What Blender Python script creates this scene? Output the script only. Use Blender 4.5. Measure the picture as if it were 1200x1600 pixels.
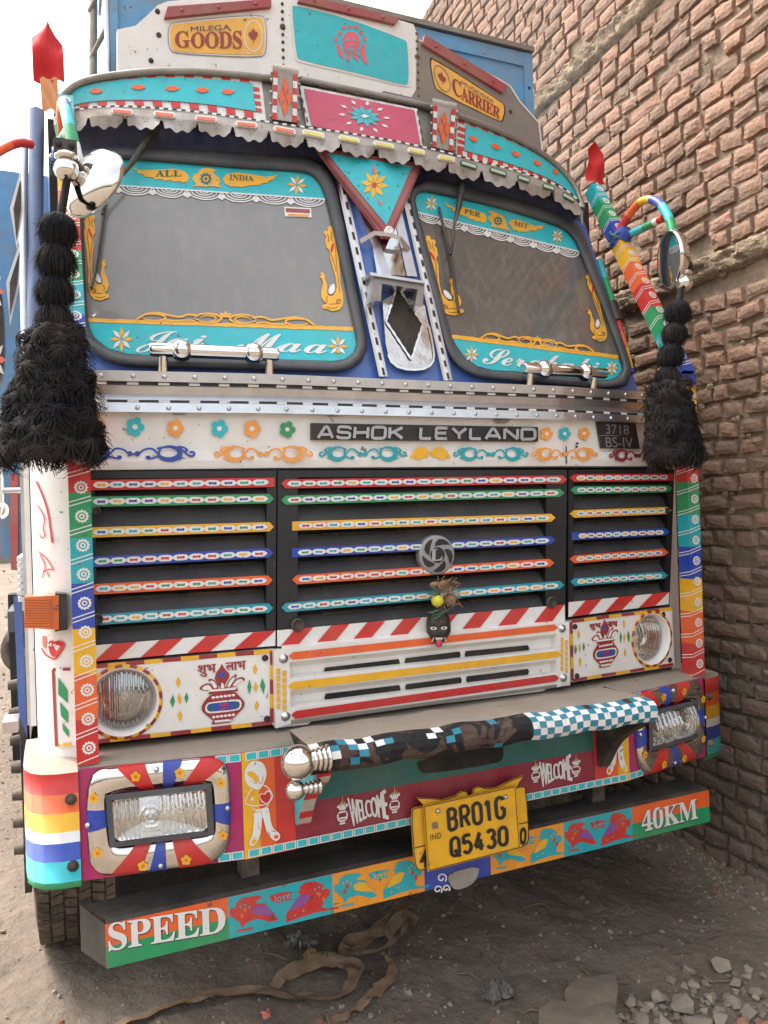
import bpy, bmesh, math, random
import numpy as np
from mathutils import Vector, noise

for o in list(bpy.data.objects):
    bpy.data.objects.remove(o)
SC = bpy.context.scene
COL = SC.collection
random.seed(7)

# ---------------------------------------------------------------- camera, sky, sun, exposure
S = 0.92            # metres per survey unit
H = 1.656           # eye height of the camera above the ground, metres
YAW = math.atan(1200 / 2851.0)
ROLL = math.radians(1.77)
cam_d = bpy.data.cameras.new('camera')
cam = bpy.data.objects.new('camera', cam_d)
COL.objects.link(cam)
_R = Vector((math.cos(YAW), -math.sin(YAW), 0))
_F = Vector((math.sin(YAW), math.cos(YAW), 0))
_U = Vector((0, 0, 1))
_right = _R * math.cos(ROLL) - _U * math.sin(ROLL)
_up = _R * math.sin(ROLL) + _U * math.cos(ROLL)
from mathutils import Matrix
cam.matrix_world = Matrix(((_right.x, _up.x, -_F.x, 0), (_right.y, _up.y, -_F.y, 0), (_right.z, _up.z, -_F.z, H), (0, 0, 0, 1)))
cam_d.sensor_fit = 'HORIZONTAL'
cam_d.sensor_width = 36.0
cam_d.lens = 36.0
cam_d.clip_start = 0.05
cam_d.clip_end = 2000.0
SC.camera = cam

SUN_EL, SUN_AZ = 58.0, -38.0     # degrees; azimuth from +Y towards +X (negative: left of the truck, behind it)
world = bpy.data.worlds.new('World')
SC.world = world
world.use_nodes = True
wn = world.node_tree
bg = wn.nodes['Background']
sky = wn.nodes.new('ShaderNodeTexSky')
sky.sky_type = 'NISHITA'
sky.sun_disc = False
sky.sun_elevation = math.radians(SUN_EL)
sky.sun_rotation = math.radians(SUN_AZ)
sky.air_density = 1.6
sky.dust_density = 6.0
sky.ozone_density = 1.0
hsv = wn.nodes.new('ShaderNodeHueSaturation')
hsv.inputs['Saturation'].default_value = 0.30
wn.links.new(sky.outputs['Color'], hsv.inputs['Color'])
wn.links.new(hsv.outputs['Color'], bg.inputs['Color'])
bg.inputs['Strength'].default_value = 0.15
sun_d = bpy.data.lights.new('sun', 'SUN')
sun_d.energy = 1.1
sun_d.angle = math.radians(14)
sun_d.color = (1.0, 0.95, 0.88)
sun = bpy.data.objects.new('sun', sun_d)
COL.objects.link(sun)
_sd = Vector((math.sin(math.radians(SUN_AZ)) * math.cos(math.radians(SUN_EL)), math.cos(math.radians(SUN_AZ)) * math.cos(math.radians(SUN_EL)), math.sin(math.radians(SUN_EL))))
sun.rotation_euler = _sd.to_track_quat('Z', 'Y').to_euler()
SC.view_settings.view_transform = 'Standard'
SC.view_settings.look = 'None'
SC.view_settings.exposure = 1.66
SC.view_settings.gamma = 1.0
SC.view_settings.use_curve_mapping = False
SC.cycles.max_bounces = 8
SC.cycles.use_denoising = True

# ---------------------------------------------------------------- survey geometry: photograph pixel -> point on a named real surface
XC = 1.266          # the truck's centre line
def ray(px, py):
    a, b = px - 600.0, py - 800.0
    u = a * math.cos(ROLL) - b * math.sin(ROLL)
    v = a * math.sin(ROLL) + b * math.cos(ROLL)
    return np.array([u * math.cos(YAW) + 1200 * math.sin(YAW), -u * math.sin(YAW) + 1200 * math.cos(YAW), -v]) / 1200.0

class Srf:
    """y = y0 + slope*(z-z0) + kx*(x-x0) + bow*((x-XC)/1.2)^2 : the front faces of the truck."""
    def __init__(s, y0, z0=0.0, slope=0.0, kx=0.0, x0=XC, bow=0.0):
        s.y0, s.z0, s.slope, s.kx, s.x0, s.bow = y0, z0, slope, kx, x0, bow
    def y(s, x, z):
        return s.y0 + s.slope * (z - s.z0) + s.kx * (x - s.x0) + s.bow * ((x - XC) / 1.2) ** 2
    def n(s, x, z):
        n = np.array([s.kx + 2 * s.bow * (x - XC) / 1.44, -1.0, s.slope])
        return n / np.linalg.norm(n)
    def px(s, p, off=0.0):
        d = ray(*p); k = -off * math.sqrt(1 + s.slope ** 2 + s.kx ** 2); t = s.y0 / d[1]
        for _ in range(25):
            t = (s.y(d[0] * t, d[2] * t) + k) / d[1]
        return d * t
    def xz(s, x, z, off=0.0):
        q = np.array([x, s.y(x, z), z])
        return q + s.n(x, z) * off
    def back(s, dy):
        return Srf(s.y0 + dy, s.z0, s.slope, s.kx, s.x0, s.bow)
class Corner(Srf):
    """the rounded white corner of the cab: y follows a plan curve"""
    def __init__(s, xs, ys): Srf.__init__(s, 2.7); s.xs, s.ys = xs, ys
    def y(s, x, z): return float(np.interp(x, s.xs, s.ys))
    def px(s, p, off=0.0):
        d = ray(*p); a, c = 2.4, 3.2
        for _ in range(40):
            m = (a + c) / 2
            if d[1] * m < s.y(d[0] * m, 0): a = m
            else: c = m
        q = d * a; e = .004; g = (s.y(q[0] + e, 0) - s.y(q[0] - e, 0)) / (2 * e); n = np.array((g, -1, 0)); n = n / np.linalg.norm(n)
        return q + n * off
def flat(y): return Srf(y)
def ground_px(px, py, z=-1.8):
    d = ray(px, py); return d * (z / d[2])
def W(p): return (p[0] * S, p[1] * S, p[2] * S + H)

# ---------------------------------------------------------------- materials
def lin(c):
    return tuple(((v / 255.0) / 12.92 if v <= 10 else (((v / 255.0) + 0.055) / 1.055) ** 2.4) for v in c)
MATS = {}
def mat(name, rgb, rough=0.45, metal=0.0, dust=0.11, bump=0.0, bscale=60.0, var=0.05, dcol=(150, 134, 116), spec=0.5, dscale=5.0, coat=0.0, chip=1.0):
    if name in MATS: return MATS[name]
    m = bpy.data.materials.new(name); m.use_nodes = True
    nt = m.node_tree; b = nt.nodes['Principled BSDF']
    tc = nt.nodes.new('ShaderNodeTexCoord')
    c = lin(rgb) + (1,)
    b.inputs['Roughness'].default_value = rough
    b.inputs['Metallic'].default_value = metal
    b.inputs['Specular IOR Level'].default_value = spec
    if coat: b.inputs['Coat Weight'].default_value = coat; b.inputs['Coat Roughness'].default_value = 0.12
    n1 = nt.nodes.new('ShaderNodeTexNoise'); n1.inputs['Scale'].default_value = dscale; n1.inputs['Detail'].default_value = 9; n1.inputs['Roughness'].default_value = 0.72
    nt.links.new(tc.outputs['Object'], n1.inputs['Vector'])
    rp = nt.nodes.new('ShaderNodeMapRange'); rp.inputs['From Min'].default_value = 0.42; rp.inputs['From Max'].default_value = 0.78
    rp.inputs['To Min'].default_value = dust * 0.25; rp.inputs['To Max'].default_value = min(1.0, dust * 2.6)
    nt.links.new(n1.outputs['Fac'], rp.inputs['Value'])
    mx = nt.nodes.new('ShaderNodeMix'); mx.data_type = 'RGBA'
    n2 = nt.nodes.new('ShaderNodeTexNoise'); n2.inputs['Scale'].default_value = 22; n2.inputs['Detail'].default_value = 6
    nt.links.new(tc.outputs['Object'], n2.inputs['Vector'])
    hv = nt.nodes.new('ShaderNodeHueSaturation'); hv.inputs['Color'].default_value = c
    r2 = nt.nodes.new('ShaderNodeMapRange'); r2.inputs['From Min'].default_value = 0.25; r2.inputs['From Max'].default_value = 0.75
    r2.inputs['To Min'].default_value = 1 - var * 2; r2.inputs['To Max'].default_value = 1 + var * 2
    nt.links.new(n2.outputs['Fac'], r2.inputs['Value']); nt.links.new(r2.outputs['Result'], hv.inputs['Value'])
    nt.links.new(hv.outputs['Color'], mx.inputs['A'])
    mx.inputs['B'].default_value = lin(dcol) + (1,)
    nt.links.new(rp.outputs['Result'], mx.inputs['Factor'])
    out = mx.outputs['Result']
    if chip and metal < .8:          # small chips in the paint
        n4 = nt.nodes.new('ShaderNodeTexNoise'); n4.inputs['Scale'].default_value = 46; n4.inputs['Detail'].default_value = 3; n4.inputs['Distortion'].default_value = .6
        nt.links.new(tc.outputs['Object'], n4.inputs['Vector'])
        r4 = nt.nodes.new('ShaderNodeMapRange'); r4.inputs['From Min'].default_value = .70; r4.inputs['From Max'].default_value = .715; r4.inputs['To Max'].default_value = .75 * chip
        nt.links.new(n4.outputs['Fac'], r4.inputs['Value'])
        m4 = nt.nodes.new('ShaderNodeMix'); m4.data_type = 'RGBA'; m4.inputs['B'].default_value = lin((84, 70, 60)) + (1,)
        nt.links.new(out, m4.inputs['A']); nt.links.new(r4.outputs['Result'], m4.inputs['Factor']); out = m4.outputs['Result']
    nt.links.new(out, b.inputs['Base Color'])
    r3 = nt.nodes.new('ShaderNodeMapRange'); r3.inputs['To Min'].default_value = rough; r3.inputs['To Max'].default_value = min(1.0, rough + 0.5)
    nt.links.new(rp.outputs['Result'], r3.inputs['Value']); nt.links.new(r3.outputs['Result'], b.inputs['Roughness'])
    if bump:
        n3 = nt.nodes.new('ShaderNodeTexNoise'); n3.inputs['Scale'].default_value = bscale; n3.inputs['Detail'].default_value = 8
        nt.links.new(tc.outputs['Object'], n3.inputs['Vector'])
        bp = nt.nodes.new('ShaderNodeBump'); bp.inputs['Strength'].default_value = bump; bp.inputs['Distance'].default_value = 0.01
        nt.links.new(n3.outputs['Fac'], bp.inputs['Height']); nt.links.new(bp.outputs['Normal'], b.inputs['Normal'])
    MATS[name] = m
    return m
WHITE = mat('white_paint', (232, 229, 224), 0.36, dust=0.12, dcol=(186, 178, 168), dscale=7.0, var=.02)
STICKW = mat('white_vinyl', (228, 226, 223), 0.5, dust=0.08, var=.02)
CREAM = mat('dusty_cream', (196, 186, 172), 0.6, dust=0.5)
RED = mat('red_paint', (200, 38, 38), 0.4)
MAROON = mat('maroon_paint', (150, 32, 40), 0.42)
ORANGE = mat('orange_paint', (232, 96, 34), 0.4)
PEACH = mat('peach_paint', (242, 160, 70), 0.45)
YELLOW = mat('yellow_paint', (236, 176, 26), 0.4)
GREEN = mat('green_paint', (16, 148, 92), 0.4)
DGREEN = mat('deep_teal_paint', (12, 96, 92), 0.45)
TEAL = mat('teal_paint', (0, 168, 178), 0.4)
SKYB = mat('turquoise_vinyl', (38, 186, 196), 0.4)
BLUE = mat('blue_paint', (26, 66, 168), 0.38)
CABBLUE = mat('cab_blue_paint', (58, 96, 168), 0.33, coat=0.4)
BODYBLUE = mat('load_body_blue', (92, 156, 200), 0.5, dust=0.3)
MAGENTA = mat('magenta_paint', (172, 24, 96), 0.42)
WINE = mat('wine_paint', (138, 20, 52), 0.45)
PINK = mat('rose_panel', (196, 72, 104), 0.45)
PURPLE = mat('purple_paint', (140, 70, 150), 0.45)
BLACK = mat('black_panel', (22, 23, 28), 0.42, dust=0.06, dcol=(90, 88, 88))
GREYP = mat('grey_louvre', (58, 58, 62), 0.6, dust=0.18, dcol=(104, 100, 98))
VOID = mat('dark_recess', (9, 9, 10), 0.8, dust=0.1)
RUBBER = mat('rubber_seal', (62, 65, 70), 0.5, dust=0.22, dcol=(120, 116, 112))
TYRE = mat('tyre_rubber', (30, 29, 28), 0.85, dust=0.5, bump=0.3)
STEEL = mat('brushed_steel', (206, 207, 210), 0.32, metal=1.0, dust=0.10, dcol=(160, 160, 160))
DSTEEL = mat('dull_steel', (150, 146, 140), 0.45, metal=0.85, dust=0.4, bump=0.15)
CHROME = mat('chrome', (225, 222, 216), 0.06, metal=1.0, dust=0.07, var=0.01)
FOIL = mat('crinkled_chrome_sheet', (215, 212, 208), 0.14, metal=1.0, dust=0.1, bump=0.5, bscale=9)
RUSTM = mat('rusty_bare_metal', (58, 38, 29), 0.75, dust=0.15, bump=0.8, bscale=35)
def _peel():
    nt = RUSTM.node_tree; b = nt.nodes['Principled BSDF']; src = b.inputs['Base Color'].links[0].from_socket
    tc = nt.nodes.new('ShaderNodeTexCoord'); n = nt.nodes.new('ShaderNodeTexNoise'); n.inputs['Scale'].default_value = 9; n.inputs['Detail'].default_value = 7; n.inputs['Distortion'].default_value = 1.2
    nt.links.new(tc.outputs['Object'], n.inputs['Vector'])
    r = nt.nodes.new('ShaderNodeMapRange'); r.inputs['From Min'].default_value = .47; r.inputs['From Max'].default_value = .5; nt.links.new(n.outputs['Fac'], r.inputs['Value'])
    m = nt.nodes.new('ShaderNodeMix'); m.data_type = 'RGBA'; m.inputs['B'].default_value = lin((20, 20, 22)) + (1,)
    nt.links.new(r.outputs['Result'], m.inputs['Factor']); nt.links.new(src, m.inputs['A']); nt.links.new(m.outputs['Result'], b.inputs['Base Color'])
_peel()
GALV = mat('grey_sheet_metal', (176, 172, 168), 0.45, metal=0.5, dust=0.45, bump=0.25, bscale=14)
CHASSIS = mat('sooty_chassis', (34, 32, 30), 0.8, dust=0.35)
DUSTTOP = mat('dust_covered_steel', (150, 140, 128), 0.8, dust=0.6, bump=0.2)
PLATEY = mat('plate_yellow', (238, 176, 18), 0.45, dust=0.1)
INK = mat('black_ink', (24, 22, 22), 0.5, dust=0.06)
LETTER = mat('silver_lettering', (172, 174, 178), 0.35, metal=0.6, dust=0.15)
YARN = mat('black_yarn', (17, 19, 25), 0.9, dust=0.08, spec=0.2, chip=0)  # black yarn, its faint blue is haze put into the colour
MASKB = mat('black_mask_paint', (22, 22, 24), 0.35, dust=0.08)
LEMON = mat('lemon_rind', (214, 206, 60), 0.5, dust=0.05, bump=0.2)
HUSK = mat('coconut_husk', (150, 118, 86), 0.9, bump=0.7, bscale=40)
CHILLI = mat('green_chilli', (38, 78, 52), 0.35, dust=0.1)
FLAGRED = mat('red_cloth', (206, 40, 46), 0.8, dust=0.06)
SIGNORANGE = mat('sign_orange', (240, 180, 78), 0.5)
SIGNBROWN = mat('sign_red_lettering', (150, 50, 46), 0.5)
NAVY = mat('navy_lettering', (40, 56, 96), 0.5)
PINKMOTIF = mat('pink_motif', (226, 96, 116), 0.5)
SEALRED = mat('dull_red_strip', (160, 66, 72), 0.55, dust=0.3)
AMBER = mat('amber_lens', (222, 104, 32), 0.25, dust=0.1, coat=0.5)
LENSY = mat('yellow_marker_lens', (226, 214, 110), 0.3)
LENSR = mat('salmon_marker_lens', (232, 120, 92), 0.3)
LENSG = mat('pale_green_marker_lens', (178, 204, 182), 0.3)
PLASTIC = mat('black_plastic', (24, 24, 25), 0.45, dust=0.2)
HEADER = mat('shaded_blue_header', (30, 44, 84), 0.45, dust=0.2)  # cab blue darkened, the shade under the visor painted in

def glassmat():
    m = bpy.data.materials.new('lamp_glass'); m.use_nodes = True
    nt = m.node_tree; b = nt.nodes['Principled BSDF']
    b.inputs['Base Color'].default_value = (0.95, 0.96, 0.95, 1)
    b.inputs['Roughness'].default_value = 0.03
    b.inputs['Transmission Weight'].default_value = 1.0
    b.inputs['IOR'].default_value = 1.3
    return m
GLASS = glassmat()
def dustyglass(name, lo, hi):
    """a windscreen seen from outside: dark cab behind, a film of dust and a sharp reflection on top"""
    m = bpy.data.materials.new(name); m.use_nodes = True
    nt = m.node_tree; b = nt.nodes['Principled BSDF']
    tc = nt.nodes.new('ShaderNodeTexCoord')
    n = nt.nodes.new('ShaderNodeTexNoise'); n.inputs['Scale'].default_value = 2.2; n.inputs['Detail'].default_value = 12; n.inputs['Roughness'].default_value = 0.75
    nt.links.new(tc.outputs['Object'], n.inputs['Vector'])
    cr = nt.nodes.new('ShaderNodeValToRGB'); cr.color_ramp.elements[0].color = lo + (1,); cr.color_ramp.elements[1].color = hi + (1,)
    cr.color_ramp.elements[0].position = 0.32; cr.color_ramp.elements[1].position = 0.72
    nt.links.new(n.outputs['Fac'], cr.inputs['Fac'])
    v = nt.nodes.new('ShaderNodeTexVoronoi'); v.inputs['Scale'].default_value = 42; v.inputs['Randomness'].default_value = 1
    nt.links.new(tc.outputs['Object'], v.inputs['Vector'])
    lt = nt.nodes.new('ShaderNodeMath'); lt.operation = 'LESS_THAN'; lt.inputs[1].default_value = 0.10
    nt.links.new(v.outputs['Distance'], lt.inputs[0])
    ml = nt.nodes.new('ShaderNodeMath'); ml.operation = 'MULTIPLY'
    nk = nt.nodes.new('ShaderNodeTexNoise'); nk.inputs['Scale'].default_value = 5.0; nk.inputs['Detail'].default_value = 3; nt.links.new(tc.outputs['Object'], nk.inputs['Vector'])
    rk = nt.nodes.new('ShaderNodeMapRange'); rk.inputs['From Min'].default_value = .5; rk.inputs['From Max'].default_value = .66; rk.inputs['To Max'].default_value = .45; nt.links.new(nk.outputs['Fac'], rk.inputs['Value'])
    nt.links.new(rk.outputs['Result'], ml.inputs[1])
    nt.links.new(lt.outputs[0], ml.inputs[0])
    mx = nt.nodes.new('ShaderNodeMix'); mx.data_type = 'RGBA'; mx.inputs['B'].default_value = (0.42, 0.4, 0.36, 1)
    nt.links.new(cr.outputs['Color'], mx.inputs['A']); nt.links.new(ml.outputs[0], mx.inputs['Factor'])
    mp = nt.nodes.new('ShaderNodeMapping'); mp.inputs['Scale'].default_value = (26, 26, 1.2); nt.links.new(tc.outputs['Object'], mp.inputs['Vector'])
    ns = nt.nodes.new('ShaderNodeTexNoise'); ns.inputs['Scale'].default_value = 1.0; ns.inputs['Detail'].default_value = 6; nt.links.new(mp.outputs['Vector'], ns.inputs['Vector'])
    rs = nt.nodes.new('ShaderNodeMapRange'); rs.inputs['From Min'].default_value = .5; rs.inputs['From Max'].default_value = .8; rs.inputs['To Max'].default_value = .35; nt.links.new(ns.outputs['Fac'], rs.inputs['Value'])
    m5 = nt.nodes.new('ShaderNodeMix'); m5.data_type = 'RGBA'; m5.inputs['B'].default_value = (0.30, 0.28, 0.25, 1)      # old rain streaks in the dust
    nt.links.new(mx.outputs['Result'], m5.inputs['A']); nt.links.new(rs.outputs['Result'], m5.inputs['Factor'])
    nt.links.new(m5.outputs['Result'], b.inputs['Base Color'])
    b.inputs['Roughness'].default_value = 0.22
    b.inputs['Coat Weight'].default_value = 0.6; b.inputs['Coat Roughness'].default_value = 0.03
    return m
WGLASS = dustyglass('dusty_glass_with_glare', (.185, .18, .172), (.25, .243, .23)); WGLASS2 = dustyglass('dusty_glass', (.10, .094, .085), (.165, .153, .136))  # left pane paler: glare and sky reflection painted into its dust colour
MIRROR = mat('mirror_glass', (205, 208, 208), 0.02, metal=1.0, dust=0.04, var=0.0)

# ---------------------------------------------------------------- mesh builder
_TXT = {}
def text_mesh(s, bold=0.0, space=1.0):
    k = (s, bold, space)
    if k in _TXT: return _TXT[k]
    cu = bpy.data.curves.new('lettering', 'FONT'); cu.body = s; cu.offset = bold; cu.space_character = space; cu.resolution_u = 4
    o = bpy.data.objects.new('lettering', cu); COL.objects.link(o)
    bpy.context.view_layer.update()
    me = bpy.data.meshes.new_from_object(o.evaluated_get(bpy.context.evaluated_depsgraph_get()))
    v = np.array([tuple(x.co) for x in me.vertices]); f = [tuple(p.vertices) for p in me.polygons]
    bpy.data.objects.remove(o); bpy.data.curves.remove(cu); bpy.data.meshes.remove(me)
    lo = v.min(0); hi = v.max(0)
    asp = (hi[0] - lo[0]) / max(1e-6, hi[1] - lo[1])
    v = (v - lo) / np.maximum(hi - lo, 1e-6)
    _TXT[k] = (v, f, asp)
    return _TXT[k]
def serif(s):
    r = ''
    for ch in s:
        if 'A' <= ch <= 'Z': r += chr(0x1D400 + ord(ch) - 65)
        elif 'a' <= ch <= 'z': r += chr(0x1D41A + ord(ch) - 97)
        elif '0' <= ch <= '9': r += chr(0x1D7CE + ord(ch) - 48)
        else: r += ch
    return r
def script(s):
    r = ''
    for ch in s:
        if 'A' <= ch <= 'Z': r += chr(0x1D4D0 + ord(ch) - 65)
        elif 'a' <= ch <= 'z': r += chr(0x1D4EA + ord(ch) - 97)
        else: r += ch
    return r
def lerp(a, b, t): return tuple(a[i] + (b[i] - a[i]) * t for i in range(len(a)))
def quad(c, u, v):           # c: bottom-left, bottom-right, top-right, top-left
    b = lerp(c[0], c[1], u); t = lerp(c[3], c[2], u)
    return lerp(b, t, v)
def circ(n, r=1.0, c=(0, 0), a0=0.0, ry=None):
    ry = r if ry is None else ry
    return [(c[0] + r * math.cos(a0 + 2 * math.pi * i / n), c[1] + ry * math.sin(a0 + 2 * math.pi * i / n)) for i in range(n)]
def smooth_loop(pts, it=2):   # Chaikin
    for _ in range(it):
        q = []
        for i in range(len(pts)):
            a, b = pts[i], pts[(i + 1) % len(pts)]
            q += [lerp(a, b, .25), lerp(a, b, .75)]
        pts = q
    return pts
def smooth_path(pts, it=2):
    for _ in range(it):
        q = [pts[0]]
        for i in range(len(pts) - 1):
            a, b = pts[i], pts[i + 1]
            q += [lerp(a, b, .25), lerp(a, b, .75)]
        q.append(pts[-1]); pts = q
    return pts

def _arc(cx, cy, rx, ry, a0, a1, n=8): return [(cx + rx * math.cos(math.radians(a0 + (a1 - a0) * i / n)), cy + ry * math.sin(math.radians(a0 + (a1 - a0) * i / n))) for i in range(n + 1)]
_O = _arc(.5, .76, .5, .24, 180, 0, 10) + _arc(.5, .24, .5, .24, 0, -180, 10) + [(0, .76)]
GLY = {'B': [[(0, 0), (0, 1)], [(0, 1), (.5, 1)] + _arc(.55, .77, .38, .23, 90, -90) + [(0, .54)], [(0, .54), (.5, .54)] + _arc(.55, .27, .45, .27, 90, -90) + [(0, 0)]],
       'R': [[(0, 0), (0, 1)], [(0, 1), (.5, 1)] + _arc(.55, .74, .45, .26, 90, -90) + [(0, .48)], [(.5, .48), (1, 0)]],
       '0': [_O], 'O': [[(.18, 1), (.82, 1), (.96, .92), (1, .75), (1, .25), (.96, .08), (.82, 0), (.18, 0), (.04, .08), (0, .25), (0, .75), (.04, .92), (.18, 1)]],
       'Q': [_O, [(.42, .34), (1.12, -.1)]], '1': [[(.5, 0), (.5, 1)], [(.5, 1), (.05, .78)]],
       'G': [_arc(.5, .76, .5, .24, 20, 180, 9) + _arc(.5, .24, .5, .24, -180, 0, 9) + [(1, .46)], [(1, .46), (.55, .46)]],
       '5': [[(.95, 1), (.1, 1)], [(.1, 1), (.05, .55)], [(.05, .55), (.3, .64)] + _arc(.5, .33, .5, .31, 90, -150, 10)],
       '4': [[(.7, 0), (.7, .62)], [(.62, 1), (.0, .24)], [(0, .24), (1.05, .24)]],
       '3': [_arc(.5, .77, .45, .23, 160, -90, 9), _arc(.5, .27, .5, .27, 90, -160, 9)],
       'A': [[(0, 0), (.42, 1)], [(.42, 1), (.58, 1)], [(.58, 1), (1, 0)], [(.18, .3), (.82, .3)]],
       'S': [[(.98, .78), (.94, .93), (.8, 1), (.2, 1), (.05, .92), (.02, .75), (.06, .58), (.2, .52), (.8, .48), (.94, .42), (.98, .25), (.95, .08), (.8, 0), (.2, 0), (.06, .07), (.02, .22)]],
       'H': [[(0, 0), (0, 1)], [(1, 0), (1, 1)], [(0, .5), (1, .5)]], 'K': [[(0, 0), (0, 1)], [(.95, 1), (.0, .42)], [(.3, .6), (1, 0)]],
       'L': [[(0, 1), (0, 0)], [(-.03, 0), (.95, 0)]], 'E': [[(0, 0), (0, 1)], [(-.03, 1), (.95, 1)], [(0, .52), (.85, .52)], [(-.03, 0), (.95, 0)]],
       'Y': [[(0, 1), (.5, .45)], [(1, 1), (.5, .45)], [(.5, .48), (.5, 0)]], 'N': [[(0, 0), (0, 1)], [(0, 1), (1, 0)], [(1, 0), (1, 1)]],
       'D': [[(0, 0), (0, 1)], [(-.03, 1), (.75, 1), (.93, .92), (1, .75), (1, .25), (.93, .08), (.75, 0), (-.03, 0)]]}
GW = {'1': .75, ' ': .7, 'A': 1.1, 'E': .9, 'L': .85, 'Y': 1.05}
class M:
    def __init__(s): s.v = []; s.f = []; s.mi = []; s.sm = []; s.mats = []; s.k = 0.0
    def m(s, mt):
        if mt not in s.mats: s.mats.append(mt)
        return s.mats.index(mt)
    def face(s, pts, mt, smooth=False):
        i = len(s.v); s.v += [tuple(p) for p in pts]; s.f.append(tuple(range(i, i + len(pts)))); s.mi.append(s.m(mt)); s.sm.append(smooth)
    def grid(s, rows, mt, smooth=True, closed=False):
        i = len(s.v); n = len(rows[0])
        for r in rows: s.v += [tuple(p) for p in r]
        for a in range(len(rows) - 1):
            for b in range(n if closed else n - 1):
                b2 = (b + 1) % n
                s.f.append((i + a * n + b, i + a * n + b2, i + (a + 1) * n + b2, i + (a + 1) * n + b))
                q = mt(a, b) if callable(mt) else mt
                s.mi.append(s.m(q)); s.sm.append(smooth)
    # -- on a surface
    def poly(s, pts, srf, mt, off=0.003):      # hand-cut vinyl and brushwork: edges wander a little
        q = []
        for p in pts:
            a, c = p[0] * .11, p[1] * .11
            q.append(srf.px((p[0] + .55 * noise.noise(Vector((a, c, 3.1))), p[1] + .55 * noise.noise(Vector((a, c, 8.7)))), off))
        s.face(q, mt)
    def xz(s, pts, srf, mt, off=0.003): s.face([srf.xz(p[0], p[1], off) for p in pts], mt)
    def patch(s, c, srf, mt, nx=8, nz=1, off=0.003):      # c in pixels BL,BR,TR,TL
        rows = [[srf.px(quad(c, u / nx, v / nz), off) for u in range(nx + 1)] for v in range(nz + 1)]
        s.grid(rows, mt, smooth=False)
    def slab(s, pts, srf, mt, off=0.0, depth=0.02, side=None):
        a = [srf.px(p, off) for p in pts]; s.extr(a, (0, depth, 0), mt, side)
    def extr(s, a, d, mt, side=None, back=False):
        a = [np.array(p) for p in a]; d = np.array(d); s.face(a, mt)
        b = [p + d for p in a]; n = len(a)
        for i in range(n): s.face([a[i], a[(i + 1) % n], b[(i + 1) % n], b[i]], side or mt)
        if back: s.face(b[::-1], side or mt)
    def line(s, pts, w, srf, mt, off=0.003, closed=False):  # stroke in pixels, width w px
        n = len(pts); L = []; R = []
        for i in range(n):
            a = pts[(i - 1) % n] if closed or i > 0 else pts[i]; b = pts[(i + 1) % n] if closed or i < n - 1 else pts[i]
            dx, dy = b[0] - a[0], b[1] - a[1]; l = math.hypot(dx, dy) or 1
            ww = (w[i] if isinstance(w, (list, tuple)) else w) / 2
            L.append((pts[i][0] - dy / l * ww, pts[i][1] + dx / l * ww)); R.append((pts[i][0] + dy / l * ww, pts[i][1] - dx / l * ww))
        for i in range(n if closed else n - 1):
            j = (i + 1) % n
            s.poly([L[i], L[j], R[j], R[i]], srf, mt, off)
    def text(s, t, c, srf, mt, off=0.004, bold=0.0, space=1.0, warp=None, depth=0.0):
        v, f, a = text_mesh(t, bold, space); i = len(s.v); k = s.m(mt)
        for p in v:
            u, w = p[0], p[1]
            if warp: u, w = warp(u, w)
            s.v.append(tuple(srf.px(quad(c, u, w), off)))
        for q in f: s.f.append(tuple(x + i for x in q)); s.mi.append(k); s.sm.append(False)
        if depth:                                   # raised letters: walls down to the plate
            cnt = {}
            for q in f:
                for x in range(len(q)):
                    e = (q[x], q[(x + 1) % len(q)]); cnt[tuple(sorted(e))] = cnt.get(tuple(sorted(e)), 0) + 1
            for (p, q), c2 in cnt.items():
                if c2 == 1:
                    A = np.array(s.v[i + p]); B = np.array(s.v[i + q]); d = np.array((0, depth, 0))
                    s.face([A, B, B + d, A + d], mt)
    # -- solids
    def box(s, x0, x1, y0, y1, z0, z1, mt, top=None, front=None):
        P = lambda x, y, z: (x, y, z)
        s.face([P(x0, y0, z0), P(x1, y0, z0), P(x1, y0, z1), P(x0, y0, z1)], front or mt)
        s.face([P(x1, y1, z0), P(x0, y1, z0), P(x0, y1, z1), P(x1, y1, z1)], mt)
        s.face([P(x0, y1, z0), P(x0, y0, z0), P(x0, y0, z1), P(x0, y1, z1)], mt)
        s.face([P(x1, y0, z0), P(x1, y1, z0), P(x1, y1, z1), P(x1, y0, z1)], mt)
        s.face([P(x0, y0, z1), P(x1, y0, z1), P(x1, y1, z1), P(x0, y1, z1)], top or mt)
        s.face([P(x0, y1, z0), P(x1, y1, z0), P(x1, y0, z0), P(x0, y0, z0)], mt)
    def rings(s, path, n):
        path = [np.array(p, float) for p in path]; out = []
        up = np.array((0.13, 0.31, 0.94)); prev = None
        for i, p in enumerate(path):
            t = path[min(i + 1, len(path) - 1)] - path[max(i - 1, 0)]; t /= (np.linalg.norm(t) or 1)
            a = np.cross(t, up) if prev is None else prev - t * np.dot(prev, t)
            if np.linalg.norm(a) < 1e-4: a = np.cross(t, (1, 0, 0))
            a /= np.linalg.norm(a); b = np.cross(t, a); prev = a
            out.append((p, a, b))
        return out
    def tube(s, path, r, mt, n=10, cap=True, flat_sides=False, rot=0.0):
        R = s.rings(path, n); rows = []
        for i, (p, a, b) in enumerate(R):
            rr = r[i] if isinstance(r, (list, tuple)) else r
            rows.append([p + (a * math.cos(rot + 2 * math.pi * k / n) + b * math.sin(rot + 2 * math.pi * k / n)) * rr for k in range(n)])
        s.grid(rows, mt, smooth=not flat_sides, closed=True)
        if cap:
            c0 = mt(0, 0) if callable(mt) else mt; c1 = mt(len(rows) - 2, 0) if callable(mt) else mt
            s.face(rows[0][::-1], c0); s.face(rows[-1], c1)
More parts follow.
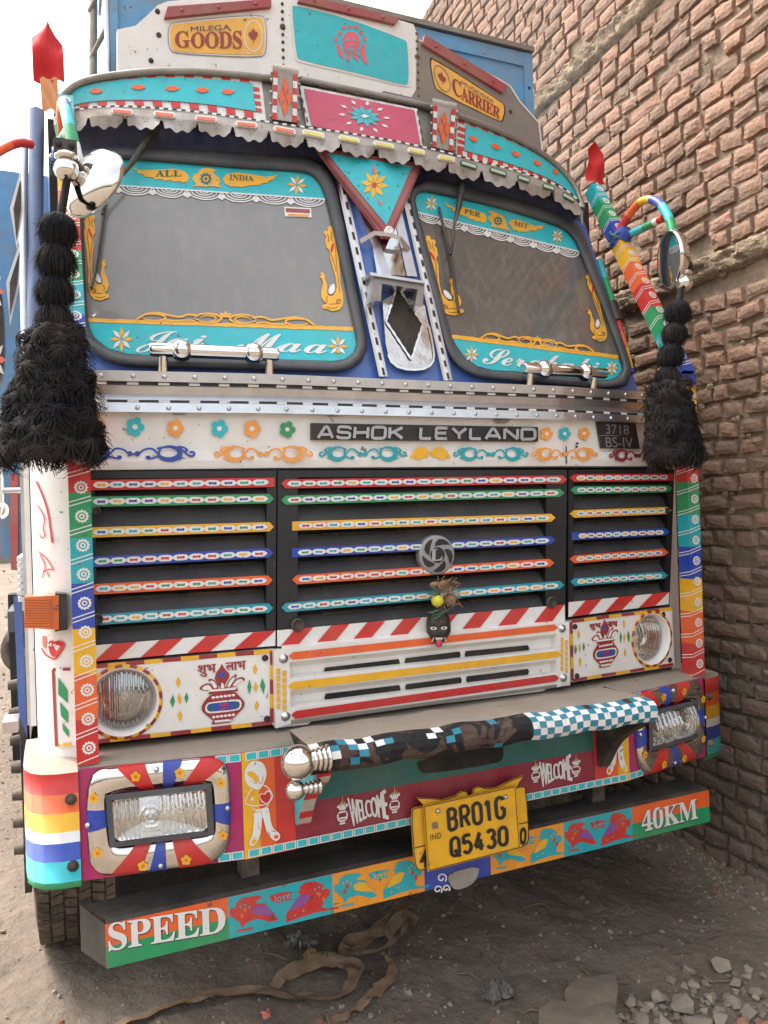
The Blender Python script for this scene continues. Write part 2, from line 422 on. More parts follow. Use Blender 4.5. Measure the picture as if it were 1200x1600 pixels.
    def sphere(s, c, r, mt, nu=20, nv=12, sc=(1, 1, 1)):
        rows = []
        for i in range(nv + 1):
            t = -math.pi / 2 + math.pi * i / nv
            rows.append([(c[0] + r * sc[0] * math.cos(t) * math.cos(2 * math.pi * k / nu), c[1] + r * sc[1] * math.cos(t) * math.sin(2 * math.pi * k / nu), c[2] + r * sc[2] * math.sin(t)) for k in range(nu)])
        s.grid(rows, mt, closed=True)
    def lathe(s, c, axis, prof, mt, n=28, cap=True):        # prof: (radius, distance along axis)
        ax = np.array(axis, float); ax /= np.linalg.norm(ax)
        a = np.cross(ax, (0, 0, 1)); 
        if np.linalg.norm(a) < 1e-3: a = np.cross(ax, (1, 0, 0))
        a /= np.linalg.norm(a); b = np.cross(ax, a); c = np.array(c, float)
        rows = [[c + ax * h + (a * math.cos(2 * math.pi * k / n) + b * math.sin(2 * math.pi * k / n)) * r for k in range(n)] for r, h in prof]
        s.grid(rows, mt, closed=True)
        if cap:
            m0 = mt(0, 0) if callable(mt) else mt; m1 = mt(len(rows) - 2, 0) if callable(mt) else mt
            if prof[0][0] > 1e-4: s.face(rows[0][::-1], m0)
            if prof[-1][0] > 1e-4: s.face(rows[-1], m1)
    def glyphs(s, t, c, srf, mt, w, off=0.003, gap=.28, depth=0.0):
        """single-stroke lettering; c = BL,BR,TR,TL in pixels, w = stroke in pixels"""
        n = sum(GW.get(ch, 1.0) + gap for ch in t) - gap; x = 0; k = 0
        for ch in t:
            cw = GW.get(ch, 1.0)
            for st in GLY.get(ch, ()):
                P = [quad(c, (x + u * cw) / n, v) for u, v in st]
                s.line(P, w, srf, mt, off + .00015 * (k % 4)); k += 1
            x += cw + gap
    def build(s, name, parent=None, bevel=0.0, weld=True, origin=None):
        me = bpy.data.meshes.new(name)
        if origin is not None: O = origin
        else:
            O = (0, 0, 0)
            p = parent
            while p is not None:
                O = tuple(O[i] + p.location[i] for i in range(3)); p = p.parent
        vv = [W(p) for p in s.v]
        vv = [(p[0] - O[0], p[1] - O[1], p[2] - O[2]) for p in vv]
        me.from_pydata(vv, [], s.f)
        for m_ in s.mats: me.materials.append(m_)
        me.polygons.foreach_set('material_index', s.mi)
        me.polygons.foreach_set('use_smooth', s.sm)
        if bevel:
            bm = bmesh.new(); bm.from_mesh(me)
            bmesh.ops.remove_doubles(bm, verts=bm.verts, dist=0.0004)
            bmesh.ops.recalc_face_normals(bm, faces=bm.faces)
            bm.to_mesh(me); bm.free()
        me.update()
        o = bpy.data.objects.new(name, me); COL.objects.link(o)
        if parent is not None: o.parent = parent
        elif origin is not None: o.location = origin
        if bevel:
            md = o.modifiers.new('edge', 'BEVEL'); md.width = bevel; md.segments = 2; md.limit_method = 'ANGLE'; md.angle_limit = math.radians(40)
        return o
def thing(name, label, cat, at=(0, 0, 0), group=None):
    o = bpy.data.objects.new(name, None); o.empty_display_size = 0.2; COL.objects.link(o); o.location = W(at)
    o['label'] = label; o['category'] = cat
    if group: o['group'] = group
    return o
def tag(o, label=None, cat=None, group=None, kind=None):
    if label: o['label'] = label
    if cat: o['category'] = cat
    if group: o['group'] = group
    if kind: o['kind'] = kind
    return o

# ---------------------------------------------------------------- the truck's front surfaces
FL = Srf(2.55, kx=-0.10, x0=XC - 0.6); FC = Srf(2.55); FR = Srf(2.55, kx=0.10, x0=XC + 0.6)      # grille, headlamp panels
NL = Srf(2.575, kx=-0.10, x0=XC - 0.6); NC = Srf(2.575); NR = Srf(2.575, kx=0.10, x0=XC + 0.6)   # name band
WC = Srf(2.62, 0.5, 0.385); WL = Srf(2.64, 0.5, 0.385, kx=-0.12, x0=XC - 0.15); WR = Srf(2.64, 0.5, 0.385, kx=0.12, x0=XC + 0.15)
BC = Srf(2.42); BXL = 0.508; BL = Srf(2.42, kx=-0.163, x0=BXL); BR = Srf(2.42, kx=0.163, x0=2 * XC - BXL)          # bumper
VB = Srf(2.98, 1.62, 0.28, bow=0.14)                                                             # visor band over the windscreens
SG = Srf(3.20)                                                                                   # head board
SP = Srf(2.465)                                                                                  # low crossbar
LD = Srf(3.33)                                                                                   # load body front
def NX(p):   # the name-band facet under a pixel
    x = NC.px(p)[0]
    return NL if x < XC - 0.6 else (NR if x > XC + 0.6 else NC)
def BX(p):
    x = BC.px(p)[0]
    return BL if x < BXL else (BR if x > 2 * XC - BXL else BC)
def XZ(srf, p):
    q = srf.px(p); return q[0], q[2]
truck = thing('truck', 'white and blue goods truck covered in painted folk decoration, parked beside the brick wall', 'truck', (XC, 2.5, -1.8))
# ================================================================ the truck: cab shell
b = M()
# lower front backing (dark), side skins with rounded corners, white corners
for sgn in (-1, 1):
    X = lambda d: XC + sgn * d
    prof = [(1.19, 2.63), (1.24, 2.645), (1.29, 2.68), (1.33, 2.74), (1.352, 2.82), (1.36, 2.92), (1.365, 3.3), (1.365, 3.95)]
    zs = [-0.78, -0.4, 0.0, 0.34, 0.5]
    b.grid([[(X(d), y, z) for d, y in prof] for z in zs], WHITE)
    # upper corner: the blue pillar leaning back beside the windscreen
    rows = []
    for z in (0.5, 0.8, 1.1, 1.4, 1.66):
        lean = 0.385 * (z - 0.5)
        rows.append([(X(1.10), 2.80 + lean, z), (X(1.17), 2.80 + lean, z), (X(1.215), 2.83 + lean, z), (X(1.24), 2.90 + lean, z), (X(1.26), 3.0 + lean, z), (X(1.28), 3.95, z)])
    b.grid(rows, CABBLUE)
b.box(XC - 1.19, XC + 1.19, 2.70, 2.78, -0.80, 0.5, VOID)
b.box(XC - 1.27, XC + 1.27, 3.2, 3.9, 0.5, 1.55, VOID)
b.box(XC - 1.3, XC + 1.3, 3.4, 3.95, -0.7, 0.5, VOID)
# blue windscreen frame: three leaning facets from the trim up to the roof
def wedge(srf, x0, x1, z0=0.42, z1=1.66):
    n = 5
    b.grid([[srf.xz(x0 + (x1 - x0) * i / 3, z0 + (z1 - z0) * k / n, -0.006) for i in range(4)] for k in range(n + 1)], lambda a, c: HEADER if a == n - 1 else CABBLUE, smooth=False)
wedge(WL, XC - 1.18, XC - 0.15); wedge(WC, XC - 0.15, XC + 0.15); wedge(WR, XC + 0.15, XC + 1.18)
# roof
b.grid([[(XC + d, y, 1.70 - 0.10 * (d / 1.2) ** 2 + (0.05 if y > 3.2 else 0)) for d in (-1.22, -.9, -.4, 0, .4, .9, 1.22)] for y in (3.24, 3.3, 3.95)], WHITE)
b.box(XC - 1.28, XC + 1.28, 3.90, 3.95, -0.7, 1.62, CABBLUE)
b.build('cab', truck)

# left cab flank: door, red bird line drawing, heart decal on the rounded corner
CS = Corner([-.100, -.094, -.086, -.064, -.024, .026, .076], [3.3, 2.92, 2.82, 2.74, 2.68, 2.645, 2.63])      # follows the left rounded corner
b = M()
b.line(smooth_path([(58, 752), (66, 768), (74, 790), (79, 815), (83, 848)], 2), 2.5, CS, RED, 0.004)
b.line(smooth_path([(60, 790), (68, 800), (72, 812), (68, 826), (73, 838), (66, 842), (64, 835)], 2), 1.6, CS, RED, 0.004)
b.line(smooth_path([(62, 862), (70, 868), (80, 880), (86, 892), (78, 888), (68, 895), (74, 885), (64, 866)], 2), 1.6, CS, RED, 0.004)
b.line([(70, 893), (68, 903)], 1.5, CS, RED, 0.004); b.line([(75, 893), (78, 901)], 1.5, CS, RED, 0.004)
b.build('bird_drawing', truck)
b = M()
b.poly(smooth_loop([(76, 1004), (82, 999), (87, 1003), (93, 999), (103, 1004), (102, 1012), (94, 1022), (86, 1028), (79, 1020)], 2), CS, RED, 0.004)
b.poly(smooth_loop([(67, 993), (72, 992), (74, 1000), (73, 1014), (68, 1010)], 2), CS, mat('pale_heart', (214, 120, 110)), 0.0035)
b.line(smooth_path([(67, 1012), (72, 1022), (80, 1027), (88, 1030), (93, 1022)], 2), 2, CS, RED, 0.005)
b.text('M', [(77, 1011), (83, 1010), (83, 1004), (77, 1005)], CS, STICKW, 0.006, 0.01)
b.text('e', [(85, 1010), (90, 1009), (90, 1005), (85, 1006)], CS, STICKW, 0.006, 0.01)
b.build('heart_decal', truck)
b = M()
b.box(-0.118, -0.10, 3.0, 3.85, -0.72, 0.45, WHITE)
b.box(-0.13, -0.118, 3.02, 3.06, -0.72, 0.45, STEEL)
b.tube([(-0.205, 3.1, 0.07), (-0.205, 3.1, 0.42)], 0.018, CHROME)
b.sphere((-0.205, 3.1, 0.05), 0.034, CHROME)
for z in (.12, .38): b.tube([(-.205, 3.1, z), (-.11, 3.1, z)], .010, STEEL, 8)
b.box(-0.128, -0.118, 3.2, 3.5, 0.02, 0.2, BLACK)
b.build('door', truck)
b = M()
for k in range(7):
    z = -0.13 - k * 0.024
    b.box(-0.15, -0.11, 3.05, 3.6, z - 0.008, z + 0.008, STICKW)
b.build('white_louvre', truck)
b = M()   # blue wheel arch strips and step behind the corner
b.grid([[(-0.14, 3.1 + 0.02 * k, -0.25 - 0.07 * k - 0.004 * k * k), (-0.168, 3.12 + 0.02 * k, -0.27 - 0.07 * k - 0.004 * k * k)] for k in range(10)], CABBLUE)
b.box(-0.2, -0.1, 3.3, 4.3, -0.42, -0.34, RUBBER)
b.box(-0.215, -0.185, 3.6, 3.7, -1.0, -0.3, BLACK)
b.box(-0.21, -0.16, 3.02, 3.14, -0.74, -0.70, STEEL)
b.build('mudguard', truck)

# ================================================================ grille of three black louvred panels with painted slats
def px_mid(a, b_, t): return lerp(a, b_, t)
CH = {'red': RED, 'green': GREEN, 'yellow': YELLOW, 'blue': BLUE, 'orange': ORANGE, 'teal': mat('slat_teal', (0, 150, 170), 0.4)}
LINKC = [TEAL, RED, DGREEN, YELLOW, BLUE, GREEN]
def slat(parent, srf, a, c, h0, h1, colour, nlink, seed, ends=(True, True)):
    b = M(); mt = CH[colour]
    A = (a[0], a[1]); C = (c[0], c[1])
    e = 7 if ends[0] else 0; g = 7 if ends[1] else 0
    poly = [(A[0] + e, A[1] + h0 / 2), (C[0] - g, C[1] + h1 / 2)] + ([C] if ends[1] else []) + [(C[0] - g, C[1] - h1 / 2), (A[0] + e, A[1] - h0 / 2)] + ([A] if ends[0] else [])
    b.slab(poly, srf, mt, 0.006, 0.035)
    rr = random.Random(seed)
    L = C[0] - A[0]; m0 = 10.0 / L
    for k in range(nlink):
        t = m0 + (1 - 2 * m0) * (k + 0.5) / nlink; w = L * (1 - 2 * m0) / nlink
        cx, cy = lerp(A, C, t); hh = h0 + (h1 - h0) * t; sl = (C[1] - A[1]) / L
        P = lambda u, v: (cx + u * w, cy + u * w * sl + v * hh)
        ring = [P(-.52, -.07), P(-.36, -.26), P(-.2, -.31), P(.2, -.31), P(.36, -.26), P(.52, -.07), P(.52, .07), P(.36, .26), P(.2, .31), P(-.2, .31), P(-.36, .26), P(-.52, .07)]
        b.poly(ring, srf, STICKW, 0.0085)
        cc = rr.choice([TEAL, RED, GREEN, BLUE, YELLOW])
        if cc is mt: cc = TEAL if mt is not TEAL else RED
        b.poly([P(-.24, -.15), P(-.1, -.09), P(.1, -.09), P(.24, -.15), P(.24, .15), P(.1, .09), P(-.1, .09), P(-.24, .15)], srf, cc, 0.0105)
    return b.build('slat', parent)
def grille(srf, frame, rows, chev, seed, knobs):
    b = M()
    TL, TR, BRr, BLl = frame
    b.slab([BLl, BRr, TR, TL], srf.back(0.07), VOID, 0, 0.03)
    # frame bars round the louvres
    i0, i1 = 6, 8
    w = TR[0] - TL[0]
    for q in ([TL, TR, (TR[0], TR[1] + 11), (TL[0], TL[1] + 11)],):
        b.slab(q, srf, BLACK, 0.0, 0.07)
    ll = rows[0][0][0]; rl = rows[0][1][0]
    def at(r, t): return lerp(r[0], r[1], t)
    sb = 0.07 if w > 400 else 0.05
    for s0, s1 in ((0, sb), (1 - sb, 1)):
        q = [quad([BLl, BRr, TR, TL], s0, 0), quad([BLl, BRr, TR, TL], s1, 0), quad([BLl, BRr, TR, TL], s1, 1), quad([BLl, BRr, TR, TL], s0, 1)]
        b.slab(q, srf, BLACK, -0.001, 0.065)
    # louvre blades between the painted slats, each sloping out towards its foot
    allr = rows
    for k in range(len(allr)):
        up = allr[k]
        lo = allr[k + 1] if k + 1 < len(allr) else None
        x0 = TL[0] + w * sb * .9; x1 = TR[0] - w * sb * .9
        def yat(r, x): return r[0][1] + (r[1][1] - r[0][1]) * (x - r[0][0]) / (r[1][0] - r[0][0])
        if lo: y0b, y1b = yat(lo, x0) - 7, yat(lo, x1) - 6
        else: y0b, y1b = chev[3][1] + (chev[2][1] - chev[3][1]) * (x0 - chev[3][0]) / (chev[2][0] - chev[3][0]) + 2, chev[2][1] + 2
        y0t, y1t = yat(up, x0) + 6, yat(up, x1) + 5
        d0 = 0.26 if k > 1 else 0.1
        a = [srf.back(0.05).px((x0, y0t + (y0b - y0t) * d0)), srf.back(0.05).px((x1, y1t + (y1b - y1t) * d0)), srf.back(0.010).px((x1, y1b)), srf.back(0.010).px((x0, y0b))]
        b.face(a, GREYP)
        # the broken dark slots cut at the head of each blade
        ns = 2 if w < 350 else 3
        for j in range(ns):
            t0 = 0.10 + 0.88 * j / ns; t1 = t0 + 0.80 / ns
            q0, q1 = lerp((x0, y0t), (x1, y1t), t0), lerp((x0, y0t), (x1, y1t), t1)
            hh = 0.20 * (y0b - y0t)
            b.poly([(q0[0], q0[1] + hh * 2.0), (q1[0], q1[1] + hh * 2.0), (q1[0], q1[1] + hh * 1.1), (q0[0], q0[1] + hh * 1.1)], srf.back(0.040), VOID, 0.0)
    # bottom bar, red and white chevrons
    b.slab([chev[0], chev[1], chev[2], chev[3]], srf, STICKW, 0.002, 0.06, BLACK)
    bl, br, tr, tl = chev
    n = max(3, int(round((br[0] - bl[0]) / ((bl[1] - tl[1]) * 2.5 + 4))))
    n = {433: 8, 140: 4, 888: 3}.get(int(bl[0]), n)
    for k in range(-1, n + 1):
        u0 = (k + 0.10) / n; u1 = u0 + 0.5 / n; sk = 0.36 / n * 1.15
        pts = []
        for (u, v) in ((u0, 0), (u1, 0), (u1 + sk, 1), (u0 + sk, 1)):
            pts.append((min(1, max(0, u)), v))
        # clip neatly at the ends of the bar
        if pts[1][0] - pts[0][0] < .002 and pts[2][0] - pts[3][0] < .002: continue
        b.poly([quad([bl, br, tr, tl], *p) for p in pts], srf, RED, 0.005)
    p = b.build('grille_panel', truck)
    for (kx_, ky_, r) in knobs:
        kb = M(); c = srf.px((kx_, ky_), 0.0)
        kb.lathe(c, (0, -1, 0), [(r, 0), (r, .012), (r * .75, .018), (r * .7, .010), (0.001, .010)], PLASTIC if r < 0.02 else PLASTIC, 16)
        kb.build('latch', p)
    return p
names = ['red', 'green', 'yellow', 'blue', 'orange', 'teal']
rowsL = [((136, 758), (429, 753.5)), ((136, 784), (428, 779)), ((136, 832), (428, 823)), ((138, 878), (427, 864)), ((140, 921), (426, 906.5)), ((142, 969), (427, 950))]
rowsC = [((439.5, 756), (886, 749)), ((439.5, 781.5), (882, 770)), ((457, 822), (868, 809)), ((456, 864), (867.5, 844)), ((457, 906), (866, 879.5)), ((440, 949.5), (882, 914))]
rowsR = [((891, 747), (1054, 745.5)), ((892, 766), (1051, 763.5)), ((891, 803), (1049.5, 797.5)), ((894, 838), (1047, 831)), ((891, 874), (1045, 863)), ((892, 909.5), (1044, 899))]
gl = grille(FL, [(132, 737), (432, 735), (430.5, 1011), (139, 1036)], rowsL, [(140, 1034), (430, 1009), (430.5, 985), (139, 1009)], 1, [(150, 798, .014), (152, 967, .018)])
gc = grille(FC, [(434, 735), (886, 734), (883, 973), (433, 1011)], rowsC, [(433, 1010), (883, 972), (882.5, 944.5), (433, 985)], 2, [(464, 976, .024), (860, 941, .024)])
gr = grille(FR, [(888.5, 734), (1054, 733), (1046, 946), (888, 965)], rowsR, [(888, 964), (1045, 944), (1045.5, 925), (888, 941)], 3, [(1040, 798, .012)])
for i, nm in enumerate(names):
    slat(gl, FL, *rowsL[i], 16, 14.5, nm, 11 if i else 11, 10 + i, (i > 0, i > 0))
    slat(gc, FC, *rowsC[i], 14, 12.5, nm, 19 if i in (0, 1, 5) else 18, 20 + i, (i in (0, 1, 4, 5), True))
    slat(gr, FR, *rowsR[i], 12, 11, nm, 10, 30 + i, (i != 3, i != 0))
# round emblem on the grille: ring with swirling blades round a letter
b = M(); e0 = FC.px((681, 867), .0); ER = 0.0735
def EP(r, a, d): return (e0[0] + r * ER * math.cos(a), e0[1] - d, e0[2] + r * ER * math.sin(a) * 1.0)
b.lathe((e0[0], e0[1], e0[2]), (0, -1, 0), [(ER * 1.0, -0.02), (ER, .006), (ER * .97, .012), (ER * .9, .0135), (0.0, .0135)], mat('emblem_grey', (150, 152, 156), 0.42, metal=0.35, dust=0.15), 40)
for k in range(5):
    a0 = 2 * math.pi * k / 5 + 0.55
    pts = [EP(.86, a0 + .05, .015), EP(.87, a0 + .3, .015), EP(.86, a0 + .62, .015), EP(.80, a0 + .93, .015), EP(.64, a0 + 1.17, .015), EP(.46, a0 + 1.32, .015), EP(.47, a0 + .95, .015), EP(.58, a0 + .5, .015)]
    b.face(pts, INK)
b.face([EP(.40, 2 * math.pi * k / 24, .015) for k in range(24)], INK)
b.text(serif('L'), [(672, 877), (692, 875.5), (691, 857), (673, 858.5)], FC.back(0), LETTER, 0.017, 0.01)
b.build('emblem', truck)

# ================================================================ white name band
band = M()
for srf, x0, x1 in ((NL, XC - 1.19, XC - 0.6), (NC, XC - 0.6, XC + 0.6), (NR, XC + 0.6, XC + 1.19)):
    prof = [(0.158, 0.02), (0.163, -0.004), (0.19, -0.008), (0.222, -0.002), (0.226, 0.006), (0.345, 0.006), (0.352, -0.01)]
    band.grid([[srf.xz(x0 + (x1 - x0) * i / 4, z, 0) + np.array((0, dy, 0)) for i in range(5)] for z, dy in prof], WHITE, smooth=False)
band.line([(885, 724), (885, 697)], 2.0, NR, INK, 0.009)
for x, y in ((280, 643.5), (784, 656), (520, 646)):
    band.poly([(x - 14, y), (x + 14, y), (x + 8, y + 5), (x - 8, y + 5)], NX((x, y)), DSTEEL, 0.006)
for x, y in ((902, 693), (901, 698)): band.poly(circ(8, 2, (x, y)), NR, INK, 0.004)
band_o = band.build('name_band', truck)
def flower5(b, c, r, srf, mt, off=0.004, hub=STICKW, a0=0.0, sx=1.0):
    for k in range(5):
        a = a0 + 2 * math.pi * k / 5
        b.poly(circ(12, r * .40, (c[0] + sx * r * .58 * math.cos(a), c[1] + r * .58 * math.sin(a)), ry=r * .40), srf, mt, off + k * 0.00025)
    b.poly(circ(10, r * .5, c), srf, mt, off + .0014)
    b.poly(circ(10, r * .26, c), srf, hub, off + .0018)
for (x, y, r, mt) in ((152, 666, 14, PEACH), (211, 667, 15, SKYB), (274, 669, 14, PEACH), (343, 669.5, 14, SKYB), (394, 670, 14, PEACH), (449, 671, 13, GREEN), (854, 677.5, 10.5, PEACH), (882.5, 677.5, 10, SKYB), (913, 677.5, 9.5, PEACH)):
    b = M(); flower5(b, (x, y), r * 1.06, NX((x, y)), mt, 0.003, a0=-1.2, sx=.93); b.build('painted_flower', band_o)
def scroll(b, x0, x1, yc, h, srf, mt):
    """mirrored pair of leafy scrolls"""
    xm = (x0 + x1) / 2; L = (x1 - x0) / 2
    for sg in (-1, 1):
        P = lambda u, v: (xm + sg * u * L, yc + v * h)
        ring = [(.56 + .20 * math.cos(a) * (1 - .25 * (a + 2.2) / 7), .0 + .42 * math.sin(a) * (1 - .22 * (a + 2.2) / 7)) for a in [(-2.2 + 6.0 * i / 22) for i in range(23)]]
        b.line([P(*p) for p in ring], [h * (.10 + .20 * math.sin(math.pi * i / 22)) for i in range(23)], srf, mt, 0.0115)
        b.line([P(*p) for p in smooth_path([(0, .05), (.08, .05), (.16, -.25), (.3, -.32), (.38, -.02)], 2)], h * .12, srf, mt, 0.0118)
        b.poly(circ(10, h * .17, P(.06, .02)), srf, mt, 0.0121)
        b.line([P(*p) for p in smooth_path([(.42, .1), (.33, .28), (.22, .32), (.2, .18), (.27, .2)], 2)], h * .12, srf, mt, 0.0124)
        b.line([P(*p) for p in smooth_path([(.62, -.42), (.74, -.3), (.82, -.1), (.9, .18), (.98, .12), (.97, -.1), (.9, -.08)], 2)], h * .13, srf, mt, 0.0127)
        b.line([P(*p) for p in smooth_path([(.7, -.4), (.82, -.35), (.88, -.18), (.82, -.15)], 2)], h * .12, srf, mt, 0.013)
        b.poly([P(.74, .12), P(.86, .36), P(.78, .3), P(.74, .42), P(.7, .3)], srf, mt, 0.0133)
        b.poly([P(.36, -.32), P(.44, -.42), P(.5, -.36), P(.4, -.16)], srf, mt, 0.0133)
for x0, x1, y, h, mt in ((112, 306, 708.5, 26, BLUE), (334, 490, 709, 26, PEACH), (498, 636, 709, 24, mat('scroll_teal', (0, 158, 170))), (708, 826, 709.5, 22, mat('scroll_teal', (0, 158, 170))), (830, 934, 709.5, 21, PEACH), (952, 1040, 711.5, 20, WINE)):
    b = M()
    for sg in (0,): scroll(b, x0, x1, y, h, NX(((x0 + x1) / 2, y)), mt)
    b.build('painted_scroll', band_o)
b = M()
for sg in (-1, 1):
    P = lambda u, v: (672.5 + sg * u, 709 + v)
    b.poly([P(0, -3), P(8, -10), P(18, -11), P(26, -4), P(32, 6), P(31, 8), P(24, 4), P(26, 9), P(19, 8), P(16, 10), P(10, 6), P(4, 6)], NC, YELLOW, 0.0115)
b.build('painted_leaf', band_o)
# name plate: raised silver letters on a black bar
b = M()
b.slab([(487, 687), (841, 690), (841, 667), (487, 661)], NC, INK, 0.012, 0.02)
LT = [(494, 686.0), (839, 688.0), (839, 668.5), (496, 664.0)]
b.glyphs('ASHOK LEYLAND', [(497, 684.2), (836, 686.2), (836, 670.6), (499, 666.4)], NC, LETTER, 4.6, 0.019, .34)
b.build('name_plate', band_o)
b = M()
b.slab([(940, 700), (1000, 701), (993, 661.5), (933, 659.5)], NR, INK, 0.009, 0.01)
b.text('3718', [(947, 678), (983, 679), (982, 664), (946, 663)], NR, LETTER, 0.011, 0.0)
b.text('BS-IV', [(947, 699), (990, 699.5), (988, 684), (946, 683)], NR, LETTER, 0.011, 0.0)
b.line([(937, 680.5), (968, 681)], 0.9, NR, LETTER, 0.011)
b.build('model_plate', band_o)

# ================================================================ steel trim under the windscreens
trim = M()
for srf, x0, x1 in ((NL, XC - 1.18, XC - 0.6), (NC, XC - 0.6, XC + 0.6), (NR, XC + 0.6, XC + 1.18)):
    prof = [(0.345, -0.010, STEEL), (0.347, -0.030, STEEL), (0.378, -0.026, STEEL), (0.379, -0.016, INK), (0.389, -0.014, INK), (0.390, -0.004, STEEL), (0.41, 0.006, STEEL), (0.435, -0.004, STEEL), (0.436, -0.014, INK), (0.446, -0.014, INK), (0.447, -0.026, STEEL), (0.480, -0.03, STEEL), (0.484, 0.04, STEEL)]
    trim.grid([[srf.xz(x0 + (x1 - x0) * i / 6, z, 0) + np.array((0, dy, 0)) for i in range(7)] for z, dy, _ in prof], lambda a, c: prof[a][2] if prof[a][2] is INK and prof[a + 1][2] is INK else STEEL, smooth=False)
    n = int((x1 - x0) / 0.088)
    for k in range(n):
        x = x0 + (x1 - x0) * (k + .5) / n
        for z in (0.463, 0.361):
            p = srf.xz(x + (0.0 if z > .4 else 0.01), z, 0.028)
            trim.sphere(p, 0.0085, STEEL, 8, 5, (1, .7, 1))
        for z in (0.441, 0.384):
            trim.xz([(x - .02, z - .004), (x + .015, z - .004), (x + .015, z + .004), (x - .02, z + .004)], srf, STICKW, 0.017)
trim.build('steel_trim', truck)

# ================================================================ windscreens
def windscreen(srf, inner, outer, WGLASS):
    w = M()
    w.face([srf.px(p, 0.004) for p in inner], WGLASS)
    ws = w.build('windscreen', truck)
    r = M()
    N = 120
    def resample(P):
        P = smooth_loop(P, 2)
        d = [0]
        for i in range(len(P)): d.append(d[-1] + math.dist(P[i], P[(i + 1) % len(P)]))
        out = []; j = 0
        for k in range(N):
            t = d[-1] * k / N
            while d[j + 1] < t: j += 1
            out.append(lerp(P[j], P[(j + 1) % len(P)], (t - d[j]) / max(1e-6, d[j + 1] - d[j])))
        return out
    I = resample(inner)
    O = smooth_loop(outer, 2)
    def nearest(p):
        best = None
        for i in range(len(O)):
            a, c = O[i], O[(i + 1) % len(O)]; L = (c[0] - a[0]) ** 2 + (c[1] - a[1]) ** 2
            t = 0 if L == 0 else max(0, min(1, ((p[0] - a[0]) * (c[0] - a[0]) + (p[1] - a[1]) * (c[1] - a[1])) / L))
            q = lerp(a, c, t); dd = math.dist(p, q)
            if best is None or dd < best[0]: best = (dd, q)
        return best[1]
    Oo = [nearest(p) for p in I]
    rows = []
    for t, off in ((-0.02, 0.0), (0.0, 0.012), (0.18, 0.026), (0.5, 0.034), (0.8, 0.028), (1.0, 0.004), (1.0, -0.01)):
        rows.append([srf.px(lerp(I[k], Oo[k], t), off) for k in range(N)])
    r.grid(rows, RUBBER, smooth=True, closed=True)
    r.build('rubber_seal', ws)
    return ws
innerL = [(128, 290), (134, 265), (150, 251), (180, 247), (280, 255), (380, 263.5), (468, 268), (488, 273), (500, 287), (509, 310), (530, 405), (553, 513), (558, 536), (553, 553), (538, 563), (520, 566), (450, 564), (340, 560), (250, 558), (200, 555), (168, 546), (147, 529), (137, 505), (132, 400)]
outerL = [(107, 285), (114, 250), (135, 232), (175, 227), (380, 238), (478, 243), (501, 251), (518, 270), (530, 300), (572, 522), (575, 546), (565, 567), (545, 578), (525, 582), (450, 580), (240, 575), (190, 572), (155, 560), (133, 541), (120, 510)]
innerR = [(649, 318), (650, 306), (655, 300), (665, 299), (729, 313), (789, 327), (869, 352), (887, 362), (899, 377), (906, 396), (940, 478), (972, 566), (974, 580), (968, 589), (955, 595), (935, 595.5), (870, 590), (818, 583), (770, 580), (745, 574), (725, 561), (712, 543), (705, 525), (680, 425)]
outerR = [(637, 312), (639, 292), (648, 281), (665, 278), (729, 291), (790, 306), (870, 330), (895, 342), (912, 362), (924, 395), (960, 490), (987, 563), (991, 588), (982, 602), (960, 607), (935, 608), (818, 597), (766, 594), (737, 587), (712, 572), (697, 550), (690, 525), (660, 410)]
wsl = windscreen(WL, innerL, outerL, WGLASS); wsr = windscreen(WR, innerR, outerR, WGLASS2)
def star8(b, c, r, srf, m1, m2, off=0.008, rot=0.0, sx=1.0, wd=0.2):
    for k in range(8):
        a = rot + math.pi * k / 4
        P = lambda q, t: (c[0] + sx * r * q * math.cos(a + t), c[1] + r * q * math.sin(a + t))
        b.poly([P(.08, 0), P(.55, wd * 1.6), P(1.0, 0), P(.55, -wd * 1.6)], srf, m1 if k % 2 else m2, off + (k % 2) * .0004)
def in_px(sc, x0, y0, pts): return [(x0 + p[0] * sc, y0 + p[1] * sc) for p in pts]
GOLD = mat('gold_vinyl', (240, 176, 52), 0.45, dust=0.1)
def lace(b, a, c, n, depth, srf):
    for k in range(n):
        p, q = lerp(a, c, k / n), lerp(a, c, (k + 1) / n); w = math.dist(p, q)
        for s_, lw in ((1.0, 2.0), (.76, 1.7), (.5, 1.6), (.27, 1.6)):
            m_ = lerp(p, q, .5)
            arc = [(m_[0] - w * .48 * s_ * math.cos(math.pi * i / 12), m_[1] + (q[1] - p[1]) / w * (-w * .48 * s_ * math.cos(math.pi * i / 12)) + depth * s_ * math.sin(math.pi * i / 12)) for i in range(13)]
            b.line(arc, lw, srf, STICKW, 0.007)
        if k: b.poly([(p[0] - 5, p[1] + 4), (p[0] + 5, p[1] + 4.5), (p[0] + 6, p[1] + 9), (p[0] + 1, p[1] + 12.5), (p[0] - 5, p[1] + 9)], srf, STICKW, 0.0075)
